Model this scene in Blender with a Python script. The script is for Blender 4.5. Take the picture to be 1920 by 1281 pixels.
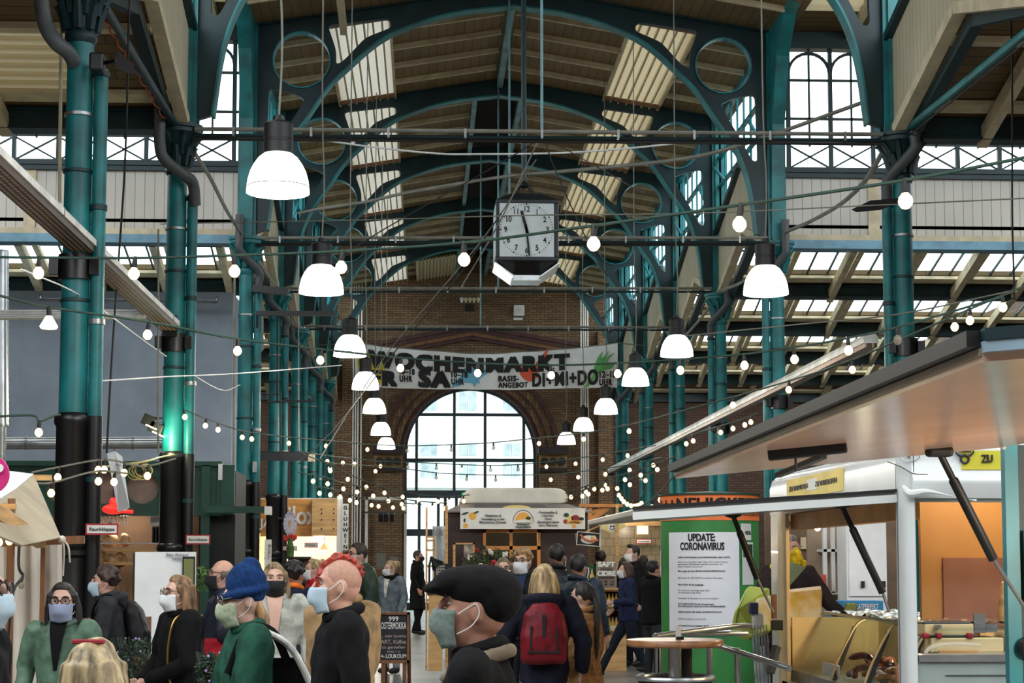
import bpy, bmesh, math, random
from mathutils import Vector, Matrix, Euler, Quaternion, noise
for o in list(bpy.data.objects): bpy.data.objects.remove(o)
sc = bpy.context.scene
COL = sc.collection
PI = math.pi
R = math.radians
# ------------------------------------------------------------------ camera
FPX, PPY, HZ, VPX = 3300.0, 776.0, 1055.0, 800.0
CAMZ = 1.62
PITCH = math.atan((HZ-PPY)/FPX)
YAW = math.atan((960-VPX)*math.cos(PITCH)/FPX)
cd = bpy.data.cameras.new('camera'); cam = bpy.data.objects.new('camera', cd); COL.objects.link(cam)
cam.location = (0, 0, CAMZ)
cam.rotation_euler = (PI/2+PITCH, 0, -YAW)
cd.sensor_width = 36; cd.sensor_fit = 'HORIZONTAL'
cd.lens = FPX/1920*36
cd.shift_y = (PPY-640.5)/1920
cd.clip_start = .1; cd.clip_end = 400
sc.camera = cam
CR = cam.rotation_euler.to_matrix()
def ray(px, py):
    return CR @ Vector(((px-960)/FPX, -(py-PPY)/FPX, -1))
def at(px, py, Y):
    """measured point of the photograph on the plane y = Y"""
    d = ray(px, py); return Vector((d.x/d.y*Y, Y, CAMZ+d.z/d.y*Y))
def atx(px, py, X):
    d = ray(px, py); return Vector((X, d.y/d.x*X, CAMZ+d.z/d.x*X))
def pxm(Y): return FPX/Y
# ------------------------------------------------------------------ sky, light, exposure
w = bpy.data.worlds.new('sky'); sc.world = w; w.use_nodes = True
nt = w.node_tree; bgn = nt.nodes['Background']
tc = nt.nodes.new('ShaderNodeTexCoord'); sep = nt.nodes.new('ShaderNodeSeparateXYZ')
rmp = nt.nodes.new('ShaderNodeValToRGB')
nt.links.new(tc.outputs['Generated'], sep.inputs[0]); nt.links.new(sep.outputs['Z'], rmp.inputs[0])
rmp.color_ramp.elements[0].color = (.74, .80, .84, 1); rmp.color_ramp.elements[1].color = (.93, .97, 1, 1)
nt.links.new(rmp.outputs[0], bgn.inputs['Color']); bgn.inputs['Strength'].default_value = 3.2
sc.view_settings.view_transform = 'Standard'; sc.view_settings.look = 'None'
sc.view_settings.exposure = 0.95; sc.view_settings.gamma = 1; sc.view_settings.use_curve_mapping = False
sc.cycles.use_denoising = True
sc.cycles.max_bounces = 8; sc.cycles.diffuse_bounces = 4; sc.cycles.transparent_max_bounces = 16
sc.cycles.sample_clamp_indirect = 4
sc.cycles.caustics_reflective = False; sc.cycles.caustics_refractive = False
# ------------------------------------------------------------------ materials
def lin(c): 
    c = c/255
    return c/12.92 if c <= .04045 else ((c+.055)/1.055)**2.4
def L3(c): return (lin(c[0]), lin(c[1]), lin(c[2]), 1)
def shade(c, k): return tuple(min(255, max(0, x*k)) for x in c)
MATS = {}
def mat(name, rgb, rough=.6, metal=0, var=.12, scale=3, bump=0, emit=0, alpha=1, trans=0, rgb2=None, spec=.5, ecol=None, stretch=None, coat=0):
    if name in MATS: return MATS[name]
    m = bpy.data.materials.new(name); m.use_nodes = True; t = m.node_tree; b = t.nodes['Principled BSDF']
    b.inputs['Roughness'].default_value = rough; b.inputs['Metallic'].default_value = metal
    b.inputs['Specular IOR Level'].default_value = spec
    if coat: b.inputs['Coat Weight'].default_value = coat
    if alpha < 1: b.inputs['Alpha'].default_value = alpha
    if trans: b.inputs['Transmission Weight'].default_value = trans
    b.inputs['Base Color'].default_value = L3(rgb)
    if var or bump or rgb2:
        tx = t.nodes.new('ShaderNodeTexCoord'); mp = t.nodes.new('ShaderNodeMapping'); nz = t.nodes.new('ShaderNodeTexNoise')
        t.links.new(tx.outputs['Object'], mp.inputs[0]); t.links.new(mp.outputs[0], nz.inputs['Vector'])
        if stretch: mp.inputs['Scale'].default_value = stretch
        nz.inputs['Scale'].default_value = scale; nz.inputs['Detail'].default_value = 4
        rp = t.nodes.new('ShaderNodeValToRGB'); t.links.new(nz.outputs['Fac'], rp.inputs[0])
        rp.color_ramp.elements[0].position = .35; rp.color_ramp.elements[1].position = .65
        rp.color_ramp.elements[0].color = L3(shade(rgb, 1-var)); rp.color_ramp.elements[1].color = L3(rgb2 if rgb2 else shade(rgb, 1+var*.6))
        t.links.new(rp.outputs[0], b.inputs['Base Color'])
        if bump:
            bp = t.nodes.new('ShaderNodeBump'); bp.inputs['Strength'].default_value = bump; bp.inputs['Distance'].default_value = .02
            t.links.new(nz.outputs['Fac'], bp.inputs['Height']); t.links.new(bp.outputs[0], b.inputs['Normal'])
    if emit:
        b.inputs['Emission Color'].default_value = L3(ecol or rgb); b.inputs['Emission Strength'].default_value = emit
    MATS[name] = m
    return m
def brickmat(name, c1, c2, mortar, bw=.27, bh=.085, axes='XZ', rough=.85, msize=.008, bias=0):
    m = bpy.data.materials.new(name); m.use_nodes = True; t = m.node_tree; b = t.nodes['Principled BSDF']
    tx = t.nodes.new('ShaderNodeTexCoord'); sp = t.nodes.new('ShaderNodeSeparateXYZ'); cb = t.nodes.new('ShaderNodeCombineXYZ')
    t.links.new(tx.outputs['Object'], sp.inputs[0])
    t.links.new(sp.outputs[axes[0]], cb.inputs[0]); t.links.new(sp.outputs[axes[1]], cb.inputs[1])
    br = t.nodes.new('ShaderNodeTexBrick'); t.links.new(cb.outputs[0], br.inputs['Vector'])
    br.inputs['Scale'].default_value = 1; br.inputs['Brick Width'].default_value = bw; br.inputs['Row Height'].default_value = bh
    br.inputs['Mortar Size'].default_value = msize; br.inputs['Bias'].default_value = bias
    br.inputs['Color1'].default_value = L3(c1); br.inputs['Color2'].default_value = L3(c2); br.inputs['Mortar'].default_value = L3(mortar)
    nz = t.nodes.new('ShaderNodeTexNoise'); nz.inputs['Scale'].default_value = .7; t.links.new(tx.outputs['Object'], nz.inputs['Vector'])
    mx = t.nodes.new('ShaderNodeMixRGB'); mx.blend_type = 'MULTIPLY'; mx.inputs[0].default_value = .5
    t.links.new(br.outputs['Color'], mx.inputs[1]); t.links.new(nz.outputs['Fac'], mx.inputs[2]); 
    t.links.new(mx.outputs[0], b.inputs['Base Color']); b.inputs['Roughness'].default_value = rough
    MATS[name] = m
    return m
def glassmat(name, tint=(235, 245, 245), refl=.12, rough=.02):
    m = bpy.data.materials.new(name); m.use_nodes = True; t = m.node_tree
    t.nodes.remove(t.nodes['Principled BSDF']); out = t.nodes['Material Output']
    tr = t.nodes.new('ShaderNodeBsdfTransparent'); tr.inputs[0].default_value = L3(tint)
    gl = t.nodes.new('ShaderNodeBsdfGlossy'); gl.inputs['Roughness'].default_value = rough
    mx = t.nodes.new('ShaderNodeMixShader'); lw = t.nodes.new('ShaderNodeLayerWeight'); lw.inputs[0].default_value = .5
    pw = t.nodes.new('ShaderNodeMath'); pw.operation = 'POWER'; pw.inputs[1].default_value = 4; t.links.new(lw.outputs['Facing'], pw.inputs[0])
    ml = t.nodes.new('ShaderNodeMath'); ml.operation = 'MULTIPLY_ADD'; ml.inputs[1].default_value = refl*2.5; ml.inputs[2].default_value = .02; t.links.new(pw.outputs[0], ml.inputs[0])
    t.links.new(ml.outputs[0], mx.inputs[0]); t.links.new(tr.outputs[0], mx.inputs[1]); t.links.new(gl.outputs[0], mx.inputs[2])
    t.links.new(mx.outputs[0], out.inputs[0]); MATS[name] = m
    return m
def translmat(name, rgb, tcol, mixf=.55, emit=0, ecol=(255, 240, 215)):
    m = bpy.data.materials.new(name); m.use_nodes = True; t = m.node_tree
    t.nodes.remove(t.nodes['Principled BSDF']); out = t.nodes['Material Output']
    d = t.nodes.new('ShaderNodeBsdfDiffuse'); d.inputs[0].default_value = L3(rgb)
    tr = t.nodes.new('ShaderNodeBsdfTranslucent'); tr.inputs[0].default_value = L3(tcol)
    mx = t.nodes.new('ShaderNodeMixShader'); mx.inputs[0].default_value = mixf
    t.links.new(d.outputs[0], mx.inputs[1]); t.links.new(tr.outputs[0], mx.inputs[2]); last = mx
    if emit:
        e = t.nodes.new('ShaderNodeEmission'); e.inputs[0].default_value = L3(ecol); e.inputs[1].default_value = emit
        a = t.nodes.new('ShaderNodeAddShader'); t.links.new(mx.outputs[0], a.inputs[0]); t.links.new(e.outputs[0], a.inputs[1]); last = a
    t.links.new(last.outputs[0], out.inputs[0]); MATS[name] = m
    return m
# ------------------------------------------------------------------ object helpers
def Mx(o):
    m = o.matrix_basis.copy()
    return Mx(o.parent) @ m if o.parent else m
def T(name, label, cat, loc=(0, 0, 0), rz=0, group=None, scale=1):
    o = bpy.data.objects.new(name, None); COL.objects.link(o); o.empty_display_size = .1
    o.location = loc; o.rotation_euler = (0, 0, rz); o.scale = (scale,)*3
    return tag(o, label, cat, group)
def tag(o, label=None, cat=None, group=None, kind=None):
    if label: o['label'] = label
    if cat: o['category'] = cat
    if group: o['group'] = group
    if kind: o['kind'] = kind
    return o
def clone(o, parent=None):
    c = o.copy(); COL.objects.link(c)
    if parent: c.parent = parent
    for ch in o.children: clone(ch, c)
    return c
class MB:
    def __init__(s): s.v = []; s.f = []; s.mi = []; s.cur = 0
    def add(s, vs, fs):
        n = len(s.v); s.v += [Vector(v) for v in vs]
        s.f += [[i+n for i in f] for f in fs]; s.mi += [s.cur]*len(fs); return s
    def box(s, x0, x1, y0, y1, z0, z1):
        return s.add([(x, y, z) for z in (z0, z1) for y in (y0, y1) for x in (x0, x1)],
                     [(0, 2, 3, 1), (4, 5, 7, 6), (0, 1, 5, 4), (2, 6, 7, 3), (0, 4, 6, 2), (1, 3, 7, 5)])
    def cbox(s, c, d, m=None):
        k = len(s.v); s.box(-d[0]/2, d[0]/2, -d[1]/2, d[1]/2, -d[2]/2, d[2]/2)
        for i in range(k, len(s.v)):
            s.v[i] = (m @ s.v[i] if m else s.v[i]) + Vector(c)
        return s
    def bar(s, p0, p1, w, h, up=(0, 0, 1)):
        p0 = Vector(p0); p1 = Vector(p1); d = (p1-p0).normalized(); u = Vector(up)
        r = d.cross(u)
        if r.length < 1e-4: r = d.cross(Vector((1, 0, 0)))
        r.normalize(); u = r.cross(d).normalized()
        q = []
        for p in (p0, p1):
            for a, b in ((-1, -1), (1, -1), (1, 1), (-1, 1)): q.append(p+r*a*w/2+u*b*h/2)
        return s.add(q, [(0, 1, 2, 3), (7, 6, 5, 4), (0, 4, 5, 1), (1, 5, 6, 2), (2, 6, 7, 3), (3, 7, 4, 0)])
    def tube(s, pts, r, n=8, cap=True, flat=1.0, closed=False):
        pts = [Vector(p) for p in pts]; k = len(pts); rs = r if isinstance(r, (list, tuple)) else [r]*k
        vs = []; prev = None
        for i, p in enumerate(pts):
            if closed: d = pts[(i+1) % k]-pts[i-1]
            else: d = pts[min(i+1, k-1)]-pts[max(i-1, 0)]
            d.normalize()
            if prev is None:
                a = Vector((0, 0, 1)) if abs(d.z) < .9 else Vector((1, 0, 0))
                prev = (a-d*a.dot(d)).normalized()
            else:
                prev = prev-d*prev.dot(d)
                if prev.length < 1e-5: prev = d.orthogonal()
                prev.normalize()
            b = d.cross(prev)
            for j in range(n):
                t = 2*PI*j/n; vs.append(p+prev*math.cos(t)*rs[i]*flat+b*math.sin(t)*rs[i])
        fs = []
        for i in range(k if closed else k-1):
            i2 = (i+1) % k
            for j in range(n): fs.append((i*n+j, i*n+(j+1) % n, i2*n+(j+1) % n, i2*n+j))
        if cap and not closed: fs += [tuple(range(n))[::-1], tuple(range((k-1)*n, k*n))]
        return s.add(vs, fs)
    def lathe(s, prof, c=(0, 0, 0), n=20, cap=True, axis='Z', a0=0, a1=2*PI):
        c = Vector(c); full = abs(a1-a0-2*PI) < 1e-6; m = n if full else n+1; vs = []
        for r, z in prof:
            for j in range(m):
                t = a0+(a1-a0)*j/n; x, y = r*math.cos(t), r*math.sin(t)
                vs.append(c+(Vector((x, y, z)) if axis == 'Z' else Vector((x, z, y)) if axis == 'Y' else Vector((z, x, y))))
        fs = []
        for i in range(len(prof)-1):
            for j in range(n):
                j2 = (j+1) % m; fs.append((i*m+j, i*m+j2, (i+1)*m+j2, (i+1)*m+j))
        if cap and full: fs += [tuple(range(m))[::-1], tuple(range((len(prof)-1)*m, len(prof)*m))]
        return s.add(vs, fs)
    def ball(s, c, r, n=14, m=9, rot=None, fn=None):
        c = Vector(c); rr = r if isinstance(r, (list, tuple)) else (r, r, r); vs = []
        for i in range(1, m):
            ph = PI*i/m
            for j in range(n):
                t = 2*PI*j/n; vs.append(Vector((rr[0]*math.sin(ph)*math.cos(t), rr[1]*math.sin(ph)*math.sin(t), rr[2]*math.cos(ph))))
        vs += [Vector((0, 0, rr[2])), Vector((0, 0, -rr[2]))]; k = len(vs)
        if fn: vs = [fn(v) for v in vs]
        if rot is not None: vs = [rot @ v for v in vs]
        fs = []
        for i in range(m-2):
            for j in range(n): fs.append((i*n+j, (i+1)*n+j, (i+1)*n+(j+1) % n, i*n+(j+1) % n))
        for j in range(n):
            fs.append((k-2, j, (j+1) % n)); fs.append((k-1, (m-2)*n+(j+1) % n, (m-2)*n+j))
        return s.add([v+c for v in vs], fs)
    def prism(s, poly, fn, w0, w1):
        """poly of (u,v) extruded between w0 and w1; fn(u,v,w) -> xyz"""
        n = len(poly)
        s.add([fn(u, v, w0) for u, v in poly]+[fn(u, v, w1) for u, v in poly],
              [tuple(range(n))[::-1], tuple(range(n, 2*n))]+[(i, (i+1) % n, n+(i+1) % n, n+i) for i in range(n)])
        return s
    def sheet(s, grid):
        """grid of rows of points"""
        a, b = len(grid), len(grid[0])
        return s.add([p for r in grid for p in r], [(i*b+j, i*b+j+1, (i+1)*b+j+1, (i+1)*b+j) for i in range(a-1) for j in range(b-1)])
    def quad(s, *p): return s.add(p, [tuple(range(len(p)))])
    def curve(s, loops, th, fn):
        """plate with holes: loops of (u,v); first outer; fn maps (u,v,w)"""
        cu = bpy.data.curves.new('t', 'CURVE'); cu.dimensions = '2D'; cu.fill_mode = 'BOTH'; cu.extrude = th/2
        for lp in loops:
            sp = cu.splines.new('POLY'); sp.points.add(len(lp)-1); sp.use_cyclic_u = True
            for p, q in zip(sp.points, lp): p.co = (q[0], q[1], 0, 1)
        o = bpy.data.objects.new('t', cu); me = bpy.data.meshes.new_from_object(o)
        s.add([fn(v.co.x, v.co.y, v.co.z) for v in me.vertices], [tuple(p.vertices) for p in me.polygons])
        bpy.data.objects.remove(o); bpy.data.curves.remove(cu); bpy.data.meshes.remove(me); return s
    def solid(s, th):
        """give an open sheet a thickness"""
        me = s.mesh('t'); bm = bmesh.new(); bm.from_mesh(me); bmesh.ops.recalc_face_normals(bm, faces=bm.faces)
        bmesh.ops.solidify(bm, geom=bm.faces[:], thickness=th)
        bm.verts.ensure_lookup_table(); bm.verts.index_update()
        s.v = [v.co.copy() for v in bm.verts]; s.f = [[v.index for v in f.verts] for f in bm.faces]; s.mi = [0]*len(s.f); bm.free(); return s
    def mesh(s, name, inv=None):
        me = bpy.data.meshes.new(name)
        me.from_pydata([tuple(inv @ v) if inv else tuple(v) for v in s.v], [], s.f); return me
    def build(s, name, m, parent=None, smooth=False, bevel=0, seg=2, loc=None, sub=0, recalc=True, local=False):
        """world-coordinate geometry -> one mesh object, child of parent"""
        inv = None
        if parent and not local: inv = Mx(parent).inverted()
        elif loc is not None: inv = Matrix.Translation(-Vector(loc))
        me = s.mesh(name, inv)
        if recalc:
            bm = bmesh.new(); bm.from_mesh(me)
            bmesh.ops.recalc_face_normals(bm, faces=bm.faces)
            bm.to_mesh(me); bm.free()
        for x in (m if isinstance(m, (list, tuple)) else [m]): me.materials.append(x)
        if any(s.mi):
            me.polygons.foreach_set('material_index', s.mi)
        if smooth: 
            me.polygons.foreach_set('use_smooth', [True]*len(me.polygons))
            if smooth != 'all': me.set_sharp_from_angle(angle=R(42))
        o = bpy.data.objects.new(name, me); COL.objects.link(o)
        if parent: o.parent = parent
        elif loc is not None: o.location = loc
        if bevel:
            b = o.modifiers.new('bevel', 'BEVEL'); b.width = bevel; b.segments = seg; b.limit_method = 'ANGLE'
        if sub:
            b = o.modifiers.new('sub', 'SUBSURF'); b.levels = sub; b.render_levels = sub
        return o
def lamp_light(name, loc, energy, col=(1, .84, .66), r=.08):
    l = bpy.data.lights.new(name, 'POINT'); l.energy = energy; l.color = col; l.shadow_soft_size = r
    o = bpy.data.objects.new(name, l); COL.objects.link(o); o.location = loc; return o
def struct(o, label=None):
    o['kind'] = 'structure'
    if label: o['label'] = label
    return o
def part(name, m, parent, fn, **k):
    mb = MB(); fn(mb); return mb.build(name, m, parent, **k)
FONT = None
try:
    import os
    FONT = bpy.data.fonts.load(os.path.join(bpy.utils.system_resource('DATAFILES'), 'fonts', 'Inter.woff2')) if False else None
except Exception: FONT = None
def textmesh(txt, size, bold=0, align='CENTER', space=1.0, line=1.0, xs=1.0, ext=.002, valign='CENTER'):
    cu = bpy.data.curves.new('t', 'FONT'); cu.body = txt; cu.size = size; cu.offset = min(bold, .012)*size; cu.extrude = ext
    cu.align_x = align; cu.align_y = valign; cu.space_character = space; cu.space_line = line; cu.resolution_u = 3
    if FONT: cu.font = FONT
    o = bpy.data.objects.new('t', cu); me = bpy.data.meshes.new_from_object(o)
    vs = [Vector((v.co.x*xs, v.co.y, v.co.z)) for v in me.vertices]; fs = [tuple(p.vertices) for p in me.polygons]
    bpy.data.objects.remove(o); bpy.data.curves.remove(cu); bpy.data.meshes.remove(me)
    k = (bold-.012)*size*1.1
    if k > 0:      # heavy weights: the same outline laid over itself, slightly shifted
        n = len(vs); v0, f0 = vs, fs; vs, fs = [], []
        for i, (dx, dy) in enumerate(((-1, -.6), (1, -.6), (-1, .6), (1, .6), (0, 0))):
            vs += [v+Vector((dx*k, dy*k, .0012*i)) for v in v0]; fs += [tuple(q+i*n for q in f) for f in f0]
    return vs, fs
def text(name, txt, size, m, parent, org, ux=(1, 0, 0), uy=(0, 0, 1), fit=None, **k):
    """lettering on a surface: org = anchor, ux/uy = in-plane axes (world). fit = width to stretch to"""
    vs, fs = textmesh(txt, size, **k)
    ux = Vector(ux); uy = Vector(uy); nz = ux.cross(uy).normalized(); org = Vector(org)
    if fit and vs:
        xs = [v.x for v in vs]; kx = fit/max(1e-6, max(xs)-min(xs))
        for v in vs: v.x *= kx
    mb = MB(); mb.add([org+ux*v.x+uy*v.y+nz*v.z for v in vs], fs)
    return mb.build(name, m, parent, recalc=False)
def catenary(pts, sag, n=10):
    out = []
    for a, b in zip(pts[:-1], pts[1:]):
        a = Vector(a); b = Vector(b)
        for i in range(n):
            t = i/n; p = a.lerp(b, t); p.z -= sag*4*t*(1-t); out.append(p)
    return out+[Vector(pts[-1])]
def spline(pts, n=6):
    """Catmull-Rom through pts"""
    P = [Vector(p) for p in pts]; P = [P[0]*2-P[1]]+P+[P[-1]*2-P[-2]]; out = []
    for i in range(1, len(P)-2):
        for k in range(n):
            t = k/n; a, b, c, d = P[i-1:i+3]
            out.append(.5*((2*b)+(c-a)*t+(2*a-5*b+4*c-d)*t*t+(3*b-a-3*c+d)*t**3))
    return out+[P[-2]]
rnd = random.Random(7)
# palette
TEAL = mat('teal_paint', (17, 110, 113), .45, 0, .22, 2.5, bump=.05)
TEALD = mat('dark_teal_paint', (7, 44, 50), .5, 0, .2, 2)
TEALL = mat('light_teal_paint', (96, 140, 148), .5, 0, .15, 3)
TEALB = mat('bright_teal_paint', (26, 124, 136), .42, 0, .2, 2)
SKYB = mat('pale_blue_paint', (110, 158, 180), .5)
BLACKI = mat('black_iron_paint', (13, 13, 14), .35, 0, .2, 5)
BLACKP = mat('black_plastic', (11, 11, 12), .5, 0, .1)
CREAM = mat('cream_paint', (206, 192, 160), .6, 0, .08, 4)
CREAMW = mat('pale_board_paint', (226, 222, 212), .6, 0, .06, 4)
GREYP = mat('grey_pipe', (74, 78, 80), .5, 0, .1)
ZINC = mat('galvanised_steel', (150, 152, 152), .35, .8, .1, 6)
STEEL = mat('brushed_steel', (186, 190, 192), .28, .9, .06, 8)
WHITEP = mat('white_paint', (228, 230, 230), .5, 0, .04)
CABLE = mat('grey_cable', (124, 124, 114), .6)
CABLEG = mat('green_cable', (28, 62, 50), .6)
CABLEK = mat('black_cable', (22, 22, 22), .6)
PINE = mat('pine_wood', (206, 160, 100), .55, 0, .14, 3, stretch=(1, 1, 8))
WOODD = mat('brown_wood', (120, 78, 44), .5, 0, .2, 4, stretch=(6, 1, 1))
PLY = mat('plywood', (214, 170, 112), .55, 0, .12, 2, stretch=(1, 1, 6))
GLASS = glassmat('window_glass')
# ------------------------------------------------------------------ the hall
NC, HW = 1.5, 4.65
XL, XR = NC-HW, NC+HW
ROW = {3: 16.8, 4: 22.6, 5: 30.5, 6: 36.5, 7: 42.5, 8: 48.5, 9: 54.5}
YE = 60.5
def roofz(u): return 11.81-.167*abs(u)
concrete = mat('concrete_floor', (128, 126, 122), .35, 0, .18, .8, bump=.05)
mb = MB(); mb.box(-16, 22, -6, 63, -.15, 0); struct(mb.build('floor', concrete), 'smooth grey concrete market floor')
street = mat('street_asphalt', (120, 120, 118), .9)
mb = MB(); mb.box(-30, 34, 63, 96, -.2, -.05); struct(mb.build('trim_1', street), 'grey street outside the arched window')
planks = brickmat('ceiling_planks', (142, 116, 76), (126, 102, 66), (66, 54, 36), bw=2.2, bh=.17, axes='YX', rough=.7, msize=.006)
planksx = brickmat('aisle_planks', (128, 104, 68), (112, 90, 58), (58, 46, 30), bw=2.6, bh=.19, axes='XY', rough=.7, msize=.008)
skyl = translmat('translucent_sheet', (222, 220, 210), (236, 232, 220), .1)
skylc = translmat('cream_translucent_sheet', (216, 204, 172), (228, 214, 178), .09)
darkv = mat('vent_recess_shade', (38, 30, 24), .9, bump=.1)  # shade inside the ridge opening is put into this dark colour
# --- nave roof: slopes with skylight strips
Y0R, Y1R = -6.0, YE
S0, S1 = 2.2, 3.35
def slope(mb, u0, u1, y0, y1, t=.14, dz=0):
    mb.prism([(u0, roofz(u0)+dz), (u1, roofz(u1)+dz), (u1, roofz(u1)+t+dz), (u0, roofz(u0)+t+dz)], lambda u, v, w_: (NC+u, w_, v), y0, y1)
for sgn, nm in ((-1, 'left'), (1, 'right')):
    mb = MB()
    slope(mb, sgn*.0, sgn*S0, Y0R, 36.5)
    slope(mb, sgn*.5, sgn*S0, 36.5, Y1R)
    slope(mb, sgn*S1, sgn*(HW+.25), Y0R, Y1R)
    slope(mb, sgn*S0, sgn*S1, Y0R, 30.7)
    ce = struct(mb.build('ceiling_'+nm, planks), 'brown plank slope of the nave roof, %s side' % nm)
    # cream rafters across the slope
    me0 = None
    ks = [ROW[k]+1.2*j for k in (5, 6, 7, 8, 9) for j in (1, 2, 3, 4)]+[24.5, 26, 27.5, 29]
    for y in ks:
        u0 = .12 if y < 36.5 else .56
        for a, b in ((u0, S0-.03), (S1+.03, HW-.1)):
            key = (a, b)
            m_ = MB(); m_.bar((NC+sgn*a, y, roofz(a)-.05), (NC+sgn*b, y, roofz(b)-.05), .06, .1)
            m_.build('rafter', CREAM, ce)
    # skylight strip of corrugated sheet with cross bars
    ys0, ys1 = 30.8, YE
    root = T('skylight_strip', 'corrugated %s skylight strip running along the %s slope of the nave roof' % ('greyish white' if sgn < 0 else 'cream coloured', nm), 'skylight', (NC+sgn*2.77, ys0, roofz(2.77)), group=None)
    mb = MB(); n = 7; g = []
    prof = []
    for i in range(n):
        a = S0+(S1-S0)*i/n; d = (S1-S0)/n
        prof += [(a, 0), (a+d*.78, 0), (a+d*.80, -.05), (a+d*.98, -.05)]
    prof.append((S1, 0))
    mb.sheet([[(NC+sgn*u, y, roofz(u)-.02+z) for u, z in prof] for y in (ys0, ys1)])
    mb.build('corrugated_sheet', skyl if sgn < 0 else skylc, root)
    for i in range(n):
        u = S0+(S1-S0)*(i+.89)/n; m_ = MB(); m_.bar((NC+sgn*u, ys0, roofz(u)-.075), (NC+sgn*u, ys1, roofz(u)-.075), .035, .03); m_.build('rib', CREAM, root)
    for y in (30.85, 36.1, 42.1, 48.1, 54.1):
        m_ = MB(); m_.bar((NC+sgn*S0, y, roofz(S0)-.1), (NC+sgn*S1, y, roofz(S1)-.1), .1, .07); m_.build('cross_bar', WOODD, root)
    for u in (S0, S1):
        m_ = MB(); m_.bar((NC+sgn*u, ys0, roofz(u)-.03), (NC+sgn*u, ys1, roofz(u)-.03), .05, .12); m_.build('edge_trim', CREAM, root)
mb = MB(); mb.box(NC-.55, NC+.55, 36.5, YE, 12.25, 12.35); mb.box(NC-.6, NC-.5, 36.5, YE, 11.72, 12.3); mb.box(NC+.5, NC+.6, 36.5, YE, 11.72, 12.3); mb.box(NC-.55, NC+.55, 36.4, 36.5, 11.75, 12.3)
struct(mb.build('trim_2', darkv), 'ridge vent along the nave roof, recess shade put into its dark colour')
mb = MB(); mb.bar((NC, 24, 11.7), (NC, 36.4, 11.7), .12, .2); mb.build('x', TEALL)
o = bpy.data.objects['x']; o.name = 'ridge_beam'; tag(o, 'pale grey-blue single ridge beam under the nearest bay of the nave roof', 'beam')
for s_, l_ in ((-1, 'left'), (1, 'right')):
    mb = MB(); mb.bar((NC+s_*.5, 36.5, 11.64), (NC+s_*.5, YE-.1, 11.64), .1, .2); o = mb.build('ridge_beam', TEALL)
    tag(o, 'pale grey-blue beam along the %s edge of the dark ridge vent' % l_, 'beam')
# cream corrugated infill next to the end wall
mb = MB(); g = []
for y in (56.4, YE-.05):
    row = []
    for i in range(49):
        u = -1.9+1.35*i/48; row.append((NC+u, y, roofz(u)-.12-(.05 if (i//2) % 2 else 0)))
    g.append(row)
mb.sheet(g); tag(mb.build('roof_sheet', skylc), 'cream corrugated sheet under the roof against the brick gable', 'roof sheet')
# --- trusses
ARCH = [(0, 11.46), (1.1, 11.30), (2.2, 10.90), (2.94, 10.28), (3.27, 9.93), (3.62, 9.40), (3.96, 8.89), (4.17, 8.27), (4.29, 7.4)]
ARCHS = [(p.x, p.y) for p in spline([(a, b, 0) for a, b in ARCH], 5)]
outer = [(-HW-.12, 7.25)]+[(-u, z) for u, z in ARCHS[::-1]]+ARCHS[1:]+[(HW+.12, 7.25), (HW+.12, roofz(HW)-.03), (0, roofz(0)-.03), (-HW-.12, roofz(HW)-.03)]
def rounded(pts, r=.07, n=4):
    out = []; k = len(pts)
    for i in range(k):
        p = Vector(pts[i]); a = Vector(pts[i-1]); b = Vector(pts[(i+1) % k])
        da = (a-p); db = (b-p); ra = min(r, da.length*.45); rb = min(r, db.length*.45)
        p0 = p+da.normalized()*ra; p1 = p+db.normalized()*rb
        for j in range(n+1):
            t = j/n; q = p0*(1-t)**2+p*2*t*(1-t)+p1*t*t; out.append((q.x, q.y))
    return out
circ = [(3.73+.51*math.cos(2*PI*i/32), 10.42+.51*math.sin(2*PI*i/32)) for i in range(32)]
hA = rounded([(2.15, 11.04), (2.2, 11.20), (3.28, 11.06), (3.13, 10.62), (3.13, 10.34), (2.98, 10.44), (2.62, 10.84)], .09)
hB = rounded([(3.66, 9.72), (3.9, 9.84), (4.3, 9.92), (4.34, 8.72), (4.24, 8.70), (4.02, 9.12)], .1)
holes = []
for h in (circ, hA, hB): holes += [h, [(-u, z) for u, z in h]]
tm = MB(); tm.curve([outer]+holes, .1, lambda u, v, w_: (u, w_, v))
truss_me = tm.mesh('truss_plate')
fl = MB()
full = [(-u, z) for u, z in ARCHS[::-1]]+ARCHS[1:]
for (a, b), (c, d) in zip(full[:-1], full[1:]): fl.bar((a, 0, b-.012), (c, 0, d-.012), .26, .03)
rgs = []
for s_ in (-1, 1):
    n = 28; rg = MB(); rgs.append(rg)
    for i in range(n):
        t0, t1 = 2*PI*i/n, 2*PI*(i+1)/n
        rg.bar((s_*3.73+.5*math.cos(t0), 0, 10.42+.5*math.sin(t0)), (s_*3.73+.5*math.cos(t1), 0, 10.42+.5*math.sin(t1)), .2, .02, up=(math.cos(t0), 0, math.sin(t0)))
tc_ = MB()
for s_ in (-1, 1): tc_.bar((0, 0, roofz(0)-.02), (s_*(HW+.1), 0, roofz(HW)-.04), .26, .035)
rv = MB()
for i in range(3, len(full)-3):
    (a, b), (c, d) = full[i], full[i+1]
    for k in range(2):
        t = k/2; p = Vector((a+(c-a)*t, -.06, b+(d-b)*t+.07)); rv.cbox(p, (.03, .02, .03))
protoT = None
LBT = {4: 'teal arched roof truss of the crossing, legs beside the nearest pair of capitals', 5: 'large teal arched roof truss cut by the top edge of the photo', 6: 'second teal arched roof truss from the front, crown below the single ridge beam', 7: 'third teal arched roof truss from the front, above the hanging clock',
       8: 'fourth teal arched roof truss from the front, crown behind the clock top', 9: 'farthest teal arched roof truss in front of the brick gable'}
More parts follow.
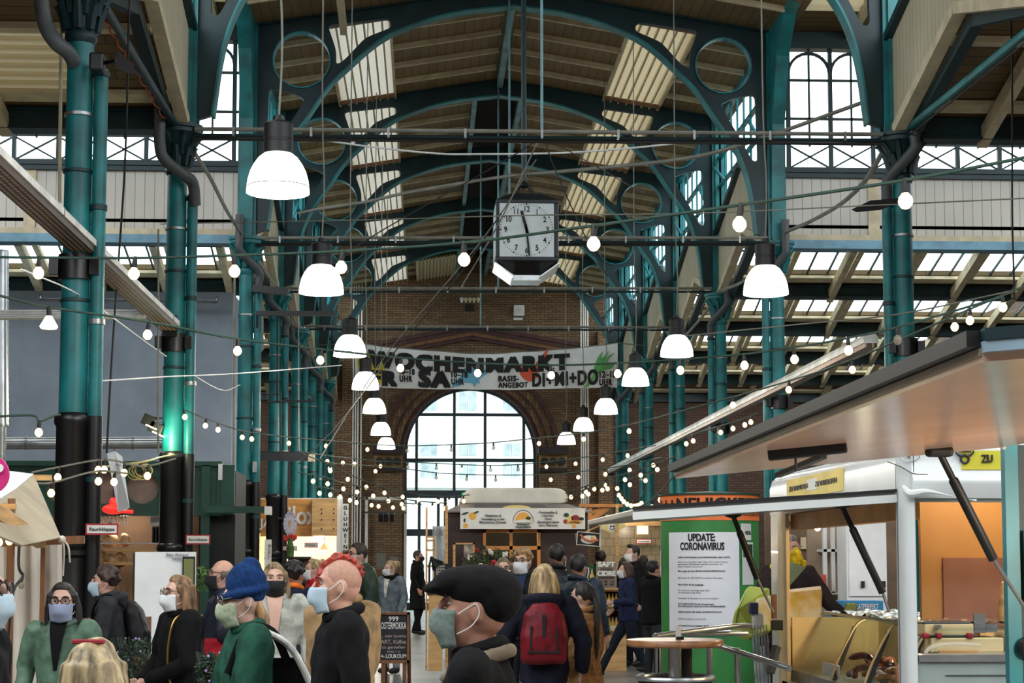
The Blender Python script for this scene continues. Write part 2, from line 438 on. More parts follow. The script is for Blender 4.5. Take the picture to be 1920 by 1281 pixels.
def meshobj(name, me, m, parent, smooth=False):
    me.materials.clear(); me.materials.append(m); o = bpy.data.objects.new(name, me); COL.objects.link(o); o.parent = parent; return o
fl_me, rg_me, tc_me = fl.mesh('flange'), [q.mesh('ring') for q in rgs], tc_.mesh('chord')
for k in (4, 5, 6, 7, 8, 9):
    t = T('arched_roof_truss', LBT[k], 'roof truss', (NC, ROW[k], 0), group='teal arched trusses')
    meshobj('web_plate', truss_me, TEALD, t); meshobj('arch_flange', fl_me, TEAL, t); [meshobj('ring_rim', q, TEALB, t) for q in rg_me]; meshobj('top_chord', tc_me, TEALD, t)
# longitudinal arches across the transept (plane x = const)
for X, l_ in ((XL, 'left'), (XR, 'right')):
    e = [(ROW[5]-.18, 7.3), (ROW[5]-.25, 8.4), (ROW[5]-.35, 9.3), (ROW[5]-.8, 10.4), (ROW[5]-1.4, 10.95), (26.7, 11.4)]
    f_ = [(53.5-y, z) for y, z in e[::-1]][1:]
    mb = MB(); mb.curve([[(ROW[5]+.1, 7.25)]+e+f_+[(ROW[4]-.1, 7.25), (ROW[4]-.1, 11.9), (ROW[5]+.1, 11.9)]], .22, lambda u, v, w_: (X+w_, u, v))
    tag(mb.build('transept_arch', TEAL), 'teal iron arch spanning the transept opening on the %s side' % l_, 'arch')
# --- clerestory walls above the columns
board = brickmat('cream_boarding', (214, 202, 172), (208, 195, 164), (150, 138, 110), bw=40, bh=.16, axes='ZY', rough=.6, msize=.006)
boardw = brickmat('pale_boarding', (228, 224, 214), (222, 218, 208), (150, 142, 126), bw=40, bh=.17, axes='ZX', rough=.6, msize=.006)
nwin = 1
SL = .283
for X, l_, s_ in ((XL, 'left', -1), (XR, 'right', 1)):
    for a, b in ((11.0, ROW[3]), (ROW[3], ROW[4]), (ROW[5], ROW[6]), (ROW[6], ROW[7]), (ROW[7], ROW[8]), (ROW[8], ROW[9]), (ROW[9], YE)):
        m = (a+b)/2; h = (b-a)/2
        zi, zo = 7.28+h*SL, 8.45+h*SL
        mb = MB(); mb.prism([(a, 7.28), (m, zi), (b, 7.28), (b, 8.45), (m, zo), (a, 8.45)], lambda u, v, w_: (X+w_, u, v), -.05, .05)
        pl = struct(mb.build('wall_'+l_, board), 'cream boarded gable panel above the %s colonnade' % l_)
        mb = MB()
        for (p, q) in (((a, 8.5), (m, zo+.05)), ((m, zo+.05), (b, 8.5))): mb.bar((X, p[0], p[1]), (X, q[0], q[1]), .3, .1)
        mb.build('flashing', TEALD, pl)
        mb = MB()
        for (p, q) in (((a, 7.22), (m, zi-.06)), ((m, zi-.06), (b, 7.22))): mb.bar((X-.0*s_, p[0], p[1]), (X, q[0], q[1]), .16, .14)
        mb.build('edge_moulding', CREAM, pl)
        mb = MB()
        for (p, q) in (((a, 7.2), (m, zi-.2)), ((m, zi-.2), (b, 7.2))): mb.bar((X+.2*s_, p[0], p[1]), (X+.2*s_, q[0], q[1]), .14, .16)
        mb.build('edge_beam', TEALD, pl)
        for y_ in (a+.35,):
            mb = MB(); mb.tube([(X-.12*s_, y_, 8.3), (X-.12*s_, y_, 7.4)], .04); mb.build('conduit', CREAM, pl)
        if a < 20: 
            zt = 11.05
            continue
        wd = struct(bpy.data.objects.new('window_%d' % nwin, None)); COL.objects.link(wd); wd.location = (X, m, 8.5); nwin += 1
        wd['label'] = 'teal clerestory window band above the %s colonnade' % l_
        nm_ = 8
        for i in range(nm_+1):
            y = a+.15+(b-a-.3)*i/nm_; zb = 8.5+SL*(h-abs(y-m))
            mb = MB(); mb.box(X-.02, X+.02, y-.03, y+.03, zb, 11.0); mb.build('mullion', TEALB, wd)
        mb = MB()
        mb.box(X-.06, X+.06, a, b, 10.9, 11.1); mb.box(X-.04, X+.04, a, b, 10.1, 10.16); mb.box(X-.04, X+.04, a, b, 9.5, 9.55)
        mb.build('rail', TEALB, wd)
        for i in range(3):
            y = a+.6+i*2.0; mb = MB(); mb.bar((X-.12*s_, y, 9.2+.1*i), (X-.16*s_, y+1.1, 9.9), .05, .05); mb.build('opening_rod', TEALB, wd)
        mb = MB(); mb.quad((X+.02*s_, a, 8.4), (X+.02*s_, b, 8.4), (X+.02*s_, b, 11), (X+.02*s_, a, 11)); mb.build('pane', GLASS, wd)
# posts above the capitals
for X, l_, s_ in ((XL, 'left', -1), (XR, 'right', 1)):
    for k in (3, 4, 5, 6, 7, 8, 9):
        mb = MB(); mb.box(X-.1, X+.1, ROW[k]-.18, ROW[k]+.18, 7.25, 11.1); mb.box(X-.16, X+.16, ROW[k]-.13, ROW[k]-.09, 7.25, 11.1); mb.box(X-.16, X+.16, ROW[k]+.09, ROW[k]+.13, 7.25, 11.1)
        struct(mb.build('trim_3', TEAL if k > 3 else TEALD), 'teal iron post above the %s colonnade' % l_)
# --- aisle roofs: transverse gables with a glazed strip in the slope facing the camera
ZB = 7.45
def aisle(x0, x1, a, b, l_, near=False, cx=None, rx=None):
    m = (a+b)/2; h = (b-a)/2; zr = ZB+h*SL
    def P(s, dz=0): return (b-s, ZB+s*SL+dz)      # point s metres up the slope from the beam at b
    g0, g1 = (.55, 1.9)
    mb = MB()
    if near:
        segs = [(0, g0, x0, x1), (g1, h, x0, x1)]
        if cx is None: segs.append((g0, g1, x0, x1))
        elif cx[1] < x1: segs.append((g0, g1, cx[1], x1))
        mb.prism([(a, 7.5), (m, zr), (m, zr+.1), (a, 7.6)], lambda u, v, w_: (w_, u, v), x0, x1)
    elif b == YE: segs = [(0, h, x0, x1)]
    else:
        xa, xb = (x1-1.5, x1) if l_ == 'left' else (x0, x0+1.5)
        segs = [(0, g0, x0, x1), (g1, g1+.25, x0, x1), (g1+.25, h, xa, xb)]
        mb.prism([(a, 7.52), (b-g1-.25, 8.08), (b-g1-.25, 8.14), (a, 7.58)], lambda u, v, w_: (w_, u, v), x0, x1)
    for s0, s1, xa, xb in segs:
        mb.prism([P(s0), P(s1), P(s1, .1), P(s0, .1)], lambda u, v, w_: (w_, u, v), xa, xb)
    ce = struct(mb.build('ceiling_'+l_, planksx), 'brown plank roof over the %s aisle' % l_)
    mb = MB(); mb.prism([P(.34, -.02), P(g0, -.02), P(g0, -.08), P(.34, -.08)], lambda u, v, w_: (w_, u, v), x0, x1); mb.build('sill_board', CREAM, ce)
    mb = MB(); mb.prism([P(g1, -.02), P(g1+.1, -.02), P(g1+.1, -.1), P(g1, -.1)], lambda u, v, w_: (w_, u, v), x0, x1); mb.build('head_board', CREAM, ce)
    if near and cx:
        mb = MB(); n = 7; pr = []
        for i in range(n):
            s = g0+(g1-g0)*i/n; d = (g1-g0)/n; pr += [(s, 0), (s+d*.7, 0), (s+d*.72, -.06), (s+d*.98, -.06)]
        mb.sheet([[(x, *P(s, z-.02)) for s, z in pr] for x in cx]); mb.build('corrugated_sheet', skylc, ce)
    elif b != YE and not near:
        mb = MB(); mb.quad((x0, *P(g0, .05)), (x1, *P(g0, .05)), (x1, *P(g1, .05)), (x0, *P(g1, .05))); mb.build('pane', GLASS, ce)
        x = x0+.3; i = 0; bars = MB(); stud = MB()
        while x < x1:
            if i % 3 == 2: stud.bar((x, *P(g0, -.03)), (x, *P(g1, -.03)), .12, .1)
            else: bars.bar((x, *P(g0, .02)), (x, *P(g1, .02)), .03, .05)
            x += .43; i += 1
        bars.bar((x0, *P(g1-.35, .02)), (x1, *P(g1-.35, .02)), .03, .04)
        bars.build('glazing_bars', TEALD, ce); stud.build('glazing_studs', CREAM, ce)
    for x in rx or [x0+.9+1.3*i for i in range(int((x1-x0-.9)/1.3)+1)]:
        mb = MB(); mb.bar((x, *P(-.1, -.22)), (x, *P(h*.97 if near else g1+.2, -.17)), .13, .2); mb.build('rafter', CREAM, ce)
    for s in ((g1+h)/2,) if near else ():
        pass
    mb = MB(); mb.box(x0, x1, b-.1, b+.1, 7.2, 7.45); mb.box(x0, x1, b-.16, b+.16, 7.17, 7.21); mb.box(x0, x1, b-.16, b+.16, 7.41, 7.45)
    tag(mb.build('aisle_beam', TEALD), 'dark teal iron beam across the %s aisle, ' % l_+{ROW[3]: 'closest to the camera, before the transept', ROW[4]: 'at the front edge of the transept', 36.5: 'first beyond the transept', 42.5: 'second beyond the transept', 48.5: 'third beyond the transept', 54.5: 'fourth beyond the transept', YE: 'last before the brick end wall'}[b], 'beam')
for x0, x1, l_ in ((-11.5, XL-.15, 'left'), (XR+.15, 16.5, 'right')):
    aisle(x0, x1, 11.0, ROW[3], l_, near=True)
    aisle(x0, x1, ROW[3], ROW[4], l_, near=True, cx=(-11.5, -4.35) if l_ == 'left' else None, rx=[-5.45, -8] if l_ == 'left' else [7.35, 10])
    for a, b in ((5, 6), (6, 7), (7, 8), (8, 9)): aisle(x0, x1, ROW[a], ROW[b], l_)
    aisle(x0, x1, ROW[9], YE, l_)
# --- transept wall above row 5 on both sides
def transept(x0, x1, l_, s_):
    Y = ROW[5]
    mb = MB(); mb.box(x0, x1, Y, Y+.1, 7.3, 8.42); wl = struct(mb.build('wall_'+l_+'_transept', boardw), 'pale vertical boarding of the transept wall, %s side' % l_)
    mb = MB(); mb.box(x0, x1, Y-.06, Y+.12, 7.3, 7.4); mb.build('lower_moulding', CREAM, wl)
    for i in range(int((x1-x0)/3)):
        x = x0+1.6+3*i; mb = MB(); mb.box(x-.1, x+.1, Y-.04, Y, 7.36, 8.42); mb.build('batten', CREAM, wl)
    mb = MB(); mb.box(x0, x1, Y-.1, Y+.12, 8.42, 8.6); mb.box(x0, x1, Y-.14, Y+.1, 8.5, 8.54); mb.build('upper_rail', TEALD, wl)
    mb = MB(); mb.box(x0, x1, Y-.12, Y+.2, 7.14, 7.29); tag(mb.build('transept_beam', SKYB), 'pale blue beam under the boarded transept wall, %s side' % l_, 'beam')
    mb = MB(); mb.box(x0, x1, Y-.1, Y+.15, 10.75, 11.05); struct(mb.build('trim_4', TEALD), 'dark teal beam over the tall transept windows, %s side' % l_)
    global nwin
    wd = struct(bpy.data.objects.new('window_%d' % nwin, None)); COL.objects.link(wd); wd.location = (x0, Y, 8.6); nwin += 1
    wd['label'] = 'tall white transept window with teal glazing bars and cross braces, %s side' % l_
    mb = MB(); mb.quad((x0, Y+.04, 8.6), (x1, Y+.04, 8.6), (x1, Y+.04, 10.75), (x0, Y+.04, 10.75)); mb.build('pane', GLASS, wd)
    n = int((x1-x0)/.76); th = MB(); tn = MB(); br = MB(); ar = MB()
    xs = [x0+.1+.76*i for i in range(n+1)] if s_ > 0 else [x1-.1-.76*i for i in range(n+1)]
    for x in xs:
        th.box(x-.035, x+.035, Y-.02, Y+.06, 8.6, 10.75)
        xm = x+.38*s_; tn.box(xm-.016, xm+.016, Y, Y+.05, 9.0, 10.75)
        for a, b in ((x, x+.76*s_), (x+.76*s_, x)): br.bar((a, Y+.02, 8.6), (b, Y+.02, 9.02), .03, .03)
        pr = None
        for i in range(11):
            t = PI*i/10; p = (xm+.37*math.cos(t), Y+.02, 10.32+.37*math.sin(t))
            if pr: ar.bar(pr, p, .05, .05)
            pr = p
    for z in (9.05, 9.5, 10.2): tn.box(x0, x1, Y, Y+.05, z-.02, z+.02)
    th.build('mullions', TEALD, wd); tn.build('glazing_bars', TEALD, wd); br.build('cross_braces', TEALD, wd); ar.build('arch_heads', TEALD, wd)
    # transept roof
    mb = MB(); m = 26.75
    g0, g1 = 29.4, 30.1
    def z(y): return 11.05+.12*(3.75-abs(y-m))+.0
    def sl(a, b): mb.prism([(a, z(a)), (b, z(b)), (b, z(b)+.12), (a, z(a)+.12)], lambda u, v, w_: (w_, u, v), x0, x1)
    sl(ROW[4]-.3, m); sl(m, 28.1); sl(29.5, ROW[5]+.2)
    ce = struct(mb.build('ceiling_'+l_+'_transept', planksx), 'plank roof of the transept, %s side' % l_)
    mb = MB(); rows = []
    for x in (x0, x1):
        r_ = []
        for i in range(25):
            y = 28.1+1.4*i/24; r_.append((x, y, z(y)-(.05 if (i//2) % 2 else 0)))
        rows.append(r_)
    mb.sheet(rows); mb.build('corrugated_sheet', skylc, ce)
    for i in range(5):
        x = x0+1.2+2.2*i; mb = MB(); mb.bar((x, m, z(m)-.08), (x, ROW[5], z(ROW[5])-.08), .12, .16); mb.build('rafter', CREAM, ce)
transept(-11.5, XL-.15, 'left', -1)
transept(XR+.15, 16.5, 'right', 1)
# --- outer side walls of the aisles
brick = brickmat('brown_brick', (150, 118, 84), (122, 94, 68), (52, 43, 36), axes='XZ')
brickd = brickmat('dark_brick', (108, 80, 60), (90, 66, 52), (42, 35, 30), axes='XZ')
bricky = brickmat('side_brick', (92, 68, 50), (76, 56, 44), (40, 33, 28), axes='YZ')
mb = MB(); mb.box(-11.8, -11.5, -6, YE, 0, 9); struct(mb.build('wall_left', bricky), 'dark brick outer wall of the left aisle')
mb = MB(); mb.box(16.5, 16.8, -6, YE, 0, 9); struct(mb.build('wall_right', bricky), 'dark brick outer wall of the right aisle')
mb = MB(); mb.box(-11.8, 16.8, -6.3, -6, 0, 9); struct(mb.build('wall_front', brickd), 'unseen dark brick wall added behind the camera to block light')  # out-of-view wall added to stop light coming in from behind
# --- end wall with the great arched window
ac = at(882, 850, YE); AR = 124/pxm(YE); ACX, ACZ = ac.x, ac.z
def arcpts(r, a0, a1, n): return [(ACX+r*math.cos(a0+(a1-a0)*i/n), ACZ+r*math.sin(a0+(a1-a0)*i/n)) for i in range(n+1)]
mb = MB()
mb.curve([[(XL-.2, 0)]+[(ACX-AR, 0)]+arcpts(AR, PI, 0, 40)+[(ACX+AR, 0), (XR+.2, 0), (XR+.2, roofz(HW+.2)+.05), (NC+.7, 12.0), (NC+.7, 12.6), (NC-.7, 12.6), (NC-.7, 12.0), (XL-.2, roofz(HW+.2)+.05)]], .5, lambda u, v, w_: (u, YE+.25+w_, v))
we = struct(mb.build('wall_back', brick), 'brown brick gable wall at the far end with an arched window')
mb = MB(); mb.box(-11.8, XL-.2, YE, YE+.4, 0, 7.9); mb.box(XR+.2, 16.8, YE, YE+.4, 0, 7.9); mb.build('side_wall', brickd, we)
arch_b = brickmat('arch_brick', (146, 112, 76), (98, 70, 48), (46, 36, 28), bw=.12, bh=.3, axes='XZ')
RED = mat('dark_red_moulding', (74, 42, 38), .7, 0, .2, 4)
def ring(r0, r1, d, m, nm_):
    mb = MB(); mb.curve([[(ACX-r1, 2.9)]+arcpts(r1, PI, 0, 40)+[(ACX+r1, 2.9), (ACX+r0, 2.9)]+arcpts(r0, 0, PI, 40)+[(ACX-r0, 2.9)]], d, lambda u, v, w_: (u, YE-d/2+w_, v)); mb.build(nm_, m, we)
def ringa(r0, r1, d, m, nm_):
    mb = MB(); mb.curve([arcpts(r1, PI, 0, 40)+arcpts(r0, 0, PI, 40)], d, lambda u, v, w_: (u, YE-d/2+w_, v)); mb.build(nm_, m, we)
ringa(AR+.02, AR+.16, .12, RED, 'arch_moulding'); ringa(AR+.16, AR+.36, .2, arch_b, 'arch_band'); ringa(AR+.36, AR+.42, .26, RED, 'arch_moulding'); ringa(AR+.42, AR+.66, .28, arch_b, 'arch_band'); ringa(AR+.66, AR+.80, .36, RED, 'arch_moulding')
for i in range(4):
    pa, pb, pc = at(690, 657+7*i-8, YE), at(884, 618+7*i-5, YE), at(1092, 657+7*i-8, YE)
    mb = MB(); d = .3-.05*i
    for p, q in ((pa, pb), (pb, pc)): mb.bar((p.x, YE-d/2, p.z), (q.x, YE-d/2, q.z), d, .13)
    mb.build('gable_moulding', RED if i != 2 else WOODD, we)
for px0, px1, sd in ((1008, 1064, 1), (700, 757, -1)):
    p0, p1 = at(px0, 835, YE), at(px1, 850, YE)
    mb = MB(); mb.box(p0.x, p1.x, YE-.45, YE, at(0, 850, YE).z, at(0, 836, YE).z); mb.box(p0.x+.03, p1.x-.03, YE-.38, YE, at(0, 881, YE).z-.03, at(0, 877, YE).z+.03); mb.build('impost', mat('dark_impost', (48, 38, 36), .7), we)
    mb = MB(); mb.box(p0.x+.05, p1.x-.05, YE-.3, YE, at(0, 878, YE).z, at(0, 850, YE).z); mb.build('plaque', mat('ochre_stone', (150, 116, 70), .8), we)
    for i in range(3):
        x = p0.x+.22+(p1.x-p0.x-.44)*i/2; mb = MB(); mb.lathe([(.02, 0), (.14, 0), (.14, .06), (.02, .06)], (x, YE-.36, at(0, 864, YE).z), 16, axis='Y'); mb.build('rosette', BLACKI, we)
    mb = MB(); mb.box(p0.x+.06, p1.x-.06, YE-.28, YE, 0, at(0, 881, YE).z); mb.build('pilaster', brick, we)
# side pilasters of the gable
for px0, px1 in ((1120, 1147), (643, 662)):
    p0, p1 = at(px0, 700, YE), at(px1, 700, YE); mb = MB(); mb.box(p0.x, p1.x, YE-.3, YE, 0, 9.6); mb.build('pilaster', brick, we)
# window frame
FR = mat('dark_window_frame', (44, 58, 68), .5)
wd = struct(bpy.data.objects.new('window_0', None)); COL.objects.link(wd); wd.location = (ACX, YE+.3, 0); wd['label'] = 'great arched window at the far end of the hall'
mb = MB(); mb.curve([[(ACX-AR, 0)]+arcpts(AR, PI, 0, 40)+[(ACX+AR, 0), (ACX+AR-.09, 0)]+arcpts(AR-.09, 0, PI, 40)+[(ACX-AR+.09, 0)]], .2, lambda u, v, w_: (u, YE+.3+w_, v)); mb.build('frame', FR, wd)
ztr = at(0, 925, YE).z
for px_ in (781, 852, 910, 983):
    x = at(px_, 850, YE).x; zt = ACZ+math.sqrt(max(.01, AR**2-(x-ACX)**2))-.02
    mb = MB(); mb.box(x-.05, x+.05, YE+.24, YE+.36, ztr, zt); mb.build('mullion', FR, wd)
for py_, t_ in ((773, .05), (860, .06)):
    z = at(0, py_, YE).z; hw = math.sqrt(max(.1, AR**2-max(0, z-ACZ)**2)) if z > ACZ else AR
    mb = MB(); mb.box(ACX-hw, ACX+hw, YE+.25, YE+.35, z-t_, z+t_); mb.build('glazing_bar', FR, wd)
mb = MB(); mb.box(ACX-AR, ACX+AR, YE+.1, YE+.45, ztr-.13, ztr+.13); mb.build('transom', FR, wd)
mb = MB(); mb.curve([[(ACX-AR, 0)]+arcpts(AR, PI, 0, 30)+[(ACX+AR, 0)]], .01, lambda u, v, w_: (u, YE+.3+w_, v)); mb.build('pane', GLASS, wd)
dr = struct(bpy.data.objects.new('door_1', None)); COL.objects.link(dr); dr.location = (ACX-1.4, YE+.3, 0); dr['label'] = 'glazed double door below the arched window'
zd = at(0, 998, YE).z
for px_ in (786, 822, 835, 856, 905, 955):
    x = at(px_, 950, YE).x; mb = MB(); mb.box(x-.05, x+.05, YE+.22, YE+.36, 0, ztr); mb.build('post', FR, dr)
mb = MB(); mb.box(ACX-AR, ACX+AR, YE+.2, YE+.38, zd-.12, zd+.12); mb.build('head', FR, dr)
mb = MB(); mb.box(ACX-AR, ACX+AR, YE+.24, YE+.34, .0, .25); mb.build('kick_rail', FR, dr)
# conduits and fittings on the end wall
def cgroup(pxs, y0, y1, l_):
    for i, px_ in enumerate(pxs):
        a, b = at(px_, y0, YE-.35), at(px_, y1, YE-.35)
        mb = MB(); mb.tube([(a.x, a.y, a.z), (a.x, b.y, b.z)], .025, 8)
        tag(mb.build('conduit_pipe', CREAMW, smooth=True), 'thin white vertical conduit on the brick gable, %s of four on the %s' % (('outermost', 'second from outside', 'third from outside', 'innermost')[i if l_ == 'left' else 3-i], l_), 'pipe', 'white conduits on the end wall')
cgroup((664, 668.5, 673, 679), 530, 1120, 'left'); cgroup((1089, 1093, 1097, 1101.5), 540, 1000, 'right')
t = T('loudspeaker_box', 'small white square box high on the brick gable', 'speaker', at(973, 590, YE-.1))
p0, p1 = at(963, 593, YE), at(983, 573, YE)
part('housing', WHITEP, t, lambda m: m.box(p0.x, p1.x, YE-.14, YE, p0.z, p1.z), bevel=.02)
part('grille', CREAMW, t, lambda m: m.box(p0.x+.08, p1.x-.08, YE-.16, YE-.13, p0.z+.08, p1.z-.08))
p0, p1 = at(963, 600, YE), at(980, 596, YE)
tag(part('wall_label', WHITEP, None, lambda m: m.box(p0.x, p1.x, YE-.02, YE, p0.z, p1.z)), 'tiny white label strip under the white box on the gable', 'label')
t = T('spotlight_bar', 'dark bar of small lamps high on the brick gable', 'lamp bar', at(880, 563, YE-.2))
p0, p1 = at(862, 563, YE-.2), at(900, 563, YE-.2)
part('bar', BLACKI, t, lambda m: m.bar(p0, p1, .1, .06))
for i in range(5):
    p = p0.lerp(p1, (i+.5)/5); part('lamp_head', WHITEP if i == 0 else CREAM, t, lambda m: m.lathe([(.03, 0), (.07, .1), (.07, .16), (.03, .18)], (p.x, p.y-.1, p.z-.1), 10))
p = at(880, 572, YE-.1); part('bracket', BLACKI, t, lambda m: m.box(p.x-.15, p.x+.15, YE-.2, YE, p.z-.2, p.z))
# building across the street
t = T('street_building', 'white plastered building across the street seen through the arched window', 'building', (2, 80, 0))
plaster = mat('white_plaster', (236, 236, 232), .9, 0, .04)
part('facade', plaster, t, lambda m: m.box(-9, 12, 80, 81, 0, 10.4))
wing = mat('street_window_glass', (166, 174, 178), .15)
for px_ in (795, 812, 868, 886, 950, 968):
    for py0, py1 in ((735, 768), (832, 853), (868, 895)):
        a, b = at(px_-7, py1, 80), at(px_+7, py0, 80)
        f = part('window_frame', WHITEP, t, lambda m: m.box(a.x-.03, b.x+.03, 79.9, 80, a.z-.03, b.z+.03))
        part('window_pane', wing, f, lambda m: m.box(a.x, b.x, 79.86, 79.9, a.z, b.z))
z = at(0, 905, 80).z; part('cornice', plaster, t, lambda m: m.box(-9, 12, 79.6, 80, z-.2, z+.2))
# ------------------------------------------------------------------ columns, pipes, rods
def col_label(k, l_):
    o = {3: 'nearest', 4: 'second', 5: 'third', 6: 'fourth', 7: 'fifth', 8: 'sixth', 9: 'seventh'}[k]
    return o
def leafcap(mb, X, Y, n=16):
    for ring_, (z0, r0, z1, r1) in enumerate(((6.72, .15, 6.98, .23), (6.86, .17, 7.13, .30))):
        for i in range(8):
            t = 2*PI*(i+.5*ring_)/8; c, s_ = math.cos(t), math.sin(t)
            pts = [(X+c*r_, Y+s_*r_, z) for r_, z in ((r0, z0), (r0+.02, (z0+z1)/2), (r1, z1), (r1+.03, z1-.03))]
            mb.tube(pts, [.04, .05, .035, .015], 5)
def column(X, Y, k, l_, black):
    t = T('iron_column', ('%s teal cast iron column of the left row, black below%s' if black else '%s teal cast iron column of the right row%s') % (col_label(k, l_), {3: ' and cut by the top edge' }.get(k, '')), 'column', (X, Y, 0), group='cast iron columns')
    r = .125
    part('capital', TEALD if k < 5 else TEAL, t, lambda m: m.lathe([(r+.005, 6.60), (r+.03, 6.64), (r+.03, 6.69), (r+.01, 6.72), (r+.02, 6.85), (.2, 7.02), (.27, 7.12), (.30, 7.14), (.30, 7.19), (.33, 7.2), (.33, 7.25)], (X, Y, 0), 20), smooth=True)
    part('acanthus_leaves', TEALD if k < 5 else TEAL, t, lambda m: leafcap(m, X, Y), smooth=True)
    zb = 3.0 if black else .45
    part('shaft', TEAL, t, lambda m: m.lathe([(r+.012, zb), (r+.008, 4.2), (r, 6.61)], (X, Y, 0), 24), smooth=True)
    for z in (5.9, 5.35, 4.1): part('collar', TEALD if z != 5.9 else ZINC, t, lambda m: m.lathe([(r+.006, z-.02), (r+.02, z-.015), (r+.02, z+.015), (r+.006, z+.02)], (X, Y, 0), 20), smooth=True)
    if black:
        part('lower_shaft', BLACKI, t, lambda m: m.lathe([(r+.03, 1.8), (r+.03, 2.9), (r+.05, 2.93), (r+.05, 2.99), (r+.02, 3.03)], (X, Y, 0), 24), smooth=True)
    part('pedestal', BLACKI if black else TEALD, t, lambda m: m.lathe([(.2, 0), (.2, .25), (.165, .3), (.16, 1.6), (.16, 1.66), (.19, 1.69), (.19, 1.73), (.165, 1.75), (.185, 1.78), (.185, 1.83), (.16, 1.86)] if black else [(.2, 0), (.2, .2), (.17, .25), (r+.03, .4), (r+.012, .5)], (X, Y, 0), 24), smooth=True)
    return t
def downpipe(X, Y, k, l_, s_, black):
    t = T('downpipe', '%s teal rainwater pipe beside the %s column of the %s row' % ('narrow', col_label(k, l_), l_), 'pipe', (X, Y, 0), group='rainwater pipes beside the columns')
    r = .068
    zt = 6.35
    part('pipe', TEAL, t, lambda m: m.lathe([(r, 3.0 if black else .02), (r, zt)], (X, Y, 0), 16), smooth=True)
    if black: part('lower_pipe', BLACKI, t, lambda m: m.lathe([(r+.008, .02), (r+.008, 3.0)], (X, Y, 0), 16), smooth=True)
    for z in (6.3, 5.0, 3.9, 2.4):
        part('bracket', ZINC if z == 3.9 else TEALD, t, lambda m: m.lathe([(r+.002, z-.03), (r+.014, z-.025), (r+.014, z+.025), (r+.002, z+.03)], (X, Y, 0), 14), smooth=True)
    el = {(3, 'left'): [(76, -20, 16.5), (84, 42, 16.5), (104, 78, 16.5), (128, 98, 16.6), (140, 118, 16.7)], (4, 'left'): [(300, 205, 22.1), (300, 275, 22.1), (312, 302, 22.15), (345, 328, 22.3), (362, 345, 22.45), (366, 385, 22.55)]}.get((k, l_))
    if el: part('elbow', GREYP, t, lambda m: m.tube(spline([at(*p) for p in el], 5), r+.006, 12), smooth=True)
    else: part('elbow', GREYP, t, lambda m: m.tube(spline([(X, Y, zt-.05), (X, Y, zt+.12), (X+.02, Y-.05, zt+.3), (X-s_*.28, Y-.3, zt+.62), (X-s_*.3, Y-.32, zt+.8), (X-s_*.3, Y-.32, 7.6)], 5), r+.004, 12), smooth=True)
for k in (3, 4, 5, 6, 7, 8, 9):
    cx_ = {3: at(141, 600, ROW[3]).x, 4: at(328, 600, ROW[4]).x}.get(k, XL)
    column(cx_, ROW[k], k, 'left', True); downpipe(cx_+.205, ROW[k]-.02, k, 'left', 1, True)
for k in (4, 5, 6, 7, 8, 9):
    cx_ = at(1695, 600, ROW[4]).x if k == 4 else XR
    column(cx_, ROW[k], k, 'right', False); downpipe(cx_-.205, ROW[k]-.02, k, 'right', -1, False)
# black clamps that carry the lamp channels
for X, k, l_ in ((at(141, 600, ROW[3]).x, 3, 'left'), (at(328, 600, ROW[4]).x, 4, 'left'), (at(1695, 600, ROW[4]).x, 4, 'right'), (XR, 5, 'right'), (XR, 6, 'right')):
    z = 4.42; Y = ROW[k]
    t = T('column_clamp', 'black steel clamp band on the %s %s column under the lamp channel' % (col_label(k, l_), l_), 'clamp', (X, Y, z), group='clamps on the columns')
    part('band', BLACKI, t, lambda m: m.lathe([(.14, z-.12), (.17, z-.12), (.17, z+.12), (.14, z+.12)], (X, Y, 0), 20), smooth=True)
    for d in (-1, 1): part('lug', BLACKI, t, lambda m: m.cbox((X+d*.19, Y-.1, z), (.09, .06, .16)))
# lamp channels along the column rows
CHAN = mat('channel_enamel', (226, 226, 220), .4, 0)
PERF = brickmat('perforated_metal_warm_glow', (222, 184, 150), (212, 172, 140), (90, 70, 56), bw=.09, bh=.05, axes='YX', rough=.35, msize=.012)  # tan colour carries the warm lamp glow reflected in the tray
def channel(X, y0, y1, z, l_, lab, w_=.26):
    t = T('lamp_channel', lab, 'light fitting', (X, y0, z))
    part('housing', CHAN, t, lambda m: m.prism([(-w_/2, -.03), (-w_/2, .03), (-.07, .09), (.07, .09), (w_/2, .03), (w_/2, -.03)], lambda u, v, q: (X+u, q, z+v), y0, y1))
    part('perforated_tray', PERF, t, lambda m: m.box(X-w_/2+.02, X+w_/2-.02, y0, y1, z-.09, z-.031))
    for y in (y0+1, (y0+y1)/2, y1-.6): part('seam', ZINC, t, lambda m: m.prism([(-w_/2-.006, -.035), (-w_/2-.006, .033), (-.072, .095), (.072, .095), (w_/2+.006, .033), (w_/2+.006, -.035)], lambda u, v, q: (X+u, q, z+v), y, y+.03))
    part('end_bracket', BLACKI, t, lambda m: m.box(X-.09, X+.09, y1-.05, y1+.04, z-.16, z+.11))
channel(at(318, 622, 22.4).x, 8.0, 22.4, at(318, 622, 22.4).z+.1, 'left', 'long grey lamp channel slanting across the left columns')
channel(XR-.28, 22.9, 56, 4.55, 'right', 'long grey lamp channel running into the distance along the right columns', .2)
t = T('lamp_channel', 'short white lamp channel lying level across the top of the grey wall panel', 'light fitting', at(130, 590, 21))
p0, p1 = at(-20, 591, 21), at(272, 589, 21)
part('housing', CHAN, t, lambda m: m.bar(p0, p1, .16, .1)); part('ribbed_side', ZINC, t, lambda m: [m.bar(p0-Vector((0, .085, k*.03-.03)), p1-Vector((0, .085, k*.03-.03)), .012, .012) for k in range(3)])
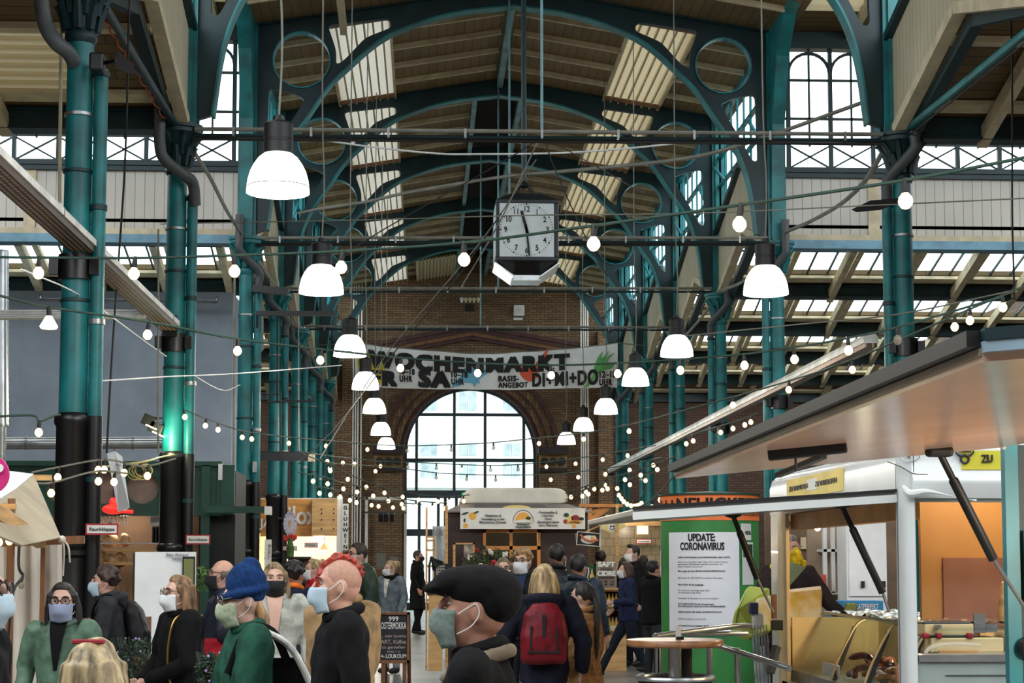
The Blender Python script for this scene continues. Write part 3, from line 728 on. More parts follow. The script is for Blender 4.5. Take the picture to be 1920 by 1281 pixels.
# tie rods across the nave with their hangers
def tierod(k, ya, yb, lab, xa, xb):
    Y = ROW[k]-.2; a, b = at(xa, ya, Y), at(xb, yb, Y)
    t = T('tie_rod', lab, 'tie rod', (a+b)/2, group='tie rods across the nave')
    part('white_conduit', CABLE, t, lambda m: m.tube([a, b], .028, 8), smooth=True)
    part('iron_rod', TEALD, t, lambda m: m.tube([a-Vector((0, -.08, .06)), b-Vector((0, -.08, .06))], .024, 8), smooth=True)
    if k < 6: part('black_conduit', BLACKI, t, lambda m: m.tube([a-Vector((0, -.02, .12)), b-Vector((0, -.02, .12))], .026, 8), smooth=True)
    n = 9
    [part('clip', ZINC, t, lambda m: m.cbox(a.lerp(b, (i+.5)/n)-Vector((0, 0, .03)), (.03, .06, .12))) for i in range(n)]
    return t
tierod(4, 242, 252, 'nearest tie rod with white and black conduits, crossing above the clock', 365, 1655)
tierod(5, 446, 446, 'second tie rod with conduits, passing behind the clock', 470, 1440)
tierod(6, 541, 541, 'third tie rod with conduits, in front of the brick gable', 520, 1335)
tierod(7, 612, 614, 'fourth tie rod with conduits, just above the banner', 570, 1255)
for px_, y1, k, lab in ((1016, 247, 4, 'pale hanger rod holding the nearest tie rod right of the clock rod'), (955, 444, 5, 'thin hanger rod holding the second tie rod, left of the clock'), (934, 540, 6, 'thin hanger rod down to the third tie rod below the clock'), (901, 612, 7, 'thin hanger rod on the brick gable down to the fourth tie rod')):
    a = at(px_, y1, ROW[k]-.2); mb = MB(); zt = roofz(a.x-NC)-.1 if k != 6 and k != 7 else 11.6
    mb.tube([a, (a.x, a.y, zt)], .018, 8); tag(mb.build('hanger_rod', TEALL, smooth=True), lab, 'rod')
# ------------------------------------------------------------------ pendant lamps
SHADE = mat('glowing_shade', (250, 250, 246), .4, var=0, emit=2.3, ecol=(255, 252, 244))
LIP = mat('shade_lip', (46, 48, 48), .5, var=0)
LAMPY = []
def lamp(px_, yrim, wd_, lab):
    Y = FPX*.48/wd_; p = at(px_, yrim, Y)
    t = T('pendant_lamp', lab, 'lamp', p, group='bell shaped pendant lamps')
    part('shade', SHADE, t, lambda m: m.lathe([(.24, 0), (.238, .045), (.23, .1), (.212, .165), (.185, .22), (.15, .27), (.112, .3), (.06, .31)], p, 32, cap=False), smooth='all')
    part('rim', LIP, t, lambda m: m.lathe([(.237, .04), (.241, .04), (.241, .046), (.237, .046)], p, 32), smooth='all')
    b = part('bulb', SHADE, t, lambda m: m.ball(p+Vector((0, 0, .13)), (.06, .06, .09)), smooth='all')
    part('ballast_housing', BLACKP, t, lambda m: m.lathe([(.09, .3), (.112, .305), (.112, .39), (.106, .395), (.106, .41), (.112, .415), (.112, .53), (.09, .55), (.05, .56), (.04, .6)], p, 20), smooth=True)
    zt = roofz(p.x-NC)+.03
    part('cord', CABLE, t, lambda m: m.tube(spline([p+Vector((0, 0, .56)), p+Vector((.02, 0, 1.2)), p+Vector((-.01, 0, 2.4)), (p.x, p.y, zt)], 4), .009, 6), smooth=True)
    l = lamp_light('pendant_light', p+Vector((0, 0, .05)), 140, (1, .93, .82), .15)
    return p
LO = ['nearest', 'second', 'third', 'fourth', 'fifth', 'sixth', 'last']
for i, a in enumerate([(521, 362, 119), (602.5, 550, 84), (656, 668, 62), (685, 730, 51), (702, 775, 44), (714, 816, 38), (724, 842, 34)]):
    lamp(*a, 'white glowing bell lamp hung over the hall, %s of the left row' % LO[i])
for i, a in enumerate([(1436, 552, 86), (1269, 668, 62.5), (1191.5, 723, 52), (1136, 776, 45), (1094, 808, 39), (1062, 833, 35)]):
    lamp(*a, 'white glowing bell lamp hung over the hall, %s of the right row' % (LO[i] if i < 5 else 'last'))
# ------------------------------------------------------------------ the clock
YC = 26.7; cc = at(988.5, 431, YC-.48); S = 118/pxm(YC-.48); h = S/2
t = T('hanging_clock', 'square dark hanging clock with white dial showing half past eleven', 'clock', cc+Vector((0, .48, -h)))
CLK = mat('clock_case', (34, 42, 48), .4, 0, .1); DIAL = mat('clock_dial', (222, 232, 234), .5, var=.03); CX, CYf, CZ = cc.x, YC-.48, cc.z
dp = .95
part('case', CLK, t, lambda m: [m.box(CX-h, CX+h, CYf, CYf+dp, CZ-h, CZ-h+.06), m.box(CX-h, CX+h, CYf, CYf+dp, CZ+h-.06, CZ+h), m.box(CX-h, CX-h+.05, CYf, CYf+dp, CZ-h+.06, CZ+h-.06), m.box(CX+h-.05, CX+h, CYf, CYf+dp, CZ-h+.06, CZ+h-.06), m.box(CX-h+.05, CX+h-.05, CYf+.05, CYf+dp-.05, CZ-h+.06, CZ+h-.06)], bevel=.008)
part('roof', CLK, t, lambda m: m.add([(CX-h*.98, CYf, CZ+h), (CX+h*.98, CYf, CZ+h), (CX+h*.98, CYf+dp, CZ+h), (CX-h*.98, CYf+dp, CZ+h), (CX-h*.5, CYf+.25, CZ+h+.14), (CX+h*.5, CYf+.25, CZ+h+.14), (CX+h*.5, CYf+dp-.25, CZ+h+.14), (CX-h*.5, CYf+dp-.25, CZ+h+.14)], [(0, 1, 5, 4), (1, 2, 6, 5), (2, 3, 7, 6), (3, 0, 4, 7), (4, 5, 6, 7), (3, 2, 1, 0)]))
part('underside', BLACKI, t, lambda m: m.add([(CX-h*.94, CYf+.02, CZ-h), (CX+h*.94, CYf+.02, CZ-h), (CX+h*.94, CYf+dp-.02, CZ-h), (CX-h*.94, CYf+dp-.02, CZ-h), (CX-h*.45, CYf+.2, CZ-h-.18), (CX+h*.45, CYf+.2, CZ-h-.18), (CX+h*.45, CYf+dp-.2, CZ-h-.18), (CX-h*.45, CYf+dp-.2, CZ-h-.18)], [(0, 4, 5, 1), (1, 5, 6, 2), (2, 6, 7, 3), (3, 7, 4, 0), (4, 7, 6, 5), (0, 1, 2, 3)]))
for s_ in (-1, 1):
    part('reflector', STEEL, t, lambda m: m.bar((CX+s_*(h+.02), CYf+.45, CZ-h-.03), (CX+s_*h*.42, CYf+.45, CZ-h-.24), .9, .02, up=(0, 0, 1)))
    part('side_dial', DIAL, t, lambda m: m.box(CX+s_*h-.01, CX+s_*h+.01, CYf+.06, CYf+dp-.06, CZ-h+.07, CZ+h-.07))
part('downlight', STEEL, t, lambda m: m.box(CX-.22, CX+.22, CYf+.2, CYf+.7, CZ-h-.27, CZ-h-.19))
f_ = part('dial', DIAL, t, lambda m: m.box(CX-h+.04, CX+h-.06, CYf+.012, CYf+.05, CZ-h+.05, CZ+h-.05))
DC = at(987.4, 431, CYf); DX, DZ = DC.x, DC.z; px = 1/pxm(CYf)
dots = MB(); 
for i in range(60):
    a = 2*PI*i/60; r_ = 49.5*px
    if i % 5: dots.cbox((DX+r_*math.sin(a), CYf+.01, DZ+r_*math.cos(a)), (.008, .006, .018), Matrix.Rotation(a, 4, 'Y'))
    else: dots.lathe([(.001, -.004), (.013, -.004), (.013, .004), (.001, .004)], (DX+r_*math.sin(a), CYf+.01, DZ+r_*math.cos(a)), 10, axis='Y')
dots.build('minute_marks', BLACKP, f_)
for i in range(1, 13):
    a = 2*PI*i/12; r_ = 40*px
    text('numeral', str(i), .125, BLACKP, f_, (DX+r_*math.sin(a), CYf+.006, DZ+r_*math.cos(a)), bold=.012, xs=.82)
for a, L_, wd_, back in ((R(-15), 38*px, .032, .06), (R(174), 50*px, .022, .08)):
    d = Vector((math.sin(a), 0, math.cos(a))); c0 = Vector((DX, CYf-.006, DZ))
    part('hand', BLACKP, t, lambda m: m.bar(c0-d*back, c0+d*L_, wd_*1.3, .006, up=(0, 1, 0)))
zt = roofz(0)-.1
part('suspension_rod', TEALD, t, lambda m: m.tube([(CX-.02, YC, CZ+h+.3), (CX-.03, YC, zt)], .04, 10), smooth=True)
part('cable_loops', CABLEK, t, lambda m: [m.tube(spline([(CX-.06, YC+d*.1, CZ+h+.34), (CX-.13+.02*d, YC+d*.1, CZ+h+.24), (CX-.08, YC+d*.1, CZ+h+.13), (CX-.02, YC, CZ+h+.1)], 5), .012, 6) for d in (-1, 0, 1)]+[m.tube(spline([(CX, YC+d*.1, CZ+h+.34), (CX+.09, YC+d*.1, CZ+h+.25), (CX+.12, YC+d*.1, CZ+h+.13)], 5), .012, 6) for d in (-1, 1)]+[m.ball((CX-.02, YC, CZ+h+.32), (.08, .08, .06))], smooth=True)
# ------------------------------------------------------------------ the banner
YB = 46.0
def btop(px_): 
    t_ = (px_-912)/246; return 664-20*abs(t_)**1.6
def bbot(px_): 
    t_ = (px_-915)/245; return 731-5*abs(t_)**1.5
def bz(px_, py_): return .06*math.sin(px_*.035+py_*.05)+.04*math.sin(px_*.09-py_*.03)
def BP(px_, py_, off=0):
    p = at(px_, py_, YB); d = bz(px_, py_)-off; return Vector((p.x, YB+d, p.z))
t = T('market_banner', 'white fabric market banner with heavy black lettering strung across the nave', 'banner', at(912, 731, YB))
BAN = mat('banner_fabric', (238, 241, 243), .7, var=.03)
g = []
for j in range(9): g.append([BP(667+491*i/60, btop(667+491*i/60)+(bbot(667+491*i/60)-btop(667+491*i/60))*j/8) for i in range(61)])
mb = MB(); mb.sheet(g); cl = mb.build('fabric', BAN, t, smooth='all')
def sagy(px_, v):  # v 0..1 between top and bottom
    return btop(px_)+(bbot(px_)-btop(px_))*v
INK = mat('black_ink', (24, 25, 28), .7, var=0)
def btext(txt, x0, x1, v0, v1, m=INK, bold=.055):
    vs, fs = textmesh(txt, 1, bold=bold, align='LEFT', valign='BOTTOM_BASELINE', ext=0, space=1+bold*2.6)
    xs = [v.x for v in vs]; ys = [v.y for v in vs]; ax, bx, ay, by = min(xs), max(xs), min(ys), max(ys)
    mb = MB(); out = []
    for v in vs:
        X = x0+(x1-x0)*(v.x-ax)/(bx-ax); q = v1+(v0-v1)*(v.y-ay)/(by-ay); out.append(BP(X, sagy(X, q), .03))
    mb.add(out, fs); mb.build('lettering', m, cl, recalc=False)
def bshape(pts, col, nm_):
    n_ = len(pts); P3 = [Vector((p[0], p[1], 0)) for p in pts]; out = []
    for i in range(n_):       # rounded outline through the measured points
        a, b, c, d = P3[i-1], P3[i], P3[(i+1) % n_], P3[(i+2) % n_]
        for q in range(4):
            t_ = q/4; v = .5*((2*b)+(c-a)*t_+(2*a-5*b+4*c-d)*t_*t_+(3*b-a-3*c+d)*t_**3); out.append((v.x, v.y))
    pts = out
    cu = MB(); cu.curve([pts], 0, lambda u, v, w_: (u, v, 0)); 
    me = cu.mesh('t'); bm = bmesh.new(); bm.from_mesh(me); bmesh.ops.triangulate(bm, faces=bm.faces); bmesh.ops.subdivide_edges(bm, edges=[e for e in bm.edges if e.calc_length() > 6], cuts=2, use_grid_fill=True); bmesh.ops.triangulate(bm, faces=bm.faces)
    vs = [BP(v.co.x, v.co.y, .02) for v in bm.verts]; bm.verts.index_update(); fs = [[v.index for v in f.verts] for f in bm.faces]; bm.free()
    m = MB(); m.add(vs, fs); m.build(nm_, mat('print_'+nm_, col, .7, var=0), cl, recalc=False)
bshape([(672, 668), (690, 662), (696, 676), (703, 682), (716, 680), (722, 700), (712, 722), (694, 722), (684, 700), (672, 690)], (228, 206, 40), 'yellow_shape')
bshape([(846, 727), (858, 712), (866, 703), (872, 690), (890, 690), (902, 695), (914, 693), (912, 702), (903, 708), (898, 713), (900, 720), (894, 718), (890, 726), (884, 719), (868, 718), (862, 724), (852, 726)], (108, 178, 214), 'blue_shape')
bshape([(976, 690), (984, 684), (996, 688), (1004, 682), (1022, 660), (1028, 655), (1020, 676), (1010, 692), (1008, 706), (996, 716), (984, 712), (974, 700)], (226, 96, 66), 'red_shape')
bshape([(1096, 727), (1102, 716), (1112, 702), (1114, 688), (1120, 672), (1130, 660), (1128, 672), (1142, 658), (1136, 670), (1152, 662), (1140, 676), (1146, 684), (1154, 678), (1148, 690), (1136, 694), (1124, 700), (1112, 714), (1104, 724)], (104, 180, 100), 'green_shape')
btext('WOCHENMARKT', 690, 1069, .10, .54, bold=.075)
btext('FR', 692, 746, .58, .97, bold=.075); btext('SA', 784, 845, .50, .97, bold=.075)
btext('10–18', 749, 778, .50, .66); btext('UHR', 749, 773, .68, .84); btext('10–18', 846, 877, .50, .68); btext('UHR', 846, 870, .70, .88)
btext('BASIS-', 934, 973, .62, .78); btext('ANGEBOT', 934, 990, .80, .95); btext('DI+MI+DO', 998, 1121, .56, .94, bold=.05)
btext('12–18', 1123, 1155, .62, .78); btext('UHR', 1123, 1148, .80, .96)
part('top_rope', CABLE, t, lambda m: m.tube([BP(x, btop(x)-1) for x in range(667, 1160, 12)], .012, 5))
for px_, k, X in ((667, 0, XL), (1158, 1, XR)):
    part('tie', CABLE, t, lambda m: m.tube([BP(px_, btop(px_)), (X, 48.5, BP(px_, btop(px_)).z+.25)], .012, 5))
# ------------------------------------------------------------------ festoon strings
GLOW = mat('warm_bulb', (255, 236, 196), .3, var=0, emit=1.8, ecol=(255, 206, 138))
GLOWN = mat('warm_bulb_near', (255, 240, 210), .3, var=0, emit=2.2, ecol=(255, 212, 150))
OFFB = mat('unlit_bulb', (150, 140, 120), .15, var=0, alpha=.6)
SOCK = mat('bulb_socket', (22, 20, 18), .5, var=0)
def interp(pts, x):
    for (a, b) in zip(pts[:-1], pts[1:]):
        if a[0] <= x <= b[0]:
            t = (x-a[0])/(b[0]-a[0]); return [a[i]+(b[i]-a[i])*t for i in range(3)]
    return list(pts[0] if x < pts[0][0] else pts[-1])
sockme = {}
def festoon(lab, pts, bulbs, r=.034, cr=.009, m=None, glow=None, off=()):
    """pts: (px,py,Y) measured along the cable; bulbs: px positions"""
    W = [at(*p) for p in pts]; mid = W[len(W)//2]
    t = T('string_light', lab, 'string light', mid, group=None)
    sp = spline(W, 5)
    part('cable', m or CABLEG, t, lambda q: q.tube(sp, cr, 6), smooth=True)
    spx = []
    for i, p in enumerate(sp):   # px of each sample along pts
        n = i//5; f = (i % 5)/5; a = pts[min(n, len(pts)-1)]; b = pts[min(n+1, len(pts)-1)]; spx.append(a[0]+(b[0]-a[0])*f)
    for i, bx in enumerate(bulbs):
        j = min(range(len(spx)), key=lambda q: abs(spx[q]-bx)); 
        k = j+1 if (bx >= spx[j] and j+1 < len(spx)) or j == 0 else j-1
        if k >= len(spx): k = j
        f = 0 if spx[k] == spx[j] else (bx-spx[j])/(spx[k]-spx[j]); p = sp[j].lerp(sp[k], max(0, min(1, f)))
        lit = i not in off
        sway = Vector((rnd.uniform(-.012, .012), 0, 0))
        s_ = part('socket', SOCK, t, lambda q: q.tube([p+Vector((0, 0, r*.3)), p-Vector((0, 0, r*.9))+sway*.5, p-Vector((0, 0, r*1.8))+sway], [r*.3, r*.5, r*.45], 8), smooth=True)
        part('bulb', (glow or GLOW) if lit else OFFB, t, lambda q: q.lathe([(.005, -r*3.9), (r*.55, -r*3.75), (r*.92, -r*3.25), (r, -r*2.85), (r*.9, -r*2.35), (r*.55, -r*1.9), (r*.42, -r*1.7)], p+sway, 12), smooth='all')
    return t
festoon('thick green festoon cable with large bulbs nearest the camera, crossing in front of the clock', [(-30, 482, 11.6), (74, 483, 11.6), (254, 484, 11.5), (439, 479, 11.3), (643, 471, 11), (870, 455, 10.4), (1114, 423, 9.6), (1390, 384, 9), (1697, 338, 8.4), (1960, 288, 8)], [74, 254, 439, 643, 870, 1114, 1390, 1697], r=.037, m=CABLEG, glow=GLOWN)
festoon('green festoon cable passing in front of the banner', [(-30, 547, 12), (92, 576, 12.4), (280, 604, 13), (446, 636, 14), (603, 655, 15), (753, 671, 16), (896, 681, 16.5), (1032, 685, 16.2), (1160, 681, 15.5), (1277, 674, 15), (1395, 664, 14.4), (1487, 652, 14), (1590, 634, 13.2), (1697, 610, 12.6), (1880, 556, 12)], [280, 446, 603, 753, 896, 1032, 1160, 1277, 1395, 1487, 1590, 1686], r=.034, glow=GLOWN, off=(11,))
p = at(92, 590, 12.4)
t = T('reflector_bulb', 'single cone shaped reflector bulb hanging from the cable before the nearest left column', 'light bulb', p)
part('socket', SOCK, t, lambda q: q.tube([p+Vector((0, 0, .06)), p-Vector((0, 0, .01))], .018, 10), smooth=True)
part('reflector', mat('reflector_glass', (250, 236, 210), .2, var=0, emit=1.6, ecol=(255, 232, 195)), t, lambda q: q.lathe([(.005, -.09), (.055, -.09), (.064, -.075), (.03, -.015), (.02, .0)], p-Vector((0, 0, .01)), 18), smooth=True)
festoon('long green festoon string sagging past the arched window and rising to the right', [(345, 768, 21), (387, 785, 22), (455, 808, 24), (543, 820, 26), (612, 826, 28), (688, 833, 29), (764, 836, 30), (846, 834, 30), (925, 830, 29), (1011, 821, 27), (1094, 812, 25), (1181, 796, 23), (1280, 770, 20), (1376, 744, 18.5), (1480, 714, 17), (1597, 675, 15.5), (1790, 592, 13.5), (1960, 520, 12)], [345, 387, 410, 455, 474, 543, 612, 688, 764, 846, 925, 1011, 1094, 1181, 1376, 1480, 1597, 1790, 1818, 1880], r=.032, off=(8, 9, 10))
festoon('festoon string across the middle of the arched window', [(560, 846, 27), (614, 855, 29), (664, 860, 31), (713, 865, 32), (800, 868, 33), (880, 872, 33), (960, 872, 33), (1025, 866, 32), (1078, 860, 31), (1131, 852, 30), (1230, 835, 28)], [614, 643, 664, 713, 766, 818, 866, 918, 970, 1025, 1078, 1131, 1181], r=.033, off=(4, 5, 7, 8))
festoon('festoon string crossing the foot of the arched window', [(560, 848, 26), (618, 868, 28), (705, 874, 31), (765, 880, 32), (820, 887, 32.5), (880, 890, 33), (935, 891, 33), (1032, 890, 31), (1084, 885, 30), (1134, 879, 29), (1181, 871, 28), (1240, 858, 27)], [618, 705, 818, 876, 930, 1032, 1084, 1134, 1181, 1225], r=.033, off=(2, 3, 4))
festoon('festoon string falling from the left colonnade towards the cider stall', [(600, 862, 26), (652, 888, 27), (687, 903, 28), (720, 914, 28.5), (755, 922, 29), (800, 929, 29), (850, 931, 28.5), (880, 928, 28)], [618, 652, 687, 720, 754, 786, 820, 842, 868], r=.032)
festoon('second festoon string falling from the left colonnade over the hot wine stall', [(560, 886, 25), (613, 896, 26), (643, 906, 27), (692, 917, 28), (737, 932, 29), (786, 940, 29.5), (840, 944, 29)], [585, 613, 643, 671, 700, 728, 755, 780, 812, 836], r=.032)
festoon('lowest festoon string over the hot wine stall', [(590, 912, 25), (639, 921, 26), (669, 932, 27), (700, 938, 28), (737, 942, 29), (790, 946, 30)], [600, 617, 639, 656, 669, 696, 712, 737, 757, 778], r=.031)
festoon('festoon string rising from the cider stall roof to the right columns', [(1060, 925, 28), (1098, 912, 27.5), (1140, 898, 27), (1200, 880, 26), (1270, 855, 25)], [1070, 1098, 1116, 1137, 1174, 1200, 1232], r=.032)
festoon('lower festoon string rising from the cider stall roof to the right columns', [(1060, 938, 28), (1093, 920, 27.5), (1140, 906, 27), (1181, 898, 26.5), (1280, 870, 25)], [1093, 1105, 1130, 1140, 1181, 1215], r=.032)
festoon('dense drooping festoon loop between two right columns', [(1157, 902, 26), (1162, 918, 26), (1170, 930, 26), (1180, 937, 26), (1192, 938, 26), (1203, 932, 26), (1212, 915, 26)], [1158, 1162, 1166, 1170, 1176, 1182, 1189, 1192, 1197, 1202], r=.031)
festoon('festoon string dropping in front of the orange banded kiosk', [(1170, 968, 22), (1200, 950, 21), (1221, 938, 20), (1240, 920, 19), (1262, 895, 18)], [1179, 1200, 1221, 1237], r=.03)
festoon('festoon string near the brick wall behind the right columns', [(1240, 840, 24), (1300, 815, 23), (1380, 790, 22), (1420, 775, 21.5)], [1287, 1300, 1350, 1375, 1393, 1408], r=.03)
festoon('festoon string hung under the green kiosk roof behind the nearest column', [(60, 886, 15), (111, 876, 15.5), (195, 862, 16), (250, 872, 16), (279, 874, 16), (330, 860, 16)], [111, 185, 197, 231, 279], r=.032, m=CABLE)
festoon('second festoon string under the green kiosk roof', [(60, 906, 15), (99, 905, 15), (180, 884, 15.6), (240, 888, 16)], [99, 186, 215], r=.032, m=CABLE)
festoon('pale cable with a hanging bulb left of the nearest column', [(-20, 782, 13), (60, 779, 13.2), (74, 790, 13.2), (100, 780, 13.3), (112, 778, 13.4)], [74], r=.03)
# ------------------------------------------------------------------ plain wires and cables
def wire(nm_, lab, pts, r, m=CABLE, cat='cable'):
    mb = MB(); mb.tube(spline([at(*p) for p in pts], 5), r, 6); return tag(mb.build(nm_, m, smooth=True), lab, cat)
wire('cable_bundle', 'thick grey cable bundle from the clock rod up to the right arch', [(986, 327, 26.5), (1060, 321, 26), (1280, 298, 24.5), (1420, 262, 23.6), (1640, 184, 22.8)], .03)
wire('cable_bundle', 'grey cable bundle from the clock rod to the left arch', [(980, 327, 26.5), (900, 338, 26), (760, 362, 27), (690, 378, 28), (600, 392, 29), (560, 400, 29.7)], .025)
wire('cable_loop', 'heavy loop of grey cables between the first two right capitals', [(1655, 285, 22.8), (1625, 335, 24), (1580, 380, 26), (1520, 415, 28.5), (1470, 436, 30.2)], .035)
wire('cable_loop', 'loop of pale cables between the second and third right capitals', [(1465, 446, 30.2), (1430, 500, 32), (1390, 530, 34), (1345, 547, 36)], .032)
wire('cable_loop', 'loop of pale cables between the third and fourth right capitals', [(1345, 550, 36.2), (1320, 590, 38), (1275, 640, 41), (1262, 645, 42)], .03)
for a, lab in (([(362, 282, 23), (395, 335, 25), (425, 395, 28), (455, 442, 30.3)], 'light wrapped cable between the nearest two left capitals'), ([(480, 480, 30.6), (505, 520, 33), (523, 540, 36)], 'pale cable loop between the third and fourth left capitals'), ([(535, 560, 36.6), (555, 605, 39), (567, 615, 42)], 'pale cable loop between the fourth and fifth left capitals'), ([(576, 640, 42.6), (595, 690, 45), (606, 672, 47)], 'pale cable loop between the fifth and sixth left capitals')): wire('cable_loop', lab, a, .028)
wire('tinsel_garland', 'thin tinsel garland strung above the clock', [(600, 262, 24), (700, 276, 24), (820, 288, 24), (900, 289, 24), (1050, 287, 24), (1180, 278, 24), (1330, 262, 24)], .014, WHITEP, 'garland')
wire('guy_wire', 'taut dark wire from the tie rod down left past the clock', [(1018, 256, 22.9), (940, 305, 22.9), (720, 430, 22), (580, 520, 21)], .008, CABLEK)
wire('guy_wire', 'taut dark wire from the tie rod down right past the clock', [(1018, 256, 22.9), (1050, 340, 22.5), (1110, 470, 22), (1140, 520, 22)], .008, CABLEK)
wire('guy_wire', 'dark wire from the tie rod to the right arch', [(1018, 256, 22.9), (1100, 302, 24), (1210, 365, 28)], .008, CABLEK)
wire('rope', 'pale rope hanging diagonally left of the clock', [(1010, 262, 22.9), (935, 420, 23), (870, 530, 24), (868, 536, 24)], .01)
wire('rope', 'long pale rope running down left across the brick gable', [(1005, 300, 22.9), (900, 455, 25), (760, 620, 30), (700, 700, 30), (600, 860, 26)], .009)
wire('rope', 'long dark rope running down left across the banner', [(940, 400, 24), (850, 530, 25), (740, 660, 26), (640, 790, 25), (560, 870, 24)], .009, CABLEK)
wire('thin_wire', 'thin pale wire crossing behind the clock dial', [(300, 420, 24), (700, 412, 22), (985, 404, 21), (1300, 400, 20), (1640, 385, 19), (1920, 372, 18)], .008)
wire('thin_wire', 'thin pale wire crossing the grey wall panel', [(180, 715, 17), (320, 706, 20), (450, 700, 24), (640, 685, 30)], .008, WHITEP)
wire('thin_wire', 'thin pale wire over the grey wall panel near the second left column', [(40, 505, 14), (160, 560, 17), (300, 660, 22), (410, 730, 27), (450, 722, 30)], .008, WHITEP)
wire('thin_wire', 'thin pale wire crossing the right aisle below the skylights', [(1285, 630, 28), (1500, 608, 24), (1680, 590, 22), (1900, 545, 20)], .01, CABLE)
wire('hanging_chain', 'long dark chain hanging between the two nearest left columns', [(242, 0, 19), (238, 200, 19), (232, 350, 19), (220, 520, 19), (208, 700, 19), (200, 850, 19)], .012, CABLEK, 'chain')
wire('hanging_chain', 'thin dark chain hanging at the far right', [(1896, 0, 20), (1898, 200, 20), (1898, 400, 20), (1902, 560, 20)], .012, CABLEK, 'chain')
wire('vertical_conduit', 'pale vertical conduit left of the nearest left column', [(117, -20, 17), (114, 150, 17), (112, 320, 17), (112, 380, 17)], .018, CREAM, 'pipe')
wire('vertical_conduit', 'pale cord hanging beside the second left column', [(297, 430, 21.5), (297, 600, 21.5), (296, 780, 21.5), (297, 850, 21.5)], .012, CABLE, 'cord')
wire('vertical_conduit', 'pale conduit beside the third left column', [(440, 500, 29.9), (439, 700, 29.9), (438, 880, 29.9)], .02, CABLE, 'pipe')
# light wrapped bracing rods at the front of the transept
t = T('bracing_rod', 'dark diagonal rod wrapped in an orange light cable, upper left', 'rod', at(330, 240, 22.8))
a, b = at(333, 243, 22.6), at(180, -15, 17.7)
part('rod', TEALD, t, lambda m: m.tube([a, b], .05, 10), smooth=True)
part('orange_cable', mat('orange_cable', (196, 98, 60), .5, var=0), t, lambda m: m.tube([a.lerp(b, i/80)+Vector((-.07+.03*math.sin(i*.9), 0, .03*math.cos(i*.9))) for i in range(81)], .012, 6), smooth=True)
t = T('bracing_rod', 'teal diagonal bracing rod rising to the upper right corner', 'rod', at(1700, 245, 22.6))
a, b = at(1692, 250, 22.6), at(1950, 40, 17.5)
part('rod', TEAL, t, lambda m: m.tube([a, b], .05, 10), smooth=True); part('cable', CABLEK, t, lambda m: m.tube([a+Vector((0, 0, -.1)), b+Vector((0, 0, -.1))], .012, 6), smooth=True)

def PB(mb, x0, y0, x1, y1, Y, d0, d1):
    a, b = at(x0, y1, Y), at(x1, y0, Y); return mb.box(a.x, b.x, Y+d0, Y+d1, a.z, b.z)
# flat black heater panels on arms at the front columns
for pts, Y, a, b, lab in (([(1596, 393), (1632, 376), (1690, 371), (1688, 380), (1650, 394), (1606, 398)], 22, (1688, 376, 22), (1700, 378, 22.4), 'flat black panel on an arm of the right front column'), ([(214, 112), (222, 96), (240, 112), (264, 142), (236, 136), (218, 128)], 16.4, (218, 114, 16.4), (176, 122, 16.7), 'flat black panel on an arm of the nearest left column')):
    t = T('heater_panel', lab, 'heater', at(*a)); part('panel', BLACKP, t, lambda m: m.prism(pts, lambda u, v, w_: at(u, v, Y+w_), 0, .04)); part('arm', BLACKI, t, lambda m: m.tube([at(*a), at(*b)], .02, 8))
    if Y < 20: part('bracket_box', BLACKI, t, lambda m: PB(m, 168, 100, 196, 134, 16.5, -.05, .1), bevel=.02)
# ------------------------------------------------------------------ stalls and furniture
def PB(mb, x0, y0, x1, y1, Y, d0, d1):
    """box whose front matches a measured rectangle at distance Y, depth from Y+d0 to Y+d1"""
    a, b = at(x0, y1, Y), at(x1, y0, Y); return mb.box(a.x, b.x, Y+d0, Y+d1, a.z, b.z)
def pbox(name, m, parent, x0, y0, x1, y1, Y, d0=0, d1=.04, bevel=0, **k):
    mb = MB(); PB(mb, x0, y0, x1, y1, Y, d0, d1); return mb.build(name, m, parent, bevel=bevel, **k)
def foot(x, Y): p = at(x, 1055, Y); return Vector((p.x, Y, 0))
def leaves(mb, c, r, n, size, rg=rnd, flat=1.0):
    for i in range(n):
        d = Vector((rg.gauss(0, 1), rg.gauss(0, 1), rg.gauss(0, 1)*flat)).normalized()*r*rg.uniform(.35, 1); p = Vector(c)+d
        u = Vector((rg.gauss(0, 1), rg.gauss(0, 1), rg.gauss(0, 1))).normalized(); v = u.orthogonal().normalized(); s_ = size*rg.uniform(.6, 1.2)
        mb.add([p-u*s_, p+v*s_*.35+u.cross(v)*s_*.1, p+u*s_, p-v*s_*.35+u.cross(v)*s_*.1], [(0, 1, 2, 3)])
GREEN = mat('kiosk_green', (22, 66, 52), .5, 0, .12); GREENL = mat('leaf_green', (70, 104, 44), .6, 0, .3, 8); GREEND = mat('leaf_dark_green', (34, 56, 36), .6, 0, .3, 8)
WALLG = mat('grey_render', (148, 160, 172), .9, 0, .06, 1.5, bump=.03)
REDS = mat('sign_red', (168, 32, 44), .5, var=.03); SIGNW = mat('sign_white', (226, 226, 220), .5, var=.03)
GLOWP = mat('lit_lamp', (255, 232, 190), .4, var=0, emit=5, ecol=(255, 214, 150)); LETW = mat('white_lettering', (240, 240, 236), .5, var=0)
BROWNI = mat('brown_interior', (120, 96, 76), .7); CRUST = mat('bread_crust', (206, 150, 88), .7, 0, .25, 8, rgb2=(238, 206, 160)); CHALK = mat('chalkboard', (34, 36, 40), .7, 0, .1)
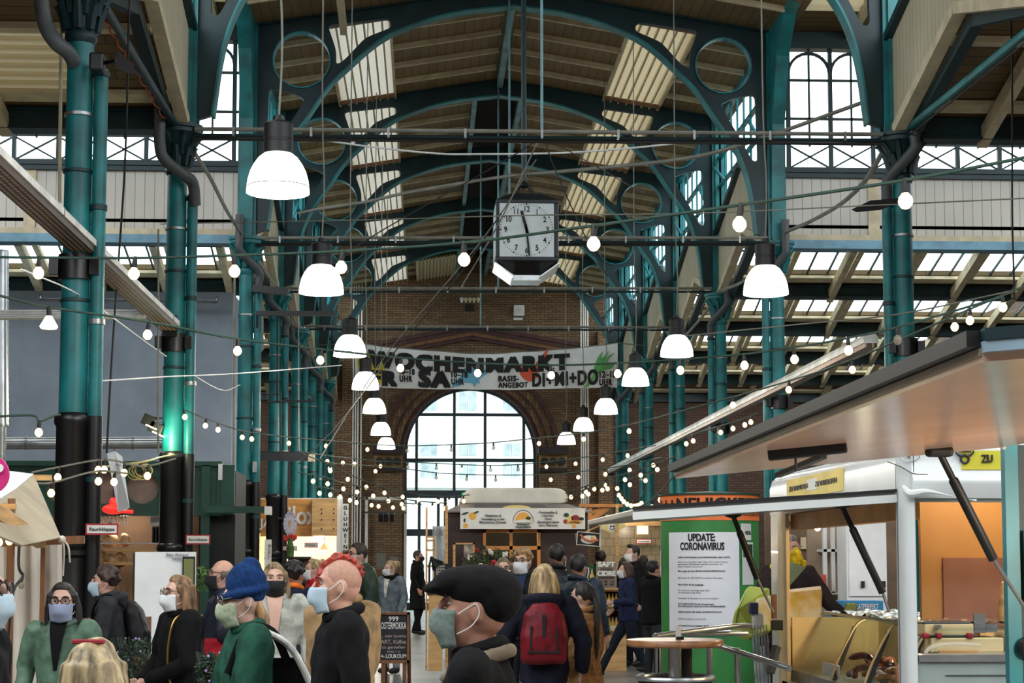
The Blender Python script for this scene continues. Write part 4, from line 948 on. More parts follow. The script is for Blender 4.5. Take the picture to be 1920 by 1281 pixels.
# --- grey rendered block on the left with its pipes
a = at(437, 548, 33); 
tag(part('rendered_block', WALLG, None, lambda m: m.box(-11.4, a.x, 33, 35.6, 0, a.z)), 'big blue-grey rendered box wall behind the left columns', 'wall block')
t = T('silver_duct', 'silver ventilation duct running level across the foot of the grey block', 'duct', at(150, 831, 25))
p0, p1 = at(-40, 832, 25), at(312, 830, 25)
part('duct', STEEL, t, lambda m: m.tube([p0, p1], .085, 18), smooth=True)
for x in (50, 145, 250): p = at(x, 831, 25); part('joint_ring', ZINC, t, lambda m: m.tube([p-Vector((.015, 0, 0)), p+Vector((.015, 0, 0))], .095, 18), smooth=True)
t = T('spiral_duct', 'vertical ribbed silver duct at the left edge of the photo', 'duct', at(5, 800, 24)); p0, p1 = at(3, 800, 24), at(3, 470, 24)
part('duct', STEEL, t, lambda m: m.tube([p0.lerp(p1, i/60) for i in range(61)], [.095+.006*(i % 2) for i in range(61)], 16), smooth=True)
part('lower_pipe', ZINC, t, lambda m: m.tube([(p0.x, p0.y, 0), p0], .07, 12), smooth=True)
tag(part('curtain_rail', ZINC, None, lambda m: [m.tube([at(74, 562, 32.5), at(408, 566, 32.5)], .03, 8), m.tube([at(76, 562, 32.5), at(76, 552, 33.02)], .015, 6), m.tube([at(407, 566, 32.5), at(406, 556, 33.02)], .015, 6)], smooth=True), 'thin horizontal metal tube near the top of the grey block', 'rail')
# --- green bakery kiosk
YK = 27.0
t = T('bakery_kiosk', 'dark green bakery kiosk with round fascia windows and warm lit interior', 'kiosk', foot(200, YK))
a, b = at(-20, 965, YK), at(412, 870, YK); zf0, zf1 = a.z, b.z; x0, x1 = a.x, b.x
circs = [at(x, 915, YK) for x in (40, 118, 198, 268)]; rr = 30/pxm(YK)
part('fascia', GREEN, t, lambda m: m.curve([[(x0, zf0), (x1, zf0), (x1, zf1), (x0, zf1)]]+[[(c.x+rr*math.cos(2*PI*i/24), c.z+rr*math.sin(2*PI*i/24)) for i in range(24)] for c in circs], .12, lambda u, v, w_: (u, YK+w_, v)))
MIRR = mat('porthole_glass', (150, 132, 120), .12, .2)
for c in circs: part('porthole', MIRR, t, lambda m: m.lathe([(.01, 0), (rr, 0), (rr, .02), (.01, .02)], (c.x, YK+.04, c.z), 24, axis='Y'))
for x in (70, 158, 232, 302, 410): pbox('fascia_rib', GREEN, t, x-2, 872, x+2, 964, YK, -.09, 0)
pbox('fascia_cap', GREEN, t, -20, 866, 418, 874, YK, -.12, .2); pbox('fascia_foot', GREEN, t, -20, 960, 418, 967, YK, -.1, .2)
pbox('corner_post', GREEN, t, 375, 873, 396, 1190, YK, -.12, .1); pbox('side_panel', GREEN, t, 396, 872, 440, 965, YK, .0, .1)
pbox('side_beam', GREEN, t, 385, 950, 497, 962, YK-.3, -.1, .1); pbox('beam_end_cap', SIGNW, t, 497, 950, 509, 966, YK-.3, -.12, .12)
part('back_wall', BROWNI, t, lambda m: m.box(x0, at(372, 900, YK).x, YK+1.6, YK+1.7, 0, zf1)); part('ceiling_board', BROWNI, t, lambda m: m.box(x0, x1, YK+.1, YK+1.7, zf1-.06, zf1)); 
part('end_wall', mat('kiosk_dark', (30, 32, 32), .7), t, lambda m: m.box(at(372, 900, YK).x, at(440, 900, YK).x, YK+.15, YK+1.7, 0, zf1-.1))
pbox('glass_rail', STEEL, t, 180, 1018, 372, 1020, YK, -.02, .02)
pbox('counter', WOODD, t, -20, 1100, 372, 1200, YK, .1, .5); pbox('shelf', PLY, t, 180, 1054, 300, 1060, YK, .6, 1.1); pbox('shelf', PLY, t, 183, 1029, 284, 1034, YK, .6, 1.1)
text('lettering', 'MARINI', .20, LETW, t, at(238, 968, YK-.02), bold=.01, align='RIGHT', fit=.62); text('lettering', '{nome di Milano}', .12, LETW, t, at(241, 980, YK-.02), bold=.01, align='RIGHT', fit=.72)
pbox('hood', STEEL, t, 276, 968, 318, 985, YK, .3, .9); 
part('pan_rack', BLACKI, t, lambda m: [PB(m, 279+6*i, 987, 282+6*i, 1018, YK, .3, .9) for i in range(6)])
lamp_light('kiosk_lamp', at(230, 975, YK+.9), 13); lamp_light('kiosk_lamp', at(60, 975, YK+.9), 4)
for i, (x, y, rx, rz, lab) in enumerate([(205, 1013, 17, 14, 'large round scored loaf on the bakery shelf'), (234, 1013, 10, 13, 'upright oval loaf beside the large round loaf'), (207, 1049, 11, 10, 'small round loaf below the large scored loaf'), (192, 1045, 8, 14, 'long loaf leaning at the left of the lower bread shelf'), (226, 1050, 13, 14, 'big floury loaf at the right of the lower bread shelf'), (214, 1068, 12, 9, 'flat loaf at the very bottom of the bread display')]):
    p = at(x, y, YK+.8); k = (YK+.8)/FPX
    tag(part('bread_loaf', CRUST, None, lambda m: m.ball(p, (rx*k, .12, rz*k), fn=lambda v: v*(1+.06*math.sin(v.x*40+v.z*30))), smooth=True), lab, 'bread', 'loaves in the bakery')
t = T('warming_lamp', 'glossy red pan shaped lamp hung before the bakery lettering', 'lamp', at(212, 962, YK-.3)); p = at(212, 955, YK-.3)
RG = mat('red_glow_plastic', (226, 52, 44), .25, var=.05, emit=.5)
part('body', RG, t, lambda m: m.ball(p, (.17, .17, .08)), smooth=True); part('top', RG, t, lambda m: m.ball(p+Vector((0, 0, .1)), (.06, .06, .08)), smooth=True); part('handle', RG, t, lambda m: m.tube([p+Vector((.1, 0, -.03)), p+Vector((.3, -.02, -.04))], .03, 8), smooth=True)
part('cord', CABLEK, t, lambda m: m.tube([p+Vector((0, 0, .17)), (p.x, p.y, p.z+1.05)], .008, 6))
# --- smoke flap signs
def smoke_sign(x0, y0, x1, y1, Y, lab):
    t = T('smoke_vent_sign', lab, 'sign', at((x0+x1)/2, y1, Y), group=None)
    pbox('frame', REDS, t, x0, y0, x1, y1, Y, 0, .02); pl = pbox('plate', SIGNW, t, x0+3*(x1-x0)/60, y0+3*(x1-x0)/60, x1-3*(x1-x0)/60, y1-3*(x1-x0)/60, Y, -.006, .01)
    w_ = (x1-x0)*.74/pxm(Y); text('lettering', 'Rauchklappe', w_*.2, INK, t, at((x0+x1)/2, (y0+y1)/2, Y-.012), fit=w_)
smoke_sign(160, 982, 222, 1003, 16.55, 'white red-framed lettered sign on the nearest black column')
smoke_sign(348, 1003, 394, 1021, 22.3, 'white red-framed lettered sign on the second black column')
smoke_sign(530, 1024, 557, 1033, 36.3, 'small red-framed lettered sign under the oval hanging sign')
smoke_sign(571, 1018, 596, 1027, 37.8, 'small dark-framed lettered sign left of the white cone lamp')
smoke_sign(1193, 1011, 1222, 1020, 41.7, 'small red-framed lettered sign before the tiled stall on the right')
tag(part('paper_strip', WHITEP, None, lambda m: m.add([at(201, 851, 18.5), at(216, 846, 18.5), at(229, 856, 18.5), at(243, 952, 18.4), at(235, 957, 18.3), at(222, 960, 18.5)], [(0, 1, 2, 3, 4, 5)]).solid(.004)), 'long torn white paper strip hanging between the first two left columns', 'paper')
text('lettering', 'NG', .04, INK, bpy.data.objects['paper_strip'], at(222, 872, 18.44))
# coiled yellow cable
t = T('coiled_cable', 'loops of pale yellow cable hung at the second left column', 'cable', at(265, 880, 20)); YC_ = mat('yellow_cable', (196, 184, 112), .5, var=0)
pts = []
for i in range(90):
    a = i*.42; pts.append(at(262+16*math.cos(a)+8*math.sin(a*.23), 884+13*math.sin(a)+3*math.cos(a*.31), 20+.05*math.sin(i)))
part('loops', YC_, t, lambda m: m.tube(pts, .007, 5)); part('run', YC_, t, lambda m: m.tube(spline([at(200, 875, 19), at(270, 866, 20), at(300, 858, 21.5), at(332, 852, 22.6)], 6), .012, 6), smooth=True)
# floodlights on column two
for i, (x, y, lab) in enumerate([(281, 790, 'black floodlight with glowing lens on the left of the lit column'), (293, 803, 'lower black floodlight with glowing lens beside the lit column')]):
    t = T('floodlight', lab, 'floodlight', at(x, y, 22.5)); p = at(x, y, 22.5)
    part('housing', BLACKP, t, lambda m: m.cbox(p, (.18, .14, .14), Matrix.Rotation(R(25), 4, 'Y')), bevel=.01); part('lens', GLOWP, t, lambda m: m.cbox(p+Vector((.03, -.03, -.08)), (.15, .1, .015), Matrix.Rotation(R(25), 4, 'Y')))
    part('bracket', BLACKI, t, lambda m: m.tube([p+Vector((0, .05, .05)), at(318, y-5, 22.85)], .012, 6))
lamp_light('floodlight_beam', at(306, 822, 22.15), 16, (.9, 1, .6), .1)
# --- canvas stall at the left edge
YS = 11.0
t = T('canvas_stall', 'market stall of pale canvas on rough timber posts at the left edge', 'stall', foot(40, YS))
CANV = mat('grey_canvas', (176, 164, 140), .9, 0, .08, 3); CLOTH = mat('white_cloth', (204, 194, 180), .9, 0, .06, 2)
rf = [[at(-60, 900, 10), at(60, 905, 12.6)], [at(-60, 960, 9.7), at(78, 945, 12.0)], [at(-60, 1010, 9.5), at(90, 975, 11.4)], [at(-60, 1020, 9.4), at(108, 1012, 10.9)]]
part('canopy', CANV, t, lambda m: m.add([at(-60, 905, 10.2), at(62, 893, 12.4), at(112, 1010, 11.0), at(40, 1025, 10), at(-60, 985, 9.2), at(0, 900, 11.2)], [(0, 5, 4), (5, 1, 2, 3), (5, 3, 4)]).solid(.01))
part('side_cloth', CLOTH, t, lambda m: m.sheet([[at(-60+(175)*i/24, y, 11.6+.05*math.sin(i*1.3)) for i in range(25)] for y in (1012, 1100, 1200, 1320)]).solid(.006), smooth=True)
for x, y0, w_, Y in ((22, 1000, 12, 10.6), (82, 1000, 8, 11.3)):
    part('post', WOODD, t, lambda m: m.bar(at(x, y0-10 if x > 40 else 935, Y), foot(x, Y), w_/pxm(Y), w_/pxm(Y), up=(0, 1, 0)))
part('rail', WOODD, t, lambda m: m.bar(at(-40, 1020, 11.2), at(158, 1012, 11.2), .05, .05)); part('rail', PINE, t, lambda m: m.bar(at(-40, 950, 10.3), at(30, 950, 10.3), .045, .03)); part('rail', PINE, t, lambda m: m.bar(at(-60, 930, 9.4), at(78, 1016, 11.1), .06, .08)); part('rail', PINE, t, lambda m: m.bar(at(58, 896, 12.4), at(96, 896, 12.4), .05, .04))
part('tie_string', CLOTH, t, lambda m: [m.tube(spline([at(116, 1010, 11), at(120, 1030, 11), at(118, 1080, 11)], 4), .006, 5), m.tube(spline([at(116, 1010, 11), at(128, 1025, 11), at(131, 1055, 11)], 4), .006, 5), m.ball(at(116, 1012, 11), .025)], smooth=True)
festoon('festoon string with three glowing bulbs inside the canvas stall', [(-20, 1000, 10.5), (15, 995, 10.4), (40, 985, 10.6), (60, 1000, 10.6), (75, 1005, 10.8)], [2, 15, 28], r=.022, m=CABLEK)
festoon('black cable with an unlit bulb dangling before the white stall cloth', [(38, 985, 10.6), (35, 1060, 10.5), (43, 1082, 10.5), (25, 1110, 10.4), (15, 1200, 10.4)], [42], r=.02, m=CABLEK, off=(0,))
t = T('round_sign', 'round pink sign with white dot cut by the left edge', 'sign', at(-15, 930, 9)); c = at(-20, 890, 9); PINK = mat('pink_sign', (206, 30, 118), .5, var=.03)
part('disc', PINK, t, lambda m: m.lathe([(.01, 0), (.098, 0), (.098, .02), (.01, .02)], c, 32, axis='Y')); part('dot', WHITEP, t, lambda m: m.lathe([(.005, 0), (.022, 0), (.022, .01), (.005, .01)], at(-2, 878, 8.985), 16, axis='Y')); part('hanger', CABLEK, t, lambda m: m.tube([at(-20, 855, 9), at(-20, 760, 9.4)], .004, 5))
tag(part('paper_cone', WHITEP, None, lambda m: m.add([at(-30, 880, 10), at(62, 891, 10.2), at(30, 918, 9.9), at(2, 936, 9.7), at(-30, 940, 9.7)], [(0, 1, 2), (0, 2, 3), (0, 3, 4)]).solid(.008)), 'white folded sheet behind the pink round sign', 'sheet')
# --- white board with framed picture
t = T('white_board', 'white upright partition board with a small framed picture on its edge', 'board', foot(300, 15.5))
pbox('panel', WHITEP, t, 249, 1035, 367, 1290, 15.5, 0, .05); pbox('left_edge', BLACKP, t, 247, 1037, 250, 1290, 15.5, 0, .06)
f_ = pbox('picture_frame', BLACKP, t, 341, 1044, 366, 1165, 15.5, -.02, 0); pbox('picture', mat('picture_print', (196, 190, 130), .6, 0, .4, 9, rgb2=(110, 120, 60)), f_, 344, 1048, 364, 1160, 15.5, -.03, -.02)
text('lettering', 'Bitte Abstand\nhalten', .035, INK, t, at(332, 1044, 15.48))
t = T('potted_plant', 'bright green leafy plant right of the white board', 'plant', foot(380, 16)); part('pot', WOODD, t, lambda m: m.lathe([(.09, .95), (.12, 1.15), (.1, 1.15)], foot(380, 16), 16))
part('stand', BLACKI, t, lambda m: m.lathe([(.14, 0), (.14, .03), (.03, .05), (.03, .95)], foot(380, 16), 12)); part('foliage', GREENL, t, lambda m: leaves(m, at(380, 1085, 16), .12, 160, .03))
# flower bush bottom left
for x, y, Y, r, lab in ((250, 1235, 11.9, .14, 'dark green flowering bush behind the blurred blonde head'), (395, 1255, 9.6, .09, 'low leafy bunch beside the woman with clasped hands')):
    t = T('flower_bush', lab, 'plant', foot(x, Y)); c = at(x, y, Y)
    part('foliage', GREEND, t, lambda m: leaves(m, c, r, 420, .02, flat=1.4)); part('stems', GREEND, t, lambda m: [m.tube([(c.x, c.y, c.z-.3), (c.x+rnd.uniform(-r, r), c.y+rnd.uniform(-r, r), c.z+r)], .004, 4) for i in range(14)])
    part('blossoms', mat('lilac_petals', (168, 150, 200), .6), t, lambda m: [m.ball((c.x+rnd.uniform(-r, r), c.y-r*.6, c.z+rnd.uniform(-.1, r)), .008, 6, 4) for i in range(9)])
    part('bucket', ZINC, t, lambda m: m.lathe([(.09, c.z-.5), (.11, c.z-.22), (.1, c.z-.22)], foot(x, Y), 16)); part('crate', WOODD, t, lambda m: m.box(c.x-.2, c.x+.2, Y-.15, Y+.15, 0, c.z-.5))
t = T('produce_stand', 'low stand with green jars behind the dark column', 'stand', foot(205, 14)); c = at(205, 1160, 14)
part('table', WOODD, t, lambda m: m.box(c.x-.2, c.x+.25, 13.9, 14.5, 0, c.z))
jar = None
for i in range(6):
    p = at(188+10*i, 1160-3*i, 14+.05*i); r_ = T('green_jar', 'green jar with pale label in a slanted row behind the dark column', 'jar', (p.x, p.y, c.z), group='green jars on the stand')
    r0 = Vector((p.x, p.y, c.z)); part('jar', mat('jar_green', (64, 118, 70), .3, var=.1), r_, lambda m: m.lathe([(.02, 0), (.025, .01), (.025, .1), (.018, .11)], r0, 12), smooth=True); part('lid', ZINC, r_, lambda m: m.lathe([(.02, .11), (.02, .125), (.005, .126)], r0, 12)); part('label', SIGNW, r_, lambda m: m.lathe([(.0255, .03), (.0255, .08)], r0, 12, cap=False))
# --- hot wine stall
YG = 38
t = T('hot_wine_stall', 'plywood fronted hot wine stall with warm lit interior behind the left columns', 'stall', foot(560, YG))
ORP = mat('orange_lit_plywood', (222, 158, 82), .5, 0, .12, 2, stretch=(1, 1, 5));  # plywood with the orange lamplight on it put into the colour
pbox('sign_panel', ORP, t, 488, 936, 588, 1006, YG, 0, .1); pbox('plywood_box', PLY, t, 586, 936, 633, 1005, YG, -.35, .5, bevel=.01); pbox('white_post', WHITEP, t, 630, 931, 641, 1180, YG, -.1, .5)
part('screws', BLACKI, t, lambda m: [m.lathe([(.002, 0), (.018, 0), (.018, .01), (.002, .01)], at(x, y, YG-.37), 8, axis='Y') for x in (603, 626) for y in (955, 963, 975, 992)])
part('back_wall', mat('lit_wall', (236, 222, 196), .7), t, lambda m: PB(m, 480, 1000, 640, 1190, YG+1.5, 0, .1)); part('roof', WHITEP, t, lambda m: PB(m, 488, 934, 636, 938, YG, .1, 1.6)); pbox('counter', PINE, t, 488, 1090, 632, 1190, YG, 0, .5)
text('lettering', 'philox', .55, LETW, t, at(548, 968, YG-.03), bold=.02, fit=1.05); text('lettering', 'JAUSE', .25, LETW, t, at(516, 982, YG-.03), bold=.02, fit=.65)
for px_ in (520, 575, 606):
    p = at(px_, 1016, YG+.5); 
lamp_light('stall_lamp', at(605, 1030, YG+.6), 27.0, (1, .85, .62)); lamp_light('stall_lamp', at(525, 1020, YG+.6), 27.0, (1, .8, .5))
t2 = T('cone_lamp', 'white cone pendant lamp inside the hot wine stall', 'lamp', at(608, 1031, YG+.4)); p = at(608, 1031, YG+.4)
part('shade', WHITEP, t2, lambda m: m.lathe([(.13, 0), (.015, .15), (.012, .16)], p, 24, cap=False), smooth=True); part('cord', CABLEK, t2, lambda m: m.tube([p+Vector((0, 0, .15)), (p.x, p.y, at(0, 939, YG).z)], .006, 5)); part('bulb', GLOWP, t2, lambda m: m.ball(p+Vector((0, 0, .03)), .035))
t = T('vertical_sign', 'tall narrow white sign with black vertical lettering on the hot wine stall', 'sign', at(648, 1032, YG-.2))
pbox('panel', SIGNW, t, 642, 945, 653.5, 1032, YG-.2, 0, .06)
for i, ch in enumerate('GLUHWEIN'): text('letter', ch, .115, INK, t, at(647.7, 952.5+10.5*i, YG-.21), bold=.03)
text('dots', '..', .09, INK, t, at(647.7, 957.2, YG-.21)) if False else None
t = T('oval_sign', 'oval lilac-white hanging sign with a cone picture between the left columns', 'sign', at(544, 1005, 36.2)); c = at(544, 982, 36.2); k = 1/pxm(36.2)
part('disc', mat('lilac_white', (206, 200, 214), .5, var=.03), t, lambda m: m.prism([(c.x+12.5*k*math.cos(2*PI*i/28), c.z+23*k*math.sin(2*PI*i/28)) for i in range(28)], lambda u, v, w_: (u, w_, v), 36.2, 36.23)); part('cone_picture', PINE, t, lambda m: m.prism([(c.x-.05, c.z+.06), (c.x+.02, c.z+.06), (c.x-.01, c.z-.12)], lambda u, v, w_: (u, w_, v), 36.185, 36.2)); part('arm', BLACKI, t, lambda m: m.bar(at(520, 972, 36.25), at(552, 972, 36.25), .05, .04))
pur = mat('purple_ink', (130, 96, 132), .6, var=0)
for i in range(14):
    a = 2*PI*i/14; text('letter', 'MARKTPOMMESFRITZ'[i], .07, pur, t, (c.x+9.8*k*math.sin(a), 36.19, c.z+19*k*math.cos(a)), ux=(math.cos(a), 0, -math.sin(a)), uy=(math.sin(a), 0, math.cos(a)))
t = T('red_flowers', 'bunch of red flowers in a glass vase below the oval sign', 'flowers', at(544, 1044, 35.2)); part('blossoms', mat('red_petals', (206, 40, 30), .6, 0, .2), t, lambda m: [m.ball(at(544+rnd.uniform(-11, 11), 1009+rnd.uniform(-5, 4), 35.2), .035, 7, 5) for i in range(18)], smooth=True); p = at(544, 1044, 35.2); part('vase', GREENL, t, lambda m: m.lathe([(.07, 0), (.08, .15), (.05, .3), (.06, .36)], p, 12), smooth=True)
t = T('bottle_shelf', 'dark shelf unit with bottles under the oval hanging sign', 'shelf', foot(560, 35)); pbox('top', BLACKI, t, 532, 1044, 582, 1048, 35, 0, .4); pbox('back', BROWNI, t, 536, 1048, 580, 1180, 35, .35, .4)
for y in (1068, 1092): pbox('board', BLACKI, t, 534, y, 580, y+2, 35, 0, .35)
t = T('menu_posters', 'white menu panel with red print between two left columns', 'poster', foot(502, 33)); pbox('panel', SIGNW, t, 495, 1012, 509, 1120, 33, 0, .04); pbox('print', mat('poster_red', (196, 120, 120), .6, 0, .5, 12, rgb2=(230, 226, 226)), t, 502, 1020, 508, 1050, 33, -.01, 0)
# dark brackets, hanging platform and grey boards on the left columns
t = T('hanging_platform', 'dark steel platform with spotlights between the left columns', 'platform', at(535, 865, 32)); pbox('deck', BLACKI, t, 482, 849, 584, 856, 32, -.3, .3); pbox('edge', mat('dark_steel', (54, 56, 58), .4, .5), t, 480, 852, 588, 866, 32, -.35, -.28)
pbox('spot', CREAM, t, 578, 852, 590, 866, 31.6, -.1, .1); part('hangers', ZINC, t, lambda m: [m.tube([at(x, 850, 32), at(x, 480, 32)], .012, 6) for x in (486, 560)])
tag(part('frame_pipe', BLACKI, None, lambda m: [m.tube([at(478, 738, 31), at(526, 740, 31), at(526, 850, 31)], .02, 6), m.tube([at(500, 754, 31), at(590, 752, 31), at(578, 742, 31)], .02, 6), m.tube([at(482, 738, 31), at(482, 588, 30.3)], .015, 6), m.tube([at(520, 752, 31), at(520, 588, 30.3)], .015, 6)], smooth=True), 'thin black pipe frame hanging between the left columns', 'frame')
tag(part('bracket_arm', BLACKI, None, lambda m: m.bar(at(480, 588, 30.2), at(628, 588, 30.2), .09, .08)), 'long black horizontal bracket arm on the third left column', 'bracket')
tag(part('bracket_arm', BLACKI, None, lambda m: m.bar(at(474, 541, 30.2), at(540, 548, 30.2), .12, .12)), 'short thick black bracket at the third left capital', 'bracket')
tag(part('grey_board', mat('grey_board', (150, 154, 156), .7), None, lambda m: m.prism([(480, 567), (494, 580), (495, 655), (485, 665), (478, 655)], lambda u, v, w_: at(u, v, 31+w_), 0, .05)), 'pale grey pointed board behind the third left column', 'board')
tag(part('hanging_card', WHITEP, None, lambda m: PB(m, 409, 870, 417, 900, 26, 0, .02)), 'small white card left of the third left column', 'card')
tag(part('switch_box', ZINC, None, lambda m: PB(m, 474, 866, 482, 886, 30.4, -.06, .05)), 'small grey switch box on the third left column', 'box')
# --- white door frame on the brick wall with stage lights
t = T('white_doorway', 'white painted timber doorway surround on the far brick wall', 'doorway', foot(722, 58)); 
for x0, y0, x1, y1 in ((683, 932, 690, 1150), (683, 932, 762, 938), (757, 932, 763, 1150)): pbox('board', CREAMW, t, x0, y0, x1, y1, 58, 0, .1)
t = T('stage_light', 'cluster of black stage lights hanging in the white frame', 'spotlight', at(722, 975, 57.9)); part('bar', BLACKI, t, lambda m: m.bar(at(684, 961, 57.95), at(762, 961, 57.95), .06, .06))
for x in (714, 724, 735): p = at(x, 970, 57.8); part('head', BLACKP, t, lambda m: m.cbox(p, (.15, .25, .26), Matrix.Rotation(R(20), 4, 'X')), bevel=.02)
for x0, y0, x1, y1, lab in ((706, 1037, 724, 1065, 'pale poster on the brick behind the man in the green puffer'), (732, 1045, 746, 1064, 'small pale poster behind the woman in the denim jacket')): tag(pbox('wall_poster', mat('poster_paper', (196, 194, 184), .6, 0, .3, 6, rgb2=(120, 118, 112)), None, x0, y0, x1, y1, 55, 0, .02), lab, 'poster')
# --- sandwich board
YW = 19
t = T('sandwich_board', 'wood framed chalkboard A-stand with white handwriting', 'chalkboard', foot(740, YW))
for x0, y0, x1, y1 in ((709, 1148, 768, 1153), (709, 1238, 768, 1244), (709, 1148, 714, 1244), (763, 1148, 768, 1244)): pbox('frame_rail', WOODD, t, x0, y0, x1, y1, YW, -.03, .03)
pbox('slate', CHALK, t, 713, 1152, 764, 1240, YW, -.005, .015)
for x in (716, 756): part('leg', WOODD, t, lambda m: m.bar(at(x+3, 1243, YW), foot(x+3, YW), .045, .035, up=(0, 1, 0)))
for x in (722, 766): part('leg', WOODD, t, lambda m: m.bar(at(x, 1150, YW+.03), foot(x+3, YW+.55), .04, .03, up=(0, 1, 0)))
for tx, y, s_, b in (('999', 1161, .07, .01), ('OSTERMOKKA', 1174, .1, .01), ('... oder leuwine', 1193, .045, 0), ('ART, Kaffee', 1204, .06, 0), ('zu genießen', 1214, .045, 0), ('mit i ♥', 1222, .04, 0), ('← LOUKOUM', 1231, .06, .01)):
    text('chalk_writing', tx.replace('♥', 'v').replace('←', '<-'), s_, LETW if b else mat('chalk_rose', (190, 170, 165), .8, var=0), t, at(738, y, YW-.008), bold=b, fit=min(.27, s_*len(tx)*.5))
# --- cider stall
YZ = 28.0
t = T('cider_stall', 'brown market caravan with white rounded roof, lettered white sign and wooden window', 'stall', foot(970, YZ))
BRW = mat('dark_brown_boards', (60, 42, 38), .6, 0, .15, 3)
k = 1/pxm(YZ); zr0 = at(0, 942, YZ).z; zr1 = at(0, 911, YZ).z
prof = rounded([(at(862, 0, YZ).x, zr0), (at(878, 0, YZ).x, zr1), (at(1060, 0, YZ).x, zr1), (at(1070, 0, YZ).x, zr0)], .2, 8)
part('rounded_roof', mat('cream_white_roof', (206, 204, 192), .5, 0, .05), t, lambda m: m.prism(prof, lambda u, v, w_: (u, w_, v), YZ+.35, YZ+2.2), bevel=.03)
za = at(0, 958, YZ).z; Gs = mat('grey_skirt', (128, 122, 120), .7); Gd = mat('dark_skirt', (98, 92, 92), .7)
part('roof_skirt', Gs, t, lambda m: m.add([(at(838, 0, YZ).x, YZ-.1, za), (at(1107, 0, YZ).x, YZ-.1, za), (at(1066, 0, YZ).x, YZ+.35, zr0), (at(868, 0, YZ).x, YZ+.35, zr0)], [(0, 1, 2, 3)]).solid(.02))
part('skirt_stripe', Gd, t, lambda m: m.add([(at(888, 0, YZ).x, YZ-.125, za), (at(1030, 0, YZ).x, YZ-.125, za), (at(1018, 0, YZ).x, YZ+.325, zr0), (at(894, 0, YZ).x, YZ+.325, zr0)], [(0, 1, 2, 3)]).solid(.012))
bx0, bx1 = at(842, 0, YZ).x, at(1098, 0, YZ).x
wl, wr = at(906, 0, YZ).x, at(1012, 0, YZ).x; wt, wb = at(0, 994, YZ).z, at(0, 1085, YZ).z
part('front', BRW, t, lambda m: m.curve([[(bx0, 0), (bx1, 0), (bx1, za), (bx0, za)], [(wl, wb), (wr, wb), (wr, wt), (wl, wt)]], .06, lambda u, v, w_: (u, YZ+.03+w_, v)))
part('side', BRW, t, lambda m: [m.box(bx0, bx0+.05, YZ+.06, YZ+2.2, 0, za), m.box(bx1-.05, bx1, YZ+.06, YZ+2.2, 0, za), m.box(bx0, bx1, YZ+2.15, YZ+2.2, 0, za), m.box(bx0, bx1, YZ+.06, YZ+2.2, za-.04, za)])
OW = mat('orange_window_wood', (206, 136, 62), .45, 0, .1)
for x0, y0, x1, y1 in ((905, 992, 911, 1085), (1007, 992, 1013, 1085), (955, 992, 961, 1085), (905, 992, 1013, 999), (905, 1024, 1013, 1031)): pbox('window_frame', OW, t, x0, y0, x1, y1, YZ, -.05, .02)
for x0, x1 in ((911, 955), (961, 1007)): pbox('pane', GLASS, t, x0, 999, x1, 1024, YZ, .0, .005)
lamp_light('stall_lamp', at(960, 1002, YZ+.8), 12.0, (1, .75, .45))
pbox('warm_top', OW, t, 905, 988, 1013, 993, YZ, -.03, .05)
s_ = pbox('sign', SIGNW, t, 863, 953, 1097, 992, YZ-.25, 0, .03)
DG = mat('dark_green_ink', (30, 70, 44), .6, var=0); GI = mat('grey_ink', (70, 70, 74), .6, var=0)
for tx, x, y, w_ in (('Obstanbau &', 924, 967, 31), ('Veredelung in der', 924, 973.5, 44), ('Märkischen Schweiz', 924, 979.5, 50), ('Fruchtsäfte &', 1028, 961, 34), ('- schorlen', 1026, 967, 24), ('Cidre', 1028, 973, 13), ('Saisongetränke', 1028, 979, 40), ('vom Feinsten', 1028, 985, 36)):
    text('lettering', tx, .055, GI, s_, at(x, y, YZ-.262), bold=.012, fit=w_*k)
for tx, y, w_ in (('Biokelterei', 983, 22), ('Bergschäferei', 988, 28)): text('lettering', tx, .045, DG, s_, at(981, y, YZ-.262), bold=.02, fit=w_*k)
ORG = mat('sun_orange', (232, 170, 70), .6, var=.03)
c = at(981, 979, YZ-.256); part('sun', ORG, s_, lambda m: m.prism([(c.x+15*k*math.cos(PI*i/20), c.z+18*k*math.sin(PI*i/20)) for i in range(21)], lambda u, v, w_: (u, w_, v), YZ-.258, YZ-.25))
part('sun_arc', GI, s_, lambda m: m.tube([(c.x+19*k*math.cos(PI*i/20), YZ-.256, c.z+22*k*math.sin(PI*i/20)) for i in range(21)], .004, 4)); part('tree', DG, s_, lambda m: m.ball((c.x+.08, YZ-.26, c.z+.06), (.04, .006, .025)))
part('hill', SIGNW, s_, lambda m: m.prism([(c.x+17*k*math.cos(PI*i/16), c.z-.01+6*k*math.sin(PI*i/16)) for i in range(17)], lambda u, v, w_: (u, w_, v), YZ-.266, YZ-.259))
part('sun_top', mat('pale_yellow', (224, 204, 130), .6, var=0), t, lambda m: m.prism([(c.x+27*k*math.cos(PI*i/20)-.1, at(0, 953, YZ).z+6*k*math.sin(PI*i/20)) for i in range(21)], lambda u, v, w_: (u, w_, v), YZ-.24, YZ-.23))
for x, y, r_ in ((886, 968, 7), (873, 986, 4.5)): p = at(x, y, YZ-.256); part('fruit_picture', ORG, s_, lambda m: m.lathe([(.001, 0), (r_*k, 0), (r_*k, .006), (.001, .006)], p, 16, axis='Y'))
for x, y, dx, dz in ((872, 963, 7, 2), (871, 976, 2, 4), (893, 961, 5, 2)): p = at(x, y, YZ-.256); part('leaf_picture', DG, s_, lambda m: m.prism([(p.x+dx*k*math.cos(2*PI*i/12), p.z+dz*k*math.sin(2*PI*i/12)+.3*dx*k*math.cos(2*PI*i/12)) for i in range(12)], lambda u, v, w_: (u, w_, v), YZ-.258, YZ-.25))
